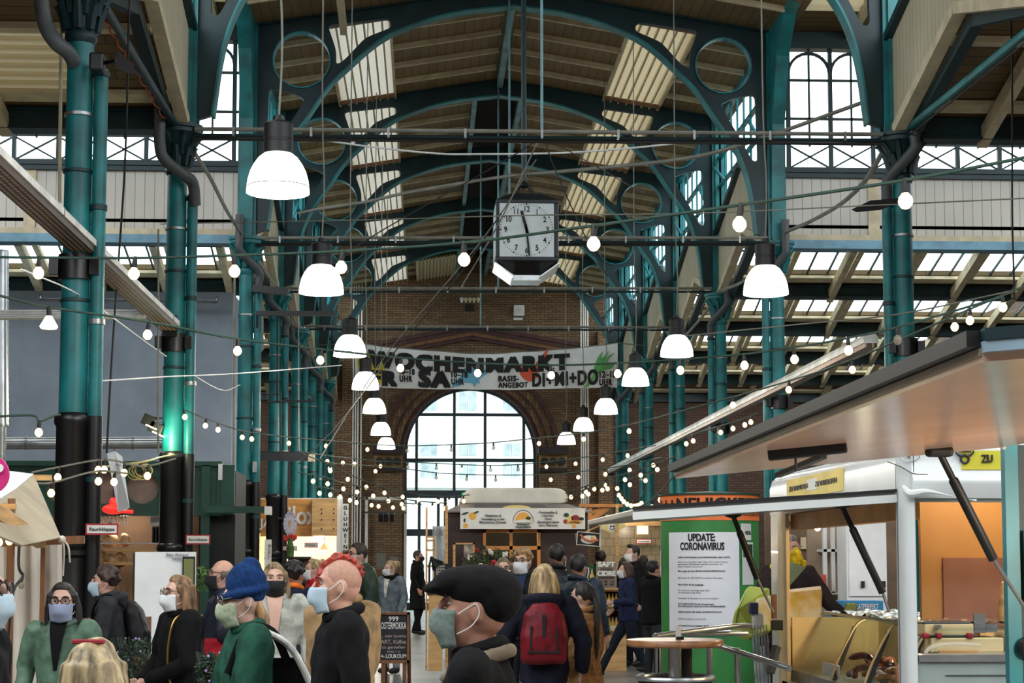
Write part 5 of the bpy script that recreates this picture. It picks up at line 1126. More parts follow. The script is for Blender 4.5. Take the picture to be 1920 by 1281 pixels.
for x, y, dx, dz, cl_ in ((1062, 966, 5, 4, DG), (1069, 972, 5, 5, mat('lemon_print', (226, 206, 110), .6, var=0)), (1079, 972, 8, 6, mat('juice_print', (150, 50, 46), .6, var=0)), (1090, 973, 5, 3, GREEND), (1060, 978, 4, 4, REDS), (1077, 979.5, 15, 3.4, ORG), (1076, 987, 4, 3, ORG)): p = at(x, y, YZ-.256); part('fruit_picture', cl_, s_, lambda m: m.prism([(p.x+dx*k*math.cos(2*PI*i/14), p.z+dz*k*math.sin(2*PI*i/14)) for i in range(14)], lambda u, v, w_: (u, w_, v), YZ-.259-.001*y/1000, YZ-.25))
text('lettering', 'SAFTBAR', .03, DG, s_, at(1077, 979.5, YZ-.265), bold=.02, fit=19*k)
# flowers in front of the stall window
t = T('flower_arrangement', 'large mixed flower arrangement on the cider stall counter', 'flowers', at(925, 1075, 26.6)); c = at(925, 1050, 26.6)
part('foliage', GREEND, t, lambda m: [leaves(m, at(x, y, 26.6), .16, 110, .04) for x, y in ((892, 1055), (910, 1042), (930, 1048), (950, 1050))]); part('foliage_pale', GREENL, t, lambda m: [leaves(m, at(x, y, 26.5), .13, 60, .035) for x, y in ((880, 1058), (905, 1055), (940, 1045))])
for x, y, r_, cl_ in ((921, 1035, .05, CREAMW), (926, 1056, .045, REDS), (895, 1033, .03, REDS), (947, 1040, .04, CREAMW), (938, 1052, .035, mat('pink_petals', (214, 110, 120), .6)), (880, 1046, .03, CREAMW), (955, 1058, .03, REDS), (900, 1062, .035, CREAMW), (914, 1060, .03, REDS)): p = at(x, y, 26.4); part('blossom', cl_, t, lambda m: [m.ball(p+Vector((rnd.uniform(-.03, .03), rnd.uniform(-.03, .03), rnd.uniform(-.03, .03))), r_*.6, 7, 5) for i in range(5)], smooth=True)
part('vase', WHITEP, t, lambda m: m.lathe([(.1, at(0, 1095, 26.6).z), (.13, at(0, 1070, 26.6).z), (.11, at(0, 1068, 26.6).z)], (c.x, c.y, 0), 16))
# counters with bottles
t = T('bottle_counter', 'pine counter with two shelf rows of juice bottles', 'counter', foot(1110, 26.5))
x0, x1 = at(1035, 0, 26.5).x, at(1168, 0, 26.5).x; Z = lambda y: at(0, y, 26.5).z
part('top', PINE, t, lambda m: m.box(x0, x1, 26.45, 27.1, Z(1110), Z(1105))); part('base', PLY, t, lambda m: m.box(x0, x1, 26.5, 27.0, 0, Z(1192))); part('back', WOODD, t, lambda m: m.box(x0, x1, 26.95, 27.0, Z(1192), Z(1110)))
for y in (1143, 1189): part('shelf', WOODD, t, lambda m: m.box(x0, x1, 26.48, 26.95, Z(y+4), Z(y)))
for x in (x0, x1-.03): part('side', PINE, t, lambda m: m.box(x, x+.03, 26.5, 26.95, Z(1192), Z(1110)))
JU = mat('apple_juice_glass', (206, 168, 84), .12, var=.05); LB = mat('bottle_label', (222, 214, 180), .6, var=.03)
def bottle(p, h, r, jm, lab, grp, proto=[None, None]):
    t = T('juice_bottle', lab, 'bottle', p, group=grp); p = Vector(p)
    part('glass', jm, t, lambda m: m.lathe([(r*.9, 0), (r, .01), (r, h*.55), (r*.8, h*.65), (r*.38, h*.78), (r*.36, h*.95)], p, 12), smooth=True)
    part('label', LB, t, lambda m: m.lathe([(r*1.02, h*.12), (r*1.02, h*.45)], p, 12, cap=False), smooth=True); part('cap', ZINC, t, lambda m: m.lathe([(r*.42, h*.93), (r*.42, h), (r*.1, h*1.01)], p, 10))
    return t
b0 = bottle((0, 0, 0), .23, .034, JU, 'amber juice bottle in the upper shelf row of the pine counter', 'bottles on the upper shelf')
n = 0
for row, y, lab, grp in ((0, 1143, 'amber juice bottle in the upper shelf row of the pine counter', 'bottles on the upper shelf'), (1, 1189, 'amber juice bottle in the lower shelf row of the pine counter', 'bottles on the lower shelf')):
    for i in range(11):
        c = b0 if n == 0 else clone(b0); n += 1; c['label'] = lab; c['group'] = grp; p = at(1096+6.7*i, y, 26.6); c.location = (p.x, 26.65, Z(y))
for x, h, jm, lab in ((1104, .26, mat('green_glass', (70, 90, 60), .1, var=0), 'slim green bottle on the pine counter'), (1110, .3, JU, 'tall pale juice bottle on the pine counter beside the price board'), (1099, .24, JU, 'short amber bottle at the left on the pine counter')): p = at(x, 1105, 26.6); bottle((p.x, 26.6, Z(1105)), h, .045, jm, lab, 'bottles on the counter top')
for x, y in ((1133, 1133), (1137, 1177)): t_ = T('price_tag', 'small black price tag on the %s bottle shelf' % ('upper' if y < 1150 else 'lower'), 'price tag', at(x, y+4, 26.45)); pbox('card', BLACKP, t_, x-6, y-5, x+6, y+5, 26.46, 0, .01); text('writing', 'APFEL\nSAFT', .03, LETW, t_, at(x, y, 26.452))
t = T('price_board', 'grey-brown price board on the pine counter advertising juice and cider', 'sign', at(1137, 1104, 26.4)); KR = mat('kraft_board', (150, 134, 122), .7, var=.05)
pbox('panel', KR, t, 1118, 1053, 1156, 1104, 26.4, 0, .03); pbox('foot_rail', PINE, t, 1118, 1103, 1156, 1106, 26.4, -.02, .05)
kk = 1/pxm(26.4)
for tx, y, w_, s_, m_, b in (('SAFT', 1059, 33, .1, LETW, .06), ('SCHORLE', 1068, 23, .04, INK, .01), ('CIDRE', 1076, 35, .1, LETW, .06), ('FEDERAPFEL', 1084, 31, .045, INK, .01), ('150  ML  1.50', 1091, 28, .045, INK, .01), ('250  ML  2.50', 1096.5, 28, .045, INK, .01)): text('lettering', tx, s_, m_, t, at(1137, y, 26.38), bold=b, fit=w_*kk)
# things left of the cider stall
t = T('wooden_ladder', 'narrow wooden ladder leaning upright left of the cider stall', 'ladder', foot(803, 27)); 
for x in (800, 814): part('rail', PINE, t, lambda m: m.bar(at(x, 952 if x < 805 else 1010, 27.3), foot(x, 26.9), .03, .05, up=(0, 1, 0)))
for y in (1007, 1014, 1032, 1062, 1094, 1126): part('rung', PINE, t, lambda m: m.bar(at(801, y, 27.2), at(815, y, 27.2), .03, .03))
tag(part('plastic_sheet', mat('clear_plastic', (214, 218, 220), .25, var=.05, alpha=.75), None, lambda m: m.sheet([[at(811+ (837-811)*i/8, y, 27.6+.06*math.sin(i*1.7+y)) for i in range(9)] for y in (987, 1030, 1060, 1120, 1190)]).solid(.004), smooth=True), 'clear plastic sheet hanging beside the wooden ladder', 'sheet')
tag(part('timber_post', PINE, None, lambda m: m.bar(at(837, 948, 27.4), foot(838, 27.4), .045, .045, up=(0, 1, 0))), 'slim pine post at the left corner of the cider stall', 'post')
t = T('wood_counter', 'narrow pine counter left of the cider stall', 'counter', foot(815, 24)); pbox('front', PLY, t, 803, 1112, 830, 1259, 24, 0, .4); pbox('top', PINE, t, 800, 1108, 835, 1113, 24, -.05, .45)
t = T('clamp_lamp', 'black bell shaped clamp lamp on the narrow counter', 'lamp', at(808, 1110, 24)); part('stem', BLACKI, t, lambda m: m.tube([at(805, 1110, 24), at(805, 1060, 24), at(809, 1045, 24)], .015, 6)); p = at(812, 1050, 24); q = at(820, 1060, 24); d = (q-p)
part('shade', BLACKI, t, lambda m: m.tube([p-d*.6, p, p+d*.5, q, q+d*.3], [.02, .03, .06, .09, .1], 14), smooth=True); part('clamp', BLACKP, t, lambda m: m.cbox(at(805, 1111, 23.98), (.06, .06, .05)))
t = T('menu_slate', 'small chalkboard menu with white writing above the narrow counter', 'chalkboard', at(832, 1072, 25)); pbox('slate', CHALK, t, 814, 1057, 849, 1085, 25, 0, .03)
for i, tx in enumerate(('Apfelsaft', 'Quitte', 'Rote Beete', 'Birne')): text('writing', tx, .045, LETW, t, at(826, 1062+5*i, 24.99), fit=.12)
t = T('display_frame', 'tall narrow wooden display frame against the brown caravan', 'frame', foot(862, 27)); 
for x0, y0, x1, y1 in ((849, 1018, 854, 1190), (849, 1018, 890, 1021), (886, 1018, 890, 1190)): pbox('rail', PINE, t, x0, y0, x1, y1, 27.4, 0, .04)
pbox('print', mat('sepia_print', (150, 130, 104), .6, 0, .4, 7, rgb2=(200, 190, 176)), t, 870, 1019, 888, 1045, 27.4, .03, .05)
p = at(820, 1108, 23.9); tag(part('lemon', mat('lemon_skin', (226, 190, 50), .5), None, lambda m: m.ball(p+Vector((0, 0, .04)), (.05, .04, .04)), smooth=True), 'yellow lemon on the narrow pine counter', 'fruit')
t = T('exit_sign', 'green lit emergency exit sign left of the rounded caravan roof', 'sign', at(871, 940, 40)); pbox('box', mat('exit_green', (30, 150, 90), .5, var=.02, emit=.7), t, 866, 924, 877, 940, 40, 0, .05); pbox('arrow', LETW, t, 870, 928, 874, 936, 40, -.01, 0); part('pole', BLACKI, t, lambda m: m.tube([foot(871, 40.06), at(871, 930, 40.06)], .02, 8))
# right of the cider stall
t = T('sausage_sign', 'black picture board of a long sausage and roll on a white plate', 'sign', at(1104, 1024, 27)); m4 = lambda u, v, w_: at(u, v, 27+w_)
part('board', CHALK, t, lambda m: m.prism([(1083, 997), (1125, 1001), (1124, 1025), (1081, 1021)], m4, 0, .03)); part('border', SIGNW, t, lambda m: [m.bar(at(*a, 26.99), at(*b, 26.99), .015, .01) for a, b in (((1083, 997), (1125, 1001)), ((1125, 1001), (1124, 1025)), ((1124, 1025), (1081, 1021)), ((1081, 1021), (1083, 997)))])
part('plate', SIGNW, t, lambda m: m.prism([(1104+15*math.cos(2*PI*i/20), 1012+8*math.sin(2*PI*i/20)) for i in range(20)], m4, -.012, 0)); part('sausage', mat('sausage_print', (196, 110, 60), .5, var=.1), t, lambda m: m.tube(spline([at(1088, 1003, 26.98), at(1098, 1012, 26.98), at(1110, 1015, 26.98), at(1122, 1013, 26.98)], 5), .018, 6), smooth=True); part('roll', CRUST, t, lambda m: m.ball(at(1113, 1009, 26.98), (.045, .01, .04)), smooth=True)
part('hanger', PINE, t, lambda m: [m.bar(at(1095, 999, 27.05), at(1126, 985, 27.05), .02, .02), m.bar(at(1080, 1000, 27.05), at(1082, 1023, 27.05), .03, .02)])
t = T('cloud_sign', 'pale yellow cloud shaped sign with a small smiling face', 'sign', at(1148, 1003, 32)); PY = mat('pale_yellow_board', (222, 206, 136), .6, var=.04)
part('board', PY, t, lambda m: m.prism([(1148+(23+2.5*math.sin(6*a))*math.cos(a), 982+(17+2*math.sin(5*a))*math.sin(a)) for a in [2*PI*i/48 for i in range(48)]], lambda u, v, w_: at(u, v, 32+w_), 0, .04)); part('face', SIGNW, t, lambda m: m.prism([(1148+8*math.cos(2*PI*i/20), 989+8*math.sin(2*PI*i/20)) for i in range(20)], lambda u, v, w_: at(u, v, 32+w_), -.012, 0))
part('eyes', INK, t, lambda m: [m.ball(at(x, 987, 31.98), (.018, .006, .018), 8, 6) for x in (1145.5, 1150.5)]); part('smile', INK, t, lambda m: m.tube([at(1143.5+i, 991+1.6*math.sin(PI*i/9), 31.98) for i in range(10)], .006, 5)); part('pole', PINE, t, lambda m: m.bar(at(1157, 945, 31.9), foot(1158, 31.9), .05, .05, up=(0, 1, 0)))
t = T('timber_canopy', 'orange timber bracket frame behind the caravan roof on the right', 'frame', foot(1130, 34)); pbox('beam', OW, t, 1088, 945, 1168, 951, 34, 0, .3); part('bracket', OW, t, lambda m: [m.bar(at(1106, 951, 34.1), at(1106, 978, 34.1), .08, .1, up=(0, 1, 0)), m.bar(at(1106, 976, 34.1), at(1140, 952, 34.1), .08, .1), m.bar(at(1108, 962, 34.1), at(1126, 955, 34.1), .05, .06)]); pbox('post', WOODD, t, 1092, 950, 1098, 1190, 34, .05, .2)
tile = brickmat('yellow_white_tiles', (176, 156, 118), (164, 144, 106), (120, 104, 80), bw=.2, bh=.2, axes='XZ', rough=.3)
t = T('tiled_stall', 'warm lit tiled stall front far back on the right', 'stall', foot(1190, 42)); pbox('front', tile, t, 1128, 985, 1240, 1180, 42, 0, .3); pbox('fascia', PINE, t, 1128, 978, 1240, 986, 42, -.2, .3); pbox('window', mat('lit_window', (250, 226, 184), .5, var=.05, emit=.7), t, 1194, 985, 1215, 1002, 42, -.03, 0); lamp_light('stall_lamp', at(1185, 992, 41.2), 8)
# --- green advertising column
YA = 17.0; ca = foot(1331, YA+.48); RA = 94/pxm(YA+.1)
t = T('advertising_column', 'green round advertising column with orange lettered band and posters', 'advertising column', ca)
AG = mat('poster_green', (52, 128, 62), .6, 0, .1, 3); AO = mat('band_orange', (236, 122, 60), .6, 0, .05)
zt, zb_ = at(0, 925, YA).z, at(0, 972, YA).z
part('drum', AG, t, lambda m: m.lathe([(RA, 0), (RA, zb_)], ca, 48), smooth=True); bd = part('orange_band', AO, t, lambda m: m.lathe([(RA+.006, zb_-.01), (RA+.006, zt)], ca, 48), smooth=True); part('cap', GREEN, t, lambda m: m.lathe([(RA+.02, zt), (RA+.02, zt+.02), (.02, zt+.05)], ca, 48), smooth=True)
def wrap(mb_vs, rad, a0, z0):
    """map planar x (m along the surface), y to the drum; a0 = angle of x=0, seen from the front"""
    return [ca+Vector((rad*math.sin(a0+v.x/rad), -rad*math.cos(a0+v.x/rad), z0+v.y)) for v in mb_vs]
def ctext(name, tx, size, m, parent, a0, z0, bold=0, align='CENTER', fit=None, rad=None):
    vs, fs = textmesh(tx, size, bold=bold, align=align, ext=0)
    if fit: 
        xs = [v.x for v in vs]; f = fit/(max(xs)-min(xs)); vs = [Vector((v.x*f, v.y, 0)) for v in vs]
    mb = MB(); mb.add(wrap(vs, rad or RA+.012, a0, z0), fs); return mb.build(name, m, parent, recalc=False)
ctext('lettering', 'N+++NEUIGKEITEN+++N', .17, INK, bd, R(14), (zt+zb_)/2+.02, bold=.03, fit=2.0)
ctext('lettering', 'AUS DER MARKTHALLE + AKTUELLE HINWEISE', .05, INK, bd, R(22), zb_+.05, bold=.01, fit=1.2)
def poster(nm_, m, x0, y0, x1, y1, rad=.008):
    # x in px -> angle on the drum
    f = lambda px_: math.asin(max(-1, min(1, (at(px_, 1055, YA+.02).x-ca.x)/RA)))
    a0, a1 = f(x0), f(x1); z1, z0 = at(0, y0, YA).z, at(0, y1, YA).z
    mb = MB(); mb.sheet([[ca+Vector(((RA+rad)*math.sin(a0+(a1-a0)*i/12), -(RA+rad)*math.cos(a0+(a1-a0)*i/12), z)) for i in range(13)] for z in (z1, z0)])
    return mb.build(nm_, m, t, smooth=True), (a0+a1)/2, z0, z1
PAP = mat('poster_white', (226, 228, 234), .7, var=.02)
po, am, z0, z1 = poster('notice_poster', PAP, 1262, 997, 1386, 1187)
ctext('lettering', 'UPDATE:', .10, INK, po, am, z1-.055, bold=.04, fit=.27); ctext('lettering', 'CORONAVIRUS', .10, INK, po, am, z1-.14, bold=.04, fit=.45)
for i, (tx, b) in enumerate([('LIEBE KUND*INNEN, NACHBAR*INNEN UND GÄSTE,', 1), ('aufgrund der aktuellen Lage haben wir zu Ihrem Schutz\nverschiedene Maßnahmen ergriffen und bitten Sie\nfolgende Regeln zu beachten.', 0), ('Bitte tragen Sie eine MUND-NASEN-BEDECKUNG.', 1), ('Bitte halten Sie ABSTAND zu anderen Menschen.', 0), ('BENUTZEN SIE die Eingänge.', 1), ('Wir lassen nur eine begrenzte Zahl\nvon Menschen in die Halle.', 0), ('Vermeiden Sie Gruppen so weit wie möglich.', 0), ('BITTE BEFOLGEN Sie die Anweisungen\nDES PERSONALS UND ACHTEN AUFEINANDER.', 1), ('VIELEN DANK FÜR IHRE UNTERSTÜTZUNG', 1), ('Bleiben Sie gesund und auf bald.', 0), ('IHR MARKTHALLE NEUN TEAM', 1)]):
    vs, fs = textmesh(tx, .023, bold=.02*b, align='LEFT', ext=0); mb = MB(); mb.add(wrap(vs, RA+.012, am-.25/RA, z1-.245-.066*i), fs); mb.build('lettering', INK if b else GI, po, recalc=False)
for args in ((1390, 980, 1412, 1012), (1392, 1016, 1416, 1098), (1241, 1030, 1252, 1080), (1240, 1095, 1248, 1120), (1240, 1127, 1250, 1152), (1241, 985, 1248, 1020)): poster('bill', mat('bill_paper', (206, 208, 206), .7, var=.04), *args)
po2, am2, z0, z1 = poster('bill', GREEND, 1394, 1020, 1414, 1045, .012); f = lambda x: math.asin(min(1, (at(x, 1055, YA).x-ca.x)/RA)); ctext('lettering', 'RESIL', .05, INK, t, f(1406), at(0, 998, YA).z, bold=.03, fit=.09)
# --- round bar table and steel rails
YT = 11.6
t = T('bar_table', 'round wooden bar table on a steel post beside the green column', 'table', foot(1264, YT)); f0 = foot(1264, YT); zt = at(0, 1202, YT).z; rt = 91/pxm(YT)
part('top', mat('oiled_table_wood', (150, 104, 68), .3, 0, .15, 3, stretch=(8, 1, 1)), t, lambda m: m.lathe([(rt*.97, zt-.045), (rt, zt-.035), (rt, zt-.008), (rt*.98, zt)], f0, 48), smooth=True); part('post', STEEL, t, lambda m: m.lathe([(.045, .05), (.045, zt-.04)], f0, 20), smooth=True); part('second_post', BLACKP, t, lambda m: m.lathe([(.06, .05), (.06, zt-.04)], f0+Vector((.07, .1, 0)), 16), smooth=True)
part('foot_ring', STEEL, t, lambda m: m.tube([f0+Vector((rt*.78*math.cos(2*PI*i/36), rt*.78*math.sin(2*PI*i/36), zt-.25)) for i in range(36)], .018, 8, closed=True), smooth=True); part('foot_plate', BLACKI, t, lambda m: m.lathe([(.3, 0), (.3, .03), (.05, .06)], f0, 32), smooth=True); part('skirt', BLACKI, t, lambda m: m.lathe([(rt*.76, zt-.5), (rt*.76, zt-.27)], f0, 36, cap=False), smooth=True)
t2 = T('card_holder', 'small white card holder standing on the bar table', 'card', (f0.x, YT-.02, zt)); pbox('card', SIGNW, t2, 1266, 1174, 1276, 1198, YT, -.03, -.02); part('base', BLACKP, t2, lambda m: m.cbox((f0.x+.03, YT-.02, zt+.01), (.05, .04, .02)))
t = T('steel_railing', 'bent tubular steel railing around the bar table', 'railing', foot(1330, 12.4))
for pts in ([(1234, 1278, 12.2), (1234, 1200, 12.2), (1240, 1192, 12.2), (1375, 1175, 12.6), (1405, 1174, 12.8)], [(1292, 1278, 12.5), (1292, 1200, 12.5), (1300, 1190, 12.5), (1400, 1188, 12.7)], [(1335, 1208, 11.9), (1380, 1222, 11.7), (1450, 1244, 11.4), (1480, 1254, 11.2)]): part('rail', STEEL, t, lambda m: m.tube(spline([at(*p) for p in pts], 5), .02, 10), smooth=True)
for x, Y in ((1234, 12.2), (1292, 12.5), (1330, 12.0), (1382, 11.75)): part('post', STEEL, t, lambda m: m.tube([at(x, 1205 if x < 1300 else 1215, Y), foot(x, Y)], .02, 10), smooth=True)
# --- shopping bags and umbrellas
tag(part('shopping_bag', mat('lime_bag', (186, 206, 92), .6, 0, .08), None, lambda m: m.add([at(1372, 1188, 14.2), at(1402, 1203, 14.1), at(1440, 1190, 14.2), at(1436, 1112, 14.5), at(1396, 1108, 14.5), at(1376, 1150, 14.1)], [(0, 1, 2, 3, 4, 5)]).solid(.08), bevel=.02), 'lime green shopping bag hanging left of the white sausage van', 'bag')
t = T('shopping_bag', 'yellow and white printed shopping bag behind the glass of the van', 'bag', at(1500, 1170, 14.3)); 
part('body', mat('yellow_bag', (226, 186, 66), .5, 0, .1, 6, rgb2=(222, 216, 196)), t, lambda m: m.add([at(1410, 1186, 14.3), at(1534, 1172, 14.3), at(1536, 1110, 14.35), at(1468, 1116, 14.35), at(1412, 1128, 14.35)], [(0, 1, 2, 3, 4)]).solid(.15), bevel=.02); part('foil_rim', STEEL, t, lambda m: m.bar(at(1466, 1112, 14.3), at(1537, 1104, 14.3), .1, .04))
t = T('carrier_bag', 'white carrier bag with blue handle patch beside the lime bag', 'bag', at(1428, 1190, 13.9)); part('body', WHITEP, t, lambda m: PB(m, 1413, 1150, 1432, 1180, 13.9, 0, .1), bevel=.02); part('patch', mat('navy_print', (44, 54, 96), .5), t, lambda m: PB(m, 1407, 1130, 1422, 1152, 13.9, -.01, .08), bevel=.01)
for i in range(6): tag(part('folded_umbrella', mat('silver_blue_fabric', (140, 152, 172), .4, 0, .3, 9), None, lambda m: m.tube([at(1409+5.5*i, 1172, 13.6), at(1412+5.5*i, 1200, 13.6), at(1418+5*i, 1281, 13.5), foot(1423+5*i, 13.5)], [.004, .008, .009, .005], 8), smooth=True), 'furled silver-blue umbrella in the row left of the sausage van', 'umbrella', 'furled umbrellas by the van')
# ------------------------------------------------------------------ white sausage van on the right
YV = 10.0; XV = at(1690, 900, YV).x; YVE = 13.9
t = T('sausage_van', 'white market van with open warm lit counter, yellow stickers and raised flap', 'market van', (XV, YV, 0))
VW = mat('van_white', (214, 218, 216), .25, 0, .03, 2, coat=.3); VSG = mat('van_sage_grey', (148, 160, 154), .4, 0, .04); VCR = mat('van_cream', (232, 206, 158), .4, 0, .05)
XE = XV+3.2; zt_ = 2.33; zh = 1.99; zs = .72
# left side: fascia, far post, sill
part('side_fascia', VW, t, lambda m: m.prism([(0, zh), (0, zt_-.14), (.02, zt_-.07), (.08, zt_-.02), (.2, zt_), (.3, zt_), (.3, zh)], lambda u, v, w_: (XV+u, w_, v), YV+.12, YVE), smooth=True)
part('far_post', VCR, t, lambda m: [m.box(XV+.0, XV+.03, YVE-.6, YVE-.3, 0, zh), m.box(XV+.005, XV+.05, YVE-.5, YVE-.42, 0, zh)], bevel=.005)
part('far_edge', VW, t, lambda m: m.box(XV, XV+.03, YVE-.3, YVE-.02, 0, zh), bevel=.005)
part('side_panel', VW, t, lambda m: m.box(XV, XV+.08, YV+.12, YVE-.4, 0, zs))
part('head_rail', mat('lit_wood_rail', (206, 150, 84), .5), t, lambda m: m.box(XV+.06, XV+.16, YV+.2, YVE-.5, zh-.12, zh-.005))
# rounded corner post
part('corner_post', VW, t, lambda m: m.prism([(.07, 0)]+[(.07-.07*math.sin(PI/2*i/8)*1.0, .07-.07*math.cos(PI/2*i/8)) for i in range(9)]+[(.0, .13), (.06, .13), (.075, .1), (.075, 0)], lambda u, v, w_: (XV+u, YV+v, w_), 0, zt_-.05), smooth=True)
# front face
f0 = [at(1718, 945, YV).x, XE-.15]; fz = [at(0, 1243, YV).z, at(0, 938, YV).z]
part('front', VSG, t, lambda m: [m.box(XV+.07, f0[0], YV+.02, YV+.1, 0, fz[1]+.05), m.box(f0[1], XE, YV+.02, YV+.1, 0, fz[1]+.05), m.box(f0[0], f0[1], YV+.02, YV+.1, 0, fz[0]), m.box(f0[0], f0[1], YV+.02, YV+.1, fz[1], fz[1]+.05)])
part('front_fascia', VW, t, lambda m: m.prism([(0, fz[1]+.02), (-.03, fz[1]+.1), (-.03, fz[1]+.13), (.0, fz[1]+.17), (0, zt_-.06), (.05, zt_-.02), (.2, zt_), (.3, zt_), (.3, fz[1]+.02)], lambda u, v, w_: (w_, YV+u, v), XV+.06, XE), smooth=True)
part('front_groove', mat('shadow_gap', (70, 80, 78), .6), t, lambda m: m.box(XV+.24, XE, YV+.012, YV+.02, fz[0]-.09, fz[0]-.085)); part('window_sill', STEEL, t, lambda m: m.box(f0[0], f0[1], YV-.0, YV+.2, fz[0]-.01, fz[0]+.03)); part('vertical_seam', mat('shadow_gap', (70, 80, 78)), t, lambda m: m.box(f0[0]-.11, f0[0]-.105, YV+.012, YV+.02, 0, fz[1]))
part('roof', VW, t, lambda m: m.box(XV+.2, XE, YV+.2, YVE, zt_-.04, zt_)); part('far_wall', VW, t, lambda m: m.box(XE-.08, XE, YV+.1, YVE, 0, zt_))
part('floor', GREYP, t, lambda m: m.box(XV+.1, XE, YV+.15, YVE, .25, .3))
part('torn_trim', VW, t, lambda m: m.tube(spline([at(1692, 912, YV-.02), at(1706, 926, YV-.04), at(1740, 922, YV-.05), at(1800, 934, YV-.03), at(1830, 939, YV-.02)], 5), [.012+.012*math.sin(i*.3) for i in range(21)], 8), smooth=True)
part('crack', mat('dark_scratch', (84, 80, 72), .7), t, lambda m: m.tube(spline([at(1664, 866, YV+.1), at(1690, 876, YV-.02), at(1712, 888, YV-.01), at(1740, 890, YV-.01)], 5), .003, 5))
part('oval_badge', ZINC, t, lambda m: [m.tube([at(1706+18*math.cos(2*PI*i/28), 856+9*math.sin(2*PI*i/28), YV-.012) for i in range(28)], .003, 5, closed=True), m.ball(at(1704, 856, YV-.012), (.01, .004, .012), 8, 6)])
# inner walls and warm light
OR = mat('warm_orange_wall', (210, 156, 92), .6, 0, .04); PK = mat('rosy_steel_panel', (172, 124, 104), .4, .2, .1, 2)
YI = YV+1.0
xi0 = at(1726, 1000, YI).x
part('inner_wall', OR, t, lambda m: m.box(xi0, XE-.1, YI, YI+.05, .3, zt_-.05)); part('splash_panel', PK, t, lambda m: m.box(at(1745, 0, YI).x, XE-.15, YI-.02, YI, 1.0, at(0, 1046, YI).z))
part('work_top', STEEL, t, lambda m: m.box(XV+.3, XE-.1, YV+.14, YI, at(0, 1226, YV+.5).z-.04, at(0, 1226, YV+.5).z))
l1 = part('lamp_tube', mat('warm_tube', (255, 226, 180), .4, var=0, emit=8, ecol=(255, 206, 140)), t, lambda m: m.tube([(XV+.6, YV+.3, 2.22), (XE-.3, YV+.3, 2.22)], .02, 8)); 
lamp_light('van_lamp', (XV+.7, YV+.5, 2.1), 3.2, (1, .82, .6)); lamp_light('van_lamp', (XV+.7, YV+2.4, 1.9), 16, (1, .78, .48)); lamp_light('van_lamp', (XV+.55, YV+1.2, 1.8), 6, (1, .78, .48)); lamp_light('display_fill', (XV+.5, YV+1.0, 1.14), 3, (1, .8, .52), .05); lamp_light('display_fill', (XV+.5, YV+2.2, 1.14), 3, (1, .8, .52), .05)  # the two display lights have no fitting, added to brighten the sausages
# stickers
sx = [at(1784, 0, YV).x, at(1874, 0, YV).x]; sz = [at(0, 876, YV).z, at(0, 840, YV).z]; YEL = mat('sticker_yellow', (214, 204, 58), .5, var=.03); NV = mat('sticker_black', (30, 36, 40), .5, var=0)
st = part('yellow_sticker', YEL, t, lambda m: m.box(sx[0], sx[1]+.1, YV-.006, YV+.001, sz[0], sz[1])); k = 1/pxm(YV)
c = at(1809, 861, YV-.012)
part('ring_emblem', NV, st, lambda m: m.tube([(c.x+7.5*k*math.cos(2*PI*i/28), c.y, c.z+7.5*k*math.sin(2*PI*i/28)) for i in range(28)], .0075, 8, closed=True)); 
for d in (-1, 1): part('horn_emblem', NV, st, lambda m: m.tube(spline([(c.x+d*6*k, c.y, c.z+6*k), (c.x+d*12*k, c.y, c.z+8*k), (c.x+d*17*k, c.y, c.z+13*k), (c.x+d*17*k, c.y, c.z+17*k)], 5), [.009-.0004*i for i in range(16)], 8))
text('lettering', 'RINDERHOF', .025, NV, st, at(1809, 846, YV-.012), bold=.01, fit=26*k); text('lettering', 'ZU', .062, NV, st, at(1851, 861, YV-.01), bold=.03, fit=20*k*1.1)
ya, yb = atx(1582, 900, XV).y, atx(1476, 900, XV).y
st = part('yellow_sticker', mat('sticker_faded', (226, 200, 110), .5, 0, .05), t, lambda m: m.box(XV-.005, XV+.001, ya, yb, 2.09, 2.24))
for tx, y_, s_ in (('ZU VERKAUFEN', ya+(yb-ya)*.27, .05), ('ZU VERMIETEN', yb-(yb-ya)*.24, .05)): text('lettering', tx, s_, GI, st, (XV-.009, y_, 2.165), ux=(0, -1, 0), uy=(0, 0, 1), fit=(yb-ya)*.36)
part('white_patch', SIGNW, st, lambda m: m.box(XV-.008, XV-.005, ya+(yb-ya)*.42, ya+(yb-ya)*.6, 2.13, 2.21))
# raised side flap with gas struts
def strut(parent, a, m_, b, lab=None, r=.02):
    part('strut_cylinder', BLACKP, parent, lambda q: q.tube([a, a.lerp(m_, .25), a.lerp(m_, .27), m_], [r*.8, r*.8, r*1.15, r*1.15], 12), smooth=True); part('strut_rod', ZINC, parent, lambda q: q.tube([m_, b], r*.45, 10), smooth=True)
    part('mount', BLACKP, parent, lambda q: q.ball(a+Vector((0, 0, .01)), (r*3.2, r*2.2, r*1.5)), smooth=True)
fa, fb, fc, fd = Vector((XV-.005, YV+.1, zh)), at(1186, 968, YV+.1), at(1102, 986, YVE-.6), Vector((XV-.005, YVE-.45, zh+.02))
fl_ = part('raised_flap', mat('flap_grey', (170, 172, 166), .35, .2, .06), t, lambda m: m.add([fa, fb, fc, fd], [(0, 1, 2, 3)]).solid(.04), bevel=.008)
part('flap_edge', BLACKP, fl_, lambda m: m.bar(fa+Vector((0, -.01, .045)), fb+Vector((0, -.01, .045)), .02, .02)); part('flap_trim', VW, fl_, lambda m: m.bar(fa+Vector((0, -.012, .0)), fb+Vector((0, -.012, .0)), .02, .045))
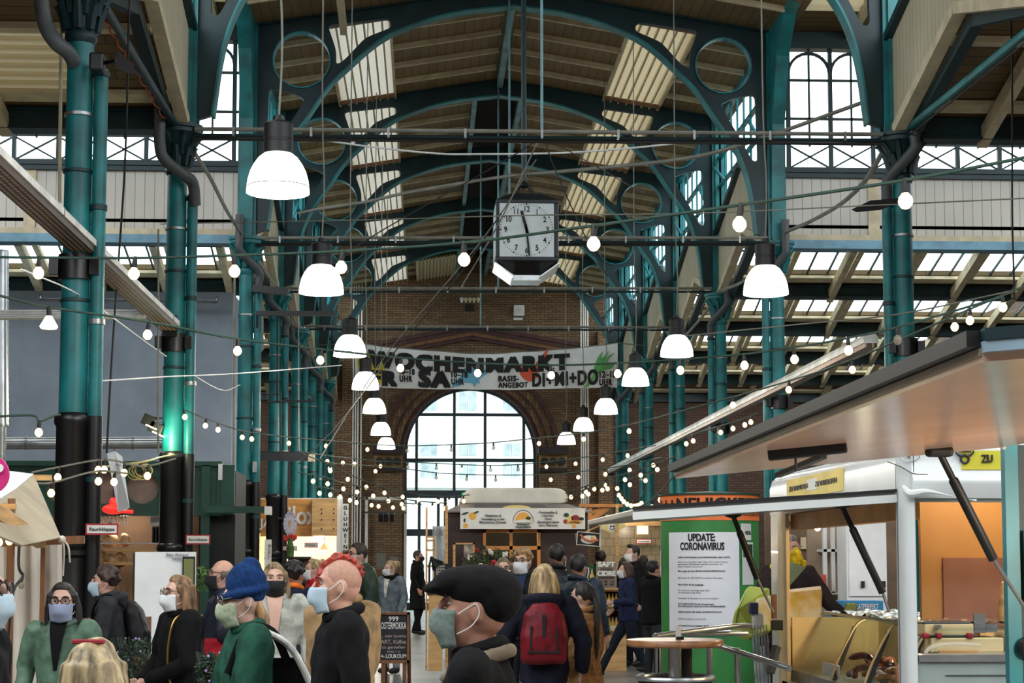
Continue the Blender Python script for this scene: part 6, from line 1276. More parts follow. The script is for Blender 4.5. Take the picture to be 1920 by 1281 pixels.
strut(t, at(1578, 948, YV+.35), at(1655, 1112, YV+.35), Vector((XV+.02, YV+.4, at(0, 1150, YV+.35).z))); strut(t, at(1374, 966, YVE-.9), at(1420, 1085, YVE-.8), at(1450, 1148, YVE-.75), r=.022)
part('latch', BLACKP, t, lambda m: PB(m, 1446, 1163, 1466, 1182, YVE-.75, -.05, .03), bevel=.005); part('strut_foot', WOODD, t, lambda m: PB(m, 1447, 1115, 1455, 1160, YVE-.7, -.03, .02)); part('lever', GREYP, t, lambda m: m.bar(at(1456, 1212, YVE-.8), at(1444, 1262, YVE-.85), .05, .05))
# display case inside the counter
DB = mat('display_cream', (240, 214, 160), .5, 0, .04)
zc = 1.22
part('display_back', DB, t, lambda m: m.box(XV+.75, XV+.8, YV+.5, YVE-.4, .5, zc)); part('display_base', STEEL, t, lambda m: m.box(XV+.08, XV+.8, YV+.3, YVE-.4, .5, .8)); part('display_end', DB, t, lambda m: m.box(XV+.08, XV+.8, YVE-.42, YVE-.38, .5, zc-.02))
part('display_top', GLASS, t, lambda m: m.box(XV+.3, XV+.8, YV+.35, YVE-.4, zc, zc+.012)); part('display_glass', GLASS, t, lambda m: m.sheet([[(XV+.08+.22*math.sin(PI/2*i/8), y, .82+(zc-.82)*(1-math.cos(PI/2*i/8)) if i else .82) for i in range(9)] for y in (YV+.35, YVE-.42)]), smooth=True)
for y in (YV+.55, YV+1.35, YV+2.25): 
    part('glass_support', DB, t, lambda m: m.tube(spline([(XV+.09, y, .8), (XV+.15, y, .96), (XV+.27, y, zc-.04), (XV+.34, y, zc+.01)], 5), .008, 8), smooth=True); part('support_plate', GREYP, t, lambda m: m.bar((XV+.12, y+.03, .8), (XV+.27, y+.03, zc-.05), .012, .03, up=(1, 0, 0)))
part('tray_rail', STEEL, t, lambda m: m.bar((XV+.32, YV+.4, zc+.02), (XV+.32, YVE-.5, zc+.02), .03, .02))
foil = T('foil_sheet', 'crumpled silver foil sheet lying on the glass display counter', 'foil', (XV+.5, YV+2, zc+.02)); rg = random.Random(3)
part('foil', mat('foil', (214, 212, 206), .18, .9, .1), foil, lambda m: m.sheet([[(XV+.3+.5*i/14, YV+.5+2.6*j/34, zc+.02+rg.uniform(0, .035)) for i in range(15)] for j in range(35)]).solid(.002))
def sausage(pts, r, m_, lab, grp=None): tag(part('sausage', m_, None, lambda q: q.tube(spline(pts, 4), [r*.5]+[r]*(4*(len(pts)-1)-1)+[r*.5], 9), smooth=True), lab, 'sausage', grp)
SD = mat('smoked_sausage', (112, 52, 28), .35, 0, .25, 12); SRD = mat('red_sausage', (176, 48, 30), .3, 0, .15, 12); SLT = mat('light_sausage', (206, 140, 84), .4, 0, .2, 10)
for j in range(16):
    y = YV+2.3+rg.uniform(-.35, .3); x = XV+.28+rg.uniform(-.05, .3); z = .83+.045*(j//5); a = rg.uniform(-.6, .6)
    sausage([(x-.11*math.sin(a), y-.11*math.cos(a), z), (x+.02, y, z+.02), (x+.11*math.sin(a), y+.11*math.cos(a), z)], .024, SD, 'dark smoked sausage in the heap behind the counter glass', 'smoked sausages in the display')
for j in range(9):
    y = YV+1.5+rg.uniform(-.3, .4); x = XV+.25+rg.uniform(0, .3); z = .83+.04*(j//4); a = rg.uniform(-.9, .9)
    sausage([(x-.1*math.sin(a), y-.1*math.cos(a), z), (x, y, z+.015), (x+.1*math.sin(a), y+.1*math.cos(a), z)], .024, SLT, 'light brown sausage in the middle of the counter display', 'light sausages in the display')
sausage([(XV+.3, YV+1.2, .9), (XV+.33, YV+1.36, .91), (XV+.3, YV+1.52, .9)], .034, SRD, 'thick red sausage in the middle of the counter display')
c = Vector((XV+.33, YV+.78, .93)); t3 = T('ham', 'pink cut ham nearest the corner post of the van counter', 'meat', c-Vector((0, 0, .13)))
part('rind', mat('ham_rind', (196, 120, 70), .4, 0, .2, 8), t3, lambda m: m.ball(c, (.17, .22, .15), 18, 12), smooth=True); part('cut_face', mat('ham_meat', (226, 132, 98), .4, 0, .2, 8), t3, lambda m: m.ball(c+Vector((-.08, -.06, -.01)), (.1, .16, .11), 14, 10), smooth=True)
for y, lab in ((YV+1.1, 'pale tray of cold cuts in the near half of the van counter'), (YV+2.7, 'pale tray at the far end of the van counter')): tag(part('tray', STEEL, None, lambda m: m.box(XV+.45, XV+.72, y-.14, y+.14, .8, .86), bevel=.01), lab, 'tray')
tag(part('price_card', SIGNW, None, lambda m: m.bar((XV+.14, YV+2.2, .86), (XV+.14, YV+2.7, .86), .01, .09)), 'clear and white price rail behind the counter glass', 'price card')
# slicer and things behind the front window
zw = at(0, 1226, YV+.5).z
t4 = T('meat_slicer', 'low cream meat slicer with red knobs behind the front window', 'slicer', (at(1800, 0, YV+.6).x, YV+.6, zw)); q = lambda x0, y0, x1, y1, m_, nm_, d0=0, d1=.25, b=.008: pbox(nm_, m_, t4, x0, y0, x1, y1, YV+.45, d0, d1, bevel=b)
q(1734, 1170, 1826, 1192, DB, 'upper_body'); q(1732, 1166, 1820, 1171, GREYP, 'cover'); q(1744, 1196, 1880, 1224, DB, 'base', -.02, .3); q(1740, 1190, 1834, 1195, GREYP, 'blade_guard')
for x in (1733, 1758, 1816): q(x-5, 1187, x+6, 1197, REDS, 'red_knob', -.04, .02)
t4 = T('steel_scoop', 'bright steel blade plate standing beside the wooden pestle', 'tool', at(1836, 1186, YV+.5)); pbox('blade', STEEL, t4, 1827, 1151, 1848, 1187, YV+.5, 0, .02); pbox('clip', STEEL, t4, 1848, 1170, 1870, 1186, YV+.5, 0, .05)
tag(part('wooden_pestle', PINE, None, lambda m: m.lathe([(.04, at(0, 1172, YV+.6).z), (.045, at(0, 1160, YV+.6).z), (.024, at(0, 1110, YV+.6).z), (.02, at(0, 1094, YV+.6).z), (.008, at(0, 1091, YV+.6).z)], (at(1857, 0, YV+.6).x, YV+.6, 0), 16), smooth=True), 'upright pale wooden pestle behind the front window', 'pestle')
tag(part('clear_cover', mat('clear_plastic_cover', (240, 236, 220), .1, var=0, alpha=.35), None, lambda m: m.tube(spline([at(1730, 1236, YV+.2), at(1745, 1214, YV+.25), at(1790, 1208, YV+.3), at(1838, 1210, YV+.3)], 5), .012, 8), smooth=True), 'bent clear plastic edge on the front counter of the van', 'cover')
tag(part('cutting_board', PINE, None, lambda m: PB(m, 1760, 1219, 1836, 1236, YV+.3, 0, .02), bevel=.005), 'pale cutting board leaning on the front counter of the van', 'board')
# --- things seen through the van beyond its far end
YF = 16.5
t = T('white_cabinet', 'tall pair of white cabinets seen through the van window', 'cabinet', foot(1625, YF)); pbox('carcass', WHITEP, t, 1592, 974, 1662, 1290, YF, .02, .4)
for x0, x1 in ((1593, 1622), (1624, 1661)): d = pbox('door', WHITEP, t, x0, 980, x1, 1118, YF, 0, .02); pbox('handle', BLACKP, d, x1-8, 1090, x1-2, 1102, YF, -.03, 0)
t = T('glass_shelf', 'white framed shelf of jars seen through the van window', 'shelf', foot(1565, 17)); pbox('back', mat('dim_shelf', (150, 130, 110), .7), t, 1530, 975, 1600, 1290, 17, .3, .35)
for x in (1545, 1560, 1592): pbox('upright', WHITEP, t, x, 978, x+5, 1112, 17, 0, .05)
for y in (1030, 1110): pbox('board', WHITEP, t, 1544, y, 1597, y+5, 17, 0, .3)
t = T('blue_box', 'bright blue box with white lettering below the white cabinets', 'box', at(1610, 1172, 15.6)); pbox('box', mat('bright_blue', (44, 140, 196), .5, var=.03), t, 1563, 1127, 1656, 1290, 15.6, 0, .3); text('lettering', 'SALATPERFEKT', .065, LETW, t, at(1622, 1138, 15.59), bold=.01, fit=.24); text('lettering', 'feinste Auslese', .03, LETW, t, at(1625, 1147, 15.59), fit=.2)
tag(part('herb_pouch', mat('pouch_green', (150, 160, 130), .4, 0, .35, 9, rgb2=(96, 120, 70)), None, lambda m: m.add([at(1582, 1166, 13.6), at(1612, 1166, 13.6), at(1606, 1130, 13.6), at(1586, 1132, 13.6)], [(0, 1, 2, 3)]).solid(.05), bevel=.01), 'printed food pouch held over the counter by the reaching hand', 'pouch')
tag(part('red_crate', mat('red_crate', (176, 70, 50), .6, 0, .2, 8), None, lambda m: PB(m, 1533, 1078, 1549, 1098, 16.8, 0, .2)), 'small red crate behind the man with the bouquet', 'crate'); 
t = T('warm_bulb_lamp', 'small glowing bulb seen through the van window', 'lamp', at(1533, 990, 16)); part('bulb', GLOWP, t, lambda m: m.ball(at(1533, 990, 16), .03), smooth='all'); part('cord', CABLEK, t, lambda m: m.tube([at(1533, 984, 16), at(1533, 900, 16)], .005, 5))
t = T('back_stall', 'brown timber stall front behind the van with a pale lettered band', 'stall', foot(1550, 18)); pbox('front', BROWNI, t, 1440, 955, 1690, 1290, 18, 0, .1); pbox('band', mat('taupe_band', (150, 130, 116), .6), t, 1462, 960, 1600, 978, 18, -.05, 0); text('lettering', 'cibaria', .11, LETW, t, at(1522, 969, 17.94), fit=.22); pbox('lit_panel', mat('cream_curtain', (226, 206, 170), .7), t, 1500, 1008, 1545, 1030, 18, -.04, 0)
# ------------------------------------------------------------------ near stand at the right edge with its raised flap
YN = 7.1
hx = at(1885, 825, YN); oA = at(1265, 884, YN); oB = at(1840, 648, 3.12)
t = T('near_stand', 'near market stand at the right edge with teal corner post and large raised flap', 'stand', (hx.x, YN, 0))
n_out = Vector((0, 0, 1))
D_ = Vector((hx.x, YN, hx.z)); C_ = Vector((hx.x, 3.12, hx.z+.01))
FLM = mat('flap_warm_reflections', (206, 168, 146), .2, 0, .04, 2, spec=.45)  # warm reflections on the underside are put into this beige colour
fl2 = part('raised_flap', FLM, t, lambda m: m.add([oA, oB, C_, D_], [(0, 1, 2, 3)]).solid(.03))
d_ = (oB-oA).normalized(); up = Vector((0, 0, 1))
part('rubber_edge', BLACKP, fl2, lambda m: m.bar(oA+Vector((-.012, 0, .012)), oB+Vector((-.012, 0, .012)), .03, .03)); part('edge_lip', mat('edge_lip_beige', (150, 134, 116), .4), fl2, lambda m: m.bar(oA+Vector((.004, 0, -.012)), oB+Vector((.004, 0, -.012)), .016, .014)); part('end_trim', mat('pale_blue_trim', (150, 176, 190), .4), fl2, lambda m: m.bar(oB+Vector((0, -.01, -.004)), C_+Vector((0, -.01, -.004)), .02, .02)); part('end_edge', TEALD, fl2, lambda m: m.bar(oB+Vector((0, -.012, .018)), C_+Vector((0, -.012, .018)), .024, .022))
part('far_edge', mat('edge_lip_beige', (150, 134, 116)), fl2, lambda m: m.bar(oA, D_, .012, .02))
fn_ = (oB-oA).cross(D_-oA).normalized()
def onflap(px_, py_, off=.0):
    d = ray(px_, py_); o_ = Vector((0, 0, CAMZ)); k_ = (oA-o_).dot(fn_)/d.dot(fn_); return o_+d*k_-Vector((0, 0, off))
h0, h1 = onflap(1440, 828, .045), onflap(1588, 812, .045)
part('handle_bar', BLACKP, fl2, lambda m: m.bar(h0, h1, .05, .035), bevel=.006); part('handle_arm', GREYP, fl2, lambda m: m.bar(h0.lerp(h1, .7)-Vector((0, 0, .02)), at(1458, 892, h0.y+.35), .022, .016)); part('hook', GREYP, fl2, lambda m: m.tube([h0.lerp(h1, .35), h0.lerp(h1, .35)-Vector((0, 0, .06))], .004, 6))
part('corner_post', TEALB, t, lambda m: m.prism([(0, 0), (.055, 0), (.055, .05), (0, .05)], lambda u, v, w_: (hx.x-.005+u, YN+v, w_), 0, hx.z-.01)); part('post_strip', TEALD, t, lambda m: m.box(hx.x+.05, hx.x+.1, YN+.01, YN+.05, 0, hx.z-.02)); part('post_cap', SIGNW, t, lambda m: m.ball((hx.x-.012, YN-.01, hx.z-.03), .012))
part('back_wall', mat('stand_brown', (96, 74, 60), .7), t, lambda m: m.box(hx.x+.1, hx.x+1.2, YN+.02, YN+.06, .0, hx.z-.02)); part('side_band', GREEN, t, lambda m: m.box(hx.x+.06, hx.x+.09, YN-.02, YN+.0, 1.45, 1.75)); part('pinned_note', mat('note_yellow', (206, 200, 140), .6, 0, .06), t, lambda m: m.box(at(1908, 0, YN).x, hx.x+.5, YN, YN+.015, at(0, 1150, YN).z, at(0, 1030, YN).z)); part('note_header', mat('note_blue', (30, 70, 90), .6), t, lambda m: m.box(at(1908, 0, YN).x, hx.x+.5, YN-.004, YN, at(0, 1054, YN).z, at(0, 1030, YN).z)); part('tan_panel', mat('tan_panel', (190, 144, 112), .6), t, lambda m: m.box(at(1903, 0, YN).x, hx.x+.6, YN-.03, YN+.015, .0, at(0, 1222, YN).z)); part('dark_socket', BLACKP, t, lambda m: m.ball(at(1925, 1215, YN-.02), (.04, .03, .045)))
lamp_light('stand_lamp', (3.0, 5.4, 1.75), 55, (1, .82, .62), .15)
strut(t, at(1760, 846, YN-.5), at(1862, 1048, YN-.35), at(1925, 1145, YN-.15), r=.017)
part('strut_bracket', BLACKP, t, lambda m: PB(m, 1736, 838, 1786, 857, YN-.52, -.03, .03), bevel=.015)
tag(part('blue_edge_box', mat('violet_blue', (90, 96, 190), .5, var=0), None, lambda m: PB(m, 1641, 704, 1662, 716, 6.0, 0, .05)), 'small violet-blue box lying on top of the near raised flap', 'box')
# ------------------------------------------------------------------ people
JOBS = []
def blob(name, mb, m, parent, vox=.012, smooth=4, noise_amt=0):
    """one continuous remeshed surface (finished in one batch at the end)"""
    me = mb.mesh(name); me.materials.append(m)
    o = bpy.data.objects.new(name, me); COL.objects.link(o); o.parent = parent
    r_ = o.modifiers.new('r', 'REMESH'); r_.mode = 'VOXEL'; r_.voxel_size = vox; r_.use_smooth_shade = True
    if smooth: s_ = o.modifiers.new('s', 'SMOOTH'); s_.iterations = smooth; s_.factor = .5
    JOBS.append((o, m, noise_amt)); return o
def finish_blobs():
    dg = bpy.context.evaluated_depsgraph_get()
    for o, m, na in JOBS:
        me = bpy.data.meshes.new_from_object(o.evaluated_get(dg)); o.modifiers.clear()
        if na:
            me.update(); vs = [v.co.copy() for v in me.vertices]; ns = [v.normal.copy() for v in me.vertices]
            for v, c, n in zip(me.vertices, vs, ns): v.co = c+n*na*(noise.noise(Vector((c.x*9, c.y*9, c.z*6)))+.55*noise.noise(Vector((c.x*23+3, c.y*23, c.z*13))))
        me.materials.clear(); me.materials.append(m); me.polygons.foreach_set('use_smooth', [True]*len(me.polygons)); o.data = me
SKIN = [mat('skin_fair', (198, 150, 128), .5, 0, .06, 12), mat('skin_tan', (168, 122, 102), .5, 0, .06, 12), mat('skin_pale', (206, 164, 144), .5, 0, .05, 12)]
def cloth(n, c, rough=.85, var=.16, b=.25, scale=14): return mat('cloth_'+n, c, rough, 0, var, scale, bump=b, spec=.2)
def hairm(n, c, c2): return mat('hair_'+n, c, .55, 0, .35, 26, bump=.5, rgb2=c2, stretch=(1, 1, .18))
EYEW = mat('eye_dark', (34, 26, 22), .15, var=0); EYEB = mat('eye_white', (150, 136, 126), .3, var=0)
def loft(mb, rings, n=18):
    """rings: (z, hx, hy, cx, cy)"""
    vs = []
    for z, hx, hy, cx, cy in rings:
        for j in range(n):
            t = 2*PI*j/n; c, s_ = math.cos(t), math.sin(t); k = 1/((abs(c)**2.6+abs(s_)**2.6)**(1/2.6))
            vs.append((cx+hx*c*k, cy+hy*s_*k, z))
    fs = [(i*n+j, i*n+(j+1) % n, (i+1)*n+(j+1) % n, (i+1)*n+j) for i in range(len(rings)-1) for j in range(n)]
    fs += [tuple(range(n))[::-1], tuple(range((len(rings)-1)*n, len(rings)*n))]
    return mb.add(vs, fs)
def hand(mb, w, d, side, near=True, curl=.55):
    w = Vector(w); d = Vector(d).normalized(); nrm = d.cross(Vector((0, 0, 1)))
    if nrm.length < .2: nrm = Vector((side, 0, 0))
    nrm = (nrm.normalized()*1.0); up = nrm.cross(d).normalized()
    a = up; pn = Vector((-side, 0, 0)); pn = (pn-d*pn.dot(d)); pn = pn.normalized() if pn.length > .2 else nrm; a = pn.cross(d).normalized()
    c = w+d*.045; mtx = Matrix((a, d, pn)).transposed()
    mb.ball(c, (.038, .05, .016), 12, 8, rot=mtx)
    for i, (o_, L) in enumerate(((-.03, .066), (-.01, .075), (.01, .07), (.029, .055))):
        p = w+d*.085+a*o_; q = p+d*L*.45+pn*.008; e = q+(d*math.cos(curl)+pn*math.sin(curl)).normalized()*L*.4; f_ = e+(d*math.cos(curl*1.9)+pn*math.sin(curl*1.9)).normalized()*L*.3
        mb.tube([p-d*.02, q, e, f_], [.0095, .009, .0085, .007], 7)
    s_ = -1 if a.z < 0 else 1
    p = w+d*.03+a*s_*.032; mb.tube([p-a*s_*.015, p+a*s_*.018+d*.02+pn*.01, p+a*s_*.022+d*.052+pn*.016], [.012, .0105, .008], 7)
def seg(mb, pts, rs, n=12): mb.tube(spline(pts, 3) if len(pts) > 2 else pts, [x for x in resamp(rs, 3)] if len(pts) > 2 else rs, n)
def resamp(rs, n):
    out = []
    for a, b in zip(rs[:-1], rs[1:]): out += [a+(b-a)*i/n for i in range(n)]
    return out+[rs[-1]]
def person(label, px_, ytop, Y, rot, top, skin=0, hair=None, hairc=None, mask=None, glasses=None, trousers=None, hcap=None, yaw=0, pitch=0, arms=None, legs=None, lean=(0, 0), hs=1.0, near=0, wide=1.0, longcoat=False, collar=None, puffy=0, extra=None, group=None, hood=False, beard=None, height=None, shirt=None):
    z = at(px_, ytop, Y).z; h = height or z; sc_ = h/1.715; base = at(px_, 1055, Y)
    t = T('person', label, 'person', (base.x, Y, 0), R(rot), group, sc_)
    if group: t['group'] = group
    vox = .0075 if near else .012
    lx, ly = lean
    def L(x, y, zz): k = max(0, (zz-.9)/.6); return Vector((x+lx*k, y+ly*k, zz))
    hc0 = L(0, 0, 1.5); Mh = Matrix.Translation(hc0+Vector((0, -.014, -.035))) @ Euler((R(pitch), 0, R(yaw))).to_matrix().to_4x4() @ Matrix.Scale(hs, 4) @ Matrix.Translation((0, 0, -1.5))
    def H(mb, k0): 
        for i in range(k0, len(mb.v)): mb.v[i] = Mh @ mb.v[i]
    # joints
    ar = {'L': ((.255, .02, 1.16), (.25, -.1, .93)), 'R': ((-.255, .02, 1.16), (-.25, -.1, .93))}
    ar.update(arms or {})
    lg = {'L': ((.1, -.01, .5), (.105, .02, .08)), 'R': ((-.1, -.01, .5), (-.105, .02, .08))}
    lg.update(legs or {})
    SH = {'L': L(.185*wide, .0, 1.41), 'R': L(-.185*wide, .0, 1.41)}
    EL = {s_: Vector(ar[s_][0]) for s_ in 'LR'}; WR = {s_: Vector(ar[s_][1]) for s_ in 'LR'}
    # --- body: head, neck, trunk, limbs and hands in one surface
    b = MB()
    b.ball((0, .008, 1.645), (.073, .093, .103), 20, 14); b.ball((0, -.028, 1.58), (.056, .062, .075), 16, 10); b.ball((0, -.066, 1.537), (.027, .024, .02), 10, 8); b.ball((0, -.074, 1.668), (.05, .018, .014), 12, 8)
    for s_ in (-1, 1):
        b.ball((s_*.036, -.06, 1.61), (.03, .03, .03), 10, 8); b.ball((s_*.075, .014, 1.628), (.011, .021, .033), 10, 8)
    b.tube([(0, -.088, 1.66), (0, -.105, 1.632), (0, -.12, 1.606), (0, -.1, 1.597)], [.009, .011, .016, .012], 8); b.ball((0, -.088, 1.572), (.024, .012, .011), 10, 6)
    H(b, 0)
    b.tube([L(0, .03, 1.42), Mh @ Vector((0, .015, 1.53)), Mh @ Vector((0, .0, 1.6))], [.062, .054, .052], 14)
    loft(b, [(.86, .13, .09, 0, 0), (1.0, .125, .085, *L(0, 0, 1.0)[:2]), (1.2, .13, .09, *L(0, 0, 1.2)[:2]), (1.36, .15, .09, *L(0, 0, 1.36)[:2]), (1.43, .12, .07, *L(0, .01, 1.43)[:2]), (1.47, .06, .055, *L(0, .02, 1.47)[:2])])
    for s_, sg in (('L', 1), ('R', -1)):
        b.tube([SH[s_], EL[s_], WR[s_]], [.045, .036, .026], 12); b.ball(EL[s_], .036, 10, 8); b.ball(SH[s_], .05, 10, 8)
        hand(b, WR[s_], WR[s_]-EL[s_], sg, near)
        b.tube([(.085*sg, 0, .9), lg[s_][0], lg[s_][1]], [.08, .055, .04], 12); b.ball(lg[s_][0], .055, 10, 8)
        a = Vector(lg[s_][1]); b.ball(a+Vector((0, -.05, -.045)), (.035, .1, .03), 10, 8)
    blob('body', b, SKIN[skin], t, vox, 3)
    if near or Y < 20:
        for s_ in (-1, 1):
            e = MB(); e.ball((s_*.032, -.0715, 1.645), (.0135, .0095, .0065), 10, 8); H(e, 0); eo = e.build('eye', EYEB, t, local=True, smooth='all')
            e = MB(); e.ball((s_*.032-(.002 if yaw < 0 else 0), -.0775, 1.645), (.0065, .0045, .0062), 8, 6); H(e, 0); e.build('iris', EYEW, eo, local=True, smooth='all')
            if hairc:
                e = MB(); e.tube(spline([(s_*.014, -.093, 1.667), (s_*.034, -.092, 1.674), (s_*.054, -.078, 1.666)], 3), .0045, 6); H(e, 0); e.build('eyebrow', hairc, t, local=True)
    # --- trousers and shoes
    tr = trousers or cloth('charcoal_trousers', (30, 31, 36))
    b = MB(); loft(b, [(.78, .15, .1, 0, 0), (.9, .165, .12, 0, 0), (1.0, .155, .11, 0, 0)])
    for s_, sg in (('L', 1), ('R', -1)):
        k_, a_ = Vector(lg[s_][0]), Vector(lg[s_][1]); b.tube([(.08*sg, 0, .86), (.085*sg+(k_.x-.085*sg)*.5, k_.y*.5, .7), k_, k_.lerp(a_, .6), a_+Vector((0, 0, .0))], [.098, .09, .07, .062, .06], 14)
        b.ball(k_, .07, 10, 8)
    blob('trousers', b, tr, t, .015, 4, .006)
    for s_, sg in (('L', 1), ('R', -1)):
        a_ = Vector(lg[s_][1]); b = MB(); b.ball(a_+Vector((0, -.06, -.03)), (.045, .13, .05), 14, 8, fn=lambda v: Vector((v.x, v.y, max(v.z, -.045)))); b.ball(a_+Vector((0, .01, .0)), (.045, .05, .06), 12, 8); b.build('shoe', BLACKP, t, local=True, smooth=True)
    # --- coat, jacket or jumper
    p_ = puffy; b = MB(); zl = .52 if longcoat else .84
    rings = [(zl, (.2 if longcoat else .178)*wide, .15+p_, 0, .0), (.95, .178*wide+p_, .135+p_, *L(0, 0, .95)[:2]), (1.1, .168*wide+p_, .125+p_, *L(0, 0, 1.1)[:2]), (1.26, .182*wide+p_, .128+p_, *L(0, .0, 1.26)[:2]), (1.38, .195*wide+p_, .115+p_, *L(0, .01, 1.38)[:2]), (1.44, .15*wide, .085, *L(0, .015, 1.44)[:2]), (1.475, .085, .07, *L(0, .02, 1.475)[:2])]
    loft(b, rings)
    for s_, sg in (('L', 1), ('R', -1)):
        e, w_ = EL[s_], WR[s_]; w2 = w_+(e-w_).normalized()*.015
        b.tube([SH[s_]-Vector((sg*.06, 0, -.01)), SH[s_], SH[s_].lerp(e, .55), e, e.lerp(w2, .5), w2], [.075, .078+p_*.6, .07+p_*.7, .062+p_*.6, .055+p_*.6, .045+p_*.4], 14); b.ball(e, .062+p_*.6, 12, 8); b.ball(SH[s_], .08+p_*.5, 12, 8)
    blob('coat' if longcoat else 'jacket', b, top, t, .011 if near else .015, 4, .014+p_*.25)
    cm = collar or top
    b = MB(); b.tube([L(.076*math.cos(2*PI*i/20), .012+.072*math.sin(2*PI*i/20), 1.482+.022*math.sin(2*PI*i/20)) for i in range(20)], .029 if not hood else .036, 8, closed=True); blob('collar', b, cm, t, .01, 3)
    if hood:
        b = MB(); b.ball(L(0, .1, 1.42), (.13, .07, .09), 14, 10); b.tube(spline([L(-.12, .02, 1.45), L(-.1, .11, 1.47), L(0, .14, 1.48), L(.1, .11, 1.47), L(.12, .02, 1.45)], 4), .04, 10); blob('hood', b, cm if hood is True else hood, t, .012, 4)
    if shirt:
        b = MB(); b.sheet([[L(k_*q, yy+.25*abs(q*k_), zz) for q in (-1, -.5, 0, .5, 1)] for zz, yy, k_ in ((1.485, -.085, .06), (1.44, -.11, .055), (1.38, -.127-p_, .045), (1.28, -.136-p_, .03), (1.16, -.134-p_, .012))]); b.solid(.008); b.build('shirt_front', shirt, t, local=True, smooth=True)
    # --- hair
    if hair:
        b = MB(); rg = random.Random(int(px_))
        if hair in ('short', 'curly', 'bob', 'long', 'bun', 'ponytail', 'quiff'):
            b.ball((0, .026, 1.664), (.082, .09, .101), 18, 12); b.ball((0, -.004, 1.728), (.056, .06, .04), 14, 8)
            for s_ in (-1, 1): b.ball((s_*.066, .012, 1.665), (.02, .05, .045), 10, 8)
        if hair == 'quiff': b.ball((0, -.05, 1.745), (.05, .045, .03), 12, 8)
        if hair in ('long', 'bob'):
            n_ = 22; zl_ = 1.5 if hair == 'bob' else 1.3
            for i in range(n_):
                a = -.15+(PI+.3)*i/(n_-1); c_, s2 = math.cos(a), math.sin(a); q = rg.uniform(-.012, .012)
                b.tube([(.074*c_, .02+.085*s2-(.03 if abs(c_) > .9 else 0), 1.69), (.09*c_+q, .02+.095*s2, 1.6), (.094*c_+q, .03+.09*s2, (1.6+zl_)/2), (.085*c_+q*2, .03+.085*s2, zl_+rg.uniform(-.03, .03))], [.02, .022, .022, .008], 7)
        if hair == 'curly':
            for i in range(70):
                a, e = rg.uniform(0, 2*PI), rg.uniform(-.15, 1.5); p = Vector((math.cos(a)*math.cos(e)*.088, .02+math.sin(a)*math.cos(e)*.098, 1.665+math.sin(e)*.1))
                if p.y < -.05 and p.z < 1.71: continue
                b.ball(p, rg.uniform(.016, .024), 8, 6)
        if hair == 'bun': b.ball((0, .12, 1.71), (.045, .04, .045), 12, 8); [b.ball((rg.uniform(-.04, .04), .12+rg.uniform(-.03, .03), 1.71+rg.uniform(-.04, .04)), .016, 7, 5) for i in range(16)]
        if hair == 'ponytail': b.ball((0, .11, 1.64), .03, 10, 8); b.tube(spline([(0, .11, 1.64), (.01, .14, 1.56), (.02, .15, 1.42), (.03, .155, 1.24), (.03, .15, 1.1)], 4), resamp([.025, .026, .028, .024, .01], 4), 10)
        if hair == 'fringe':
            for i in range(26):
                a = -.25+(PI+.5)*i/25; b.ball((.076*math.cos(a), .012+.092*math.sin(a), 1.635+rg.uniform(-.006, .006)), (.013, .013, .036), 8, 6)
        if hair == 'mohawk':
            for i in range(46):
                a = -.45+3.4*i/45; p = Vector((0, -.098*math.cos(a)*.92+.008, 1.645+.108*math.sin(a))); d = Vector((rg.uniform(-.25, .25), p.y*.8, (p.z-1.62))).normalized(); L_ = .03+.012*rg.random()
                b.tube([p-d*.012+Vector((rg.uniform(-.012, .012), 0, 0)), p+d*L_*.6, p+d*L_+Vector((0, .01, 0))], [.014, .011, .002], 6)
        H(b, 0); blob('hair', b, hairc, t, .008 if near else .01, 1, .008)
    if hair == 'mohawk':
        b = MB(); b.ball((0, .014, 1.658), (.0755, .091, .0925), 18, 12); H(b, 0); b.build('shaved_hair', mat('shaved_stubble', (176, 132, 112), .7, 0, .05, 60), t, local=True, smooth='all')
    if beard:
        b = MB(); b.ball((0, -.035, 1.555), (.06, .062, .055), 14, 10); b.ball((0, -.07, 1.53), (.034, .03, .03), 10, 8); H(b, 0); b.build('beard', beard, t, local=True, smooth='all')
    # --- headgear
    if hcap: hcap(t, Mh)
    # --- mask, glasses
    if mask:
        g = []
        for j in range(9):
            v = j/8; zz = 1.628-.108*v; row = []
            for i in range(17):
                u = -1+2*i/16; a = u*1.25; bul = .112+.018*math.sin(PI*min(1, v*1.1+.08))*(1-u*u)-.028*max(0, v-.6)/.4
                row.append((.082*math.sin(a)*(1-.12*v), -.005-bul*math.cos(a*.93), zz-.012*(1-abs(u))*(1 if v > .8 else 0)+.004*math.sin(v*PI*6)*(1-u*u)*(.5 if near else 0)-.0))
            g.append(row)
        b = MB(); b.sheet(g); b.solid(.004); H(b, 0); mo = b.build('face_mask', mask, t, local=True, smooth='all')
        for s_ in (-1, 1):
            b = MB(); b.tube(spline([(s_*.079, -.04, 1.618), (s_*.081, -.01, 1.64), (s_*.084, .012, 1.65), (s_*.084, .022, 1.622), (s_*.08, .0, 1.585), (s_*.072, -.04, 1.56)], 4), .0017, 6); H(b, 0); b.build('ear_loop', MASKL, mo, local=True)
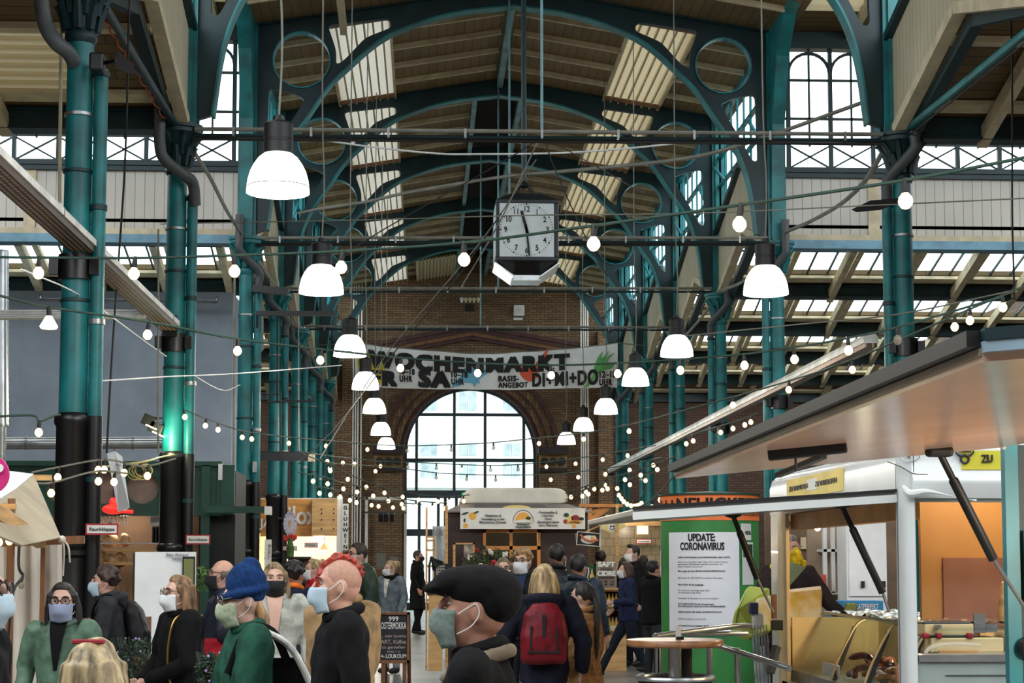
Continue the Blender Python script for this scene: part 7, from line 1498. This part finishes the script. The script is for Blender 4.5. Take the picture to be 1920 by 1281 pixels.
    if glasses:
        gm = glasses; b = MB()
        for s_ in (-1, 1):
            b.tube([(s_*.034+.027*math.cos(2*PI*i/18), -.108-.004*math.cos(2*PI*i/18)*s_*-1, 1.645+.021*math.sin(2*PI*i/18)) for i in range(18)], .0028, 6, closed=True); b.tube([(s_*.061, -.104, 1.65), (s_*.079, -.06, 1.655), (s_*.083, .02, 1.65)], .0025, 6)
        b.tube([(-.008, -.11, 1.648), (.008, -.11, 1.648)], .0028, 6); H(b, 0); go = b.build('glasses', gm, t, local=True)
        for s_ in (-1, 1): b = MB(); b.lathe([(.001, -.001), (.025, -.001), (.025, .001), (.001, .001)], (s_*.034, -.108, 1.645), 16, axis='Y'); H(b, 0); b.build('lens', LENS, go, local=True)
    if extra: extra(t, L, Mh)
    return t
MASKL = mat('mask_elastic', (214, 216, 216), .7, var=0)
MW = mat('mask_white', (222, 224, 226), .8, 0, .04, 10); MB_ = mat('mask_light_blue', (176, 198, 210), .8, 0, .05, 10); MK = mat('mask_black', (20, 20, 22), .85, 0, .1); MGR = mat('mask_grey_green', (108, 122, 116), .9, 0, .08, 60, bump=.2); MFL = mat('mask_pale_green_print', (196, 200, 176), .9, 0, .1, 48, rgb2=(132, 152, 118)); MBL = mat('mask_blue_print', (182, 190, 210), .9, 0, .2, 45, rgb2=(140, 154, 192))
LENS = glassmat('spectacle_lens', (244, 248, 248), .03)
GK = mat('glasses_black', (18, 18, 20), .3, var=0); GS = mat('glasses_metal', (120, 112, 104), .3, .8, var=0)
H_BLK = hairm('black', (20, 17, 17), (44, 38, 36)); H_DK = hairm('dark_brown', (40, 28, 22), (66, 46, 36)); H_BR = hairm('brown', (92, 64, 42), (140, 102, 68)); H_BL = hairm('blonde', (164, 130, 84), (206, 178, 130)); H_SB = hairm('sandy', (140, 102, 62), (184, 142, 92)); H_RED = hairm('red_dyed', (140, 36, 24), (190, 66, 44)); H_GR = hairm('grey_brown', (96, 84, 74), (130, 116, 104))
BLK = cloth('black_wool', (12, 12, 14), .9, .2); NAVY = cloth('navy', (30, 36, 56)); NAVYD = cloth('dark_navy', (24, 26, 40)); DGREY = cloth('dark_grey', (44, 45, 48)); OLIVE = cloth('green_leather', (84, 110, 92), .45, .25, .35, 8); FOREST = cloth('forest_green', (30, 74, 58)); RED = cloth('red_fleece', (190, 34, 40)); TAN = cloth('tan_canvas', (150, 122, 86)); DENIM = cloth('grey_denim', (110, 122, 132)); JEANS = cloth('blue_jeans', (48, 66, 92)); PGREY = cloth('pale_grey', (170, 172, 162)); GPUFF = cloth('green_puffer', (44, 58, 46), .5, .15, .3, 6); CARD = cloth('camel_knit', (150, 112, 76), .95, .2, .4, 30); KHAKI = cloth('khaki_collar', (128, 116, 98)); WHT = cloth('white_canvas', (216, 214, 206)); BOUQ = cloth('dark_brown_coat', (40, 32, 32))
def strap(m_, pts, r, nm='strap', flat=.4):
    return lambda t: None
def pack(t, L, m_, mstrap, big=1.0, white=False):
    """rucksack worn on the back (local +y)"""
    b = MB(); loft(b, [(zz, hx*big, hy, L(0, yy, zz).x, L(0, yy, zz).y) for zz, hx, hy, yy in ((1.0, .13, .05, .2), (1.03, .16, .085, .2), (1.2, .165, .1, .205), (1.36, .14, .085, .19), (1.44, .08, .05, .17))]); o = blob('rucksack', b, m_, t, .012, 4, .01)
    for s_ in (-1, 1):
        b = MB(); b.tube(spline([L(s_*.11, .13, 1.4), L(s_*.125, .03, 1.495), L(s_*.125, -.08, 1.44), L(s_*.13, -.14, 1.28), L(s_*.16, -.06, 1.1), L(s_*.15, .12, 1.05)], 4), .02, 8, flat=.5); b.build('shoulder_strap', mstrap, t, local=True, smooth=True)
    return o
# cap man
def flatcap(t, Mh):
    m_ = cloth('black_cap_wool', (16, 15, 16), .95, .2, .3, 30); b = MB()
    b.ball((0, .02, 1.695), (.094, .118, .072), 24, 14); b.ball((0, .06, 1.67), (.09, .078, .078), 18, 12); b.ball((0, -.055, 1.71), (.082, .085, .046), 18, 10, rot=Euler((R(14), 0, 0)).to_matrix()); b.ball((0, -.112, 1.69), (.072, .05, .02), 18, 8, rot=Euler((R(12), 0, 0)).to_matrix())
    for i in range(len(b.v)): b.v[i] = Mh @ b.v[i]
    o = blob('flat_cap', b, m_, t, .008, 4); return o
def caparea(t, L, Mh):
    b = MB(); b.tube(spline([L(-.1, -.1, 1.38), L(-.11, .0, 1.445), L(-.06, .1, 1.475), L(.06, .1, 1.475), L(.11, .0, 1.445), L(.1, -.1, 1.38)], 5), .026, 10); blob('khaki_collar', b, KHAKI, t, .012, 4)
person('man in a black flat cap and grey-green mask in the foreground facing left', 893, 1086, 5.4, -98, BLK, 1, None, H_BLK, MGR, hcap=flatcap, near=1, hs=1.13, pitch=-4, wide=1.18, collar=BLK, extra=caparea)
# mohawk man
person('man with a shaved head, red mohawk, pale blue mask and long black coat', 640, 1052, 7.6, -80, BLK, 0, 'mohawk', H_RED, MB_, near=1, hs=1.03, longcoat=True, wide=1.08, yaw=-6, arms={'L': ((.26, .04, 1.15), (.22, -.06, .92)), 'R': ((-.26, .04, 1.15), (-.2, -.12, .95))})
# beanie woman
BEAN = cloth('blue_knit', (18, 48, 92), .95, .2, .5, 40)
def beanie(t, Mh):
    b = MB(); b.ball((0, .026, 1.7), (.089, .1, .118), 20, 12); b.ball((0, .05, 1.775), (.05, .055, .06), 14, 10); b.tube([(.089*math.cos(2*PI*i/28), .014+.103*math.sin(2*PI*i/28), 1.672+.012*math.sin(2*PI*i/28)) for i in range(28)], .02, 8, closed=True)
    for i in range(len(b.v)): b.v[i] = Mh @ b.v[i]
    blob('knit_beanie', b, BEAN, t, .008, 3, .004)
def totebag(t, L, Mh):
    b = MB(); loft(b, [(.72, .03, .12, .06, .2), (.9, .06, .15, .07, .21), (1.15, .055, .14, .06, .2), (1.32, .03, .1, .05, .17)]); o = blob('black_shoulder_bag', b, BLK, t, .012, 4)
    b = MB(); b.tube(spline([L(.1, .06, 1.46), L(.12, .2, 1.36), L(.12, .32, 1.1), L(.1, .33, .85), L(.08, .3, .65)], 5), .05, 10, flat=.35); b.build('white_bag_side', WHT, t, local=True, smooth=True)
    b = MB(); b.tube(spline([L(.12, -.12, 1.25), L(.13, -.03, 1.46), L(.11, .1, 1.45), L(.1, .18, 1.3)], 5), .022, 8, flat=.5); b.build('strap', BLK, t, local=True, smooth=True)
    b = MB(); 
    for i in range(3): b.cbox((-.24, -.16+.03*i, 1.0-.03*i), (.008, .02, .06), Matrix.Rotation(R(30), 4, 'X'))
    b.build('sleeve_print', WHT, t, local=True)
    b = MB(); b.tube(spline([(.03, .06, 1.62), (.05, .085, 1.54), (.055, .08, 1.47)], 4), [.03]*9, 8); b.tube(spline([(-.04, .07, 1.62), (-.055, .08, 1.54), (-.05, .06, 1.48)], 4), [.028]*9, 8)
    for i in range(len(b.v)): b.v[i] = Mh @ b.v[i]
    blob('hair', b, H_SB, t, .01, 2, .008)
person('woman in a blue knit beanie, pale green printed mask and dark green jumper', 466, 1084, 8.0, -72, FOREST, 2, None, H_SB, MFL, near=1, hs=1.05, hcap=beanie, glasses=GS, extra=totebag, pitch=6, arms={'L': ((.25, -.06, 1.14), (-.02, -.24, 1.06)), 'R': ((-.25, -.08, 1.14), (.02, -.27, 1.0))})
# woman with long brown hair, hands clasped
def chain(t, L, Mh):
    b = MB(); b.tube(spline([L(.1, .05, 1.48), L(.12, -.09, 1.42), L(.13, -.14, 1.2), L(.15, -.12, .98), L(.2, -.06, .86)], 6), .008, 6); b.build('bag_chain', mat('gold_chain', (176, 136, 70), .3, .8), t, local=True, smooth=True)
    b = MB(); b.ball((.22, -.06, .8), (.06, .12, .1), 14, 10); b.build('small_bag', cloth('dark_red_leather', (90, 34, 34), .4), t, local=True, smooth=True)
person('woman with long brown hair, white mask and black jumper, hands clasped', 338, 1082, 11.0, -58, BLK, 2, 'long', hairm('chestnut', (84, 58, 38), (160, 122, 80)), MW, glasses=GS, near=1, extra=chain, arms={'L': ((.24, -.05, 1.13), (.03, -.27, 1.0)), 'R': ((-.24, -.05, 1.13), (-.02, -.27, 1.0))})
# woman in green jacket
person('woman with black hair, glasses, blue patterned mask and green leather jacket', 120, 1100, 10.4, -8, OLIVE, 2, 'long', H_BLK, MBL, glasses=GK, near=1, hs=1.06, wide=1.0, shirt=BLK, yaw=10)
# man at the left edge
person('man with glasses and a blue mask, face cut by the left edge', -52, 1052, 5.9, 82, BLK, 0, 'short', H_DK, MB_, glasses=GK, near=1, hs=1.06)
# blurred blonde head bottom left
def clip(t, L, Mh):
    b = MB(); b.tube([Mh @ Vector((-.05+.1*i/8, .06, 1.755-.0*i)) for i in range(9)], .008, 6); b.build('hair_band', cloth('red_band', (150, 50, 56)), t, local=True)
person('short person with blonde hair seen from behind at the bottom edge', 180, 1222, 4.9, 168, DGREY, 2, 'bob', hairm('streaky_blonde', (110, 92, 66), (190, 168, 126)), near=1, hs=1.12, extra=clip)
# man in dark jacket with backpack
person('man in a dark hooded jacket with a black backpack leaning to the left', 224, 1064, 13.4, -82, DGREY, 0, 'curly', H_DK, MB_, hood=True, lean=(0, -.1), trousers=cloth('dark_denim', (34, 40, 52)), extra=lambda t, L, Mh: pack(t, L, cloth('black_nylon', (22, 22, 25), .5), BLK), arms={'L': ((.25, -.12, 1.16), (.16, -.36, 1.1)), 'R': ((-.25, -.12, 1.16), (-.16, -.36, 1.1))})
# bald man
def redbag(t, L, Mh):
    b = MB(); b.box(.16, .26, -.16, .24, .62, 1.12); o = b.build('red_bag', cloth('red_bag', (176, 30, 44), .7), t, local=True, bevel=.02)
    vs, fs = textmesh('ROSSI', .13, bold=.01, ext=0); m_ = MB(); m_.add([Vector((.265, .05-v.y*1.0, .9-v.x)) for v in vs], fs); m_.build('bag_lettering', LETW, o, local=True, recalc=False)
person('balding man with a black mask, navy quilted jacket and red bag', 420, 1050, 13.2, -78, cloth('navy_quilt', (38, 42, 56), .5, .2, .3, 7), 0, 'fringe', H_GR, MK, glasses=GK, trousers=JEANS, puffy=.012, extra=redbag, arms={'R': ((-.25, -.1, 1.15), (-.08, -.3, 1.32)), 'L': ((.26, -.02, 1.16), (.22, -.02, 1.2))})
# black mask woman
person('woman facing us with a black mask and pale grey jacket', 515, 1058, 12.4, 8, PGREY, 2, 'long', hairm('mousy', (110, 88, 62), (164, 138, 100)), MK, shirt=SKIN[2])
person('person with dark curly hair and a navy jacket with orange collar', 552, 1055, 16.0, 150, NAVY, 1, 'curly', H_BLK, collar=cloth('orange', (220, 110, 40)), trousers=NAVYD, wide=1.05)
person('woman with a blonde bun, white mask and bright red fleece jacket', 590, 1050, 20, -75, RED, 2, 'bun', H_BL, MW, trousers=NAVYD)
person('tall man with glasses, pale blue mask and dark green puffer jacket', 672, 1020, 19, -62, GPUFF, 0, 'short', H_DK, MB_, glasses=GK, puffy=.025, wide=1.1)
person('person in a tan canvas coat standing behind the man with the mohawk', 643, 1048, 9.2, -120, TAN, 0, 'short', H_DK, wide=1.32, longcoat=True)
def scarf(t, L, Mh):
    b = MB(); b.tube([L(.085*math.cos(2*PI*i/20), .01+.085*math.sin(2*PI*i/20), 1.48+.02*math.sin(4*PI*i/20)) for i in range(20)], .045, 8, closed=True); blob('black_scarf', b, BLK, t, .012, 3)
person('blonde woman in a grey denim jacket with a black scarf and white mask', 733, 1053, 26, -38, DENIM, 2, 'bun', H_BL, MW, extra=scarf, shirt=WHT, yaw=-20, trousers=cloth('pale_jeans', (150, 156, 160)))
person('tall man in a long black coat standing far back beside the door', 783, 1033, 40, 72, BLK, 1, 'short', H_BLK, MK, longcoat=True, beard=H_BLK, trousers=BLK, legs={'L': ((.1, -.03, .5), (.12, .1, .08)), 'R': ((-.1, -.02, .5), (-.1, -.06, .08))})
person('man with sandy hair, glasses and a white mask in dark shirt and jacket', 980, 1031, 17.5, -18, cloth('black_jacket', (28, 28, 30)), 2, 'curly', H_SB, MW, glasses=GK, shirt=cloth('blue_shirt', (40, 54, 80)), wide=1.08, yaw=-8, beard=H_SB)
person('woman with glasses and pale mask partly hidden behind the black cap', 944, 1048, 18.6, -4, DGREY, 2, 'long', hairm('ash', (96, 84, 66), (140, 124, 98)), MW, glasses=GS)
# red backpack woman
def redpack(t, L, Mh):
    o = pack(t, L, cloth('red_nylon', (112, 24, 34), .5, .2, .3, 8), BLK, 1.05)
    b = MB(); b.box(-.12, .12, .285, .305, 1.085, 1.1); b.box(.085, .1, .285, .3, 1.1, 1.28); b.box(-.012, .012, .29, .31, 1.2, 1.36); b.box(-.1, -.085, .285, .3, 1.1, 1.28); b.build('black_zip', BLACKP, t, local=True)
person('blonde woman seen from behind in a navy hooded coat with a red backpack', 1020, 1061, 12.2, 176, NAVYD, 2, 'bob', H_BL, hood=True, wide=.98, extra=redpack, puffy=.01, trousers=cloth('pale_trousers', (170, 150, 136)), arms={'L': ((.3, .03, 1.14), (.27, -.02, .92)), 'R': ((-.3, .03, 1.14), (-.27, -.02, .92))})
person('woman with a long black ponytail and camel cardigan looking left', 1094, 1094, 12.9, -120, CARD, 2, 'ponytail', H_BLK, MK, trousers=JEANS, shirt=WHT, arms={'L': ((.25, .03, 1.14), (.2, -.12, .96))})
person('dark haired man in a black jacket seen from behind left of the navy quilted man', 1044, 1022, 19, 152, cloth('black_leather', (30, 30, 32), .4), 1, 'short', H_BLK, MW, wide=1.08)
person('man in a striped navy quilted jacket and dark hair turned to the right', 1084, 1041, 17, 140, cloth('navy_stripe', (34, 44, 56), .5, .3, .4, 5), 1, 'short', H_BLK, MB_, puffy=.02, wide=1.06)
person('person in a green striped jumper far behind the juice price board', 1126, 1033, 29, 150, cloth('green_stripes', (46, 104, 62), .9, .3, .2, 6), 1, 'short', H_DK)
# walking woman
person('woman striding left in a navy top, dark jeans and white mask', 1178, 1055, 25, -82, cloth('navy_top', (34, 42, 74)), 2, 'bob', hairm('auburn', (54, 32, 28), (84, 50, 42)), MW, trousers=cloth('dark_jeans', (30, 36, 48)), legs={'L': ((.09, .05, .5), (.09, .28, .16)), 'R': ((-.09, -.2, .52), (-.09, -.42, .09))}, arms={'L': ((.22, -.02, 1.14), (.08, -.26, 1.12)), 'R': ((-.22, .02, 1.14), (-.16, -.2, 1.0))}, lean=(0, -.03))
person('man in black hoodie and dark jeans beside the green column', 1224, 1052, 23.5, 120, BLK, 0, 'short', H_BLK, wide=1.1, trousers=cloth('grey_black_jeans', (44, 46, 50)), arms={'L': ((.26, 0, 1.15), (.2, -.2, 1.0)), 'R': ((-.26, -.05, 1.15), (-.12, -.3, 1.1))})
person('man with dark hair and white mask in a black t-shirt further back on the right', 1188, 1023, 27.5, -48, cloth('black_tshirt', (26, 26, 28)), 2, 'quiff', H_BLK, MW, wide=1.1, yaw=-20)
person('dark haired person farthest back between the right teal pipes', 1206, 1042, 30, 165, DGREY, 1, 'short', H_DK)
person('dark haired person seen from behind to the left of the masked man in black t-shirt', 1169, 1047, 31, 178, BLK, 1, 'short', H_BLK)
# customer with the bouquet
def bouquet(t, L, Mh): pass
pc = person('customer in a dark coat reaching right over the van counter', 1466, 1006, 15.2, 35, BOUQ, 1, 'short', H_GR, lean=(.08, 0), wide=1.22, arms={'L': ((.42, -.16, 1.14), (.62, -.2, .98)), 'R': ((-.34, -.08, 1.12), (-.2, -.3, 1.2))})
t = T('flower_bouquet', 'bouquet of yellow flowers wrapped in pale paper held by the customer', 'flowers', at(1483, 1100, 14.1)); c = at(1484, 1056, 14.1)
part('wrapping', mat('pale_wrap', (150, 180, 164), .4, 0, .1, 6, alpha=.9), t, lambda m: m.tube([at(1470, 1104, 14.1), at(1476, 1082, 14.1), c], [.02, .07, .12], 16), smooth=True); part('leaves', GREEND, t, lambda m: leaves(m, c+Vector((0, 0, -.02)), .1, 80, .03)); part('blossoms', mat('yellow_petals', (226, 206, 44), .6, 0, .15, 20), t, lambda m: [m.ball(c+Vector((rnd.gauss(0, .05), -.03+rnd.gauss(0, .03), .03+rnd.gauss(0, .03))), .026, 8, 6) for i in range(40)], smooth=True)
finish_blobs()
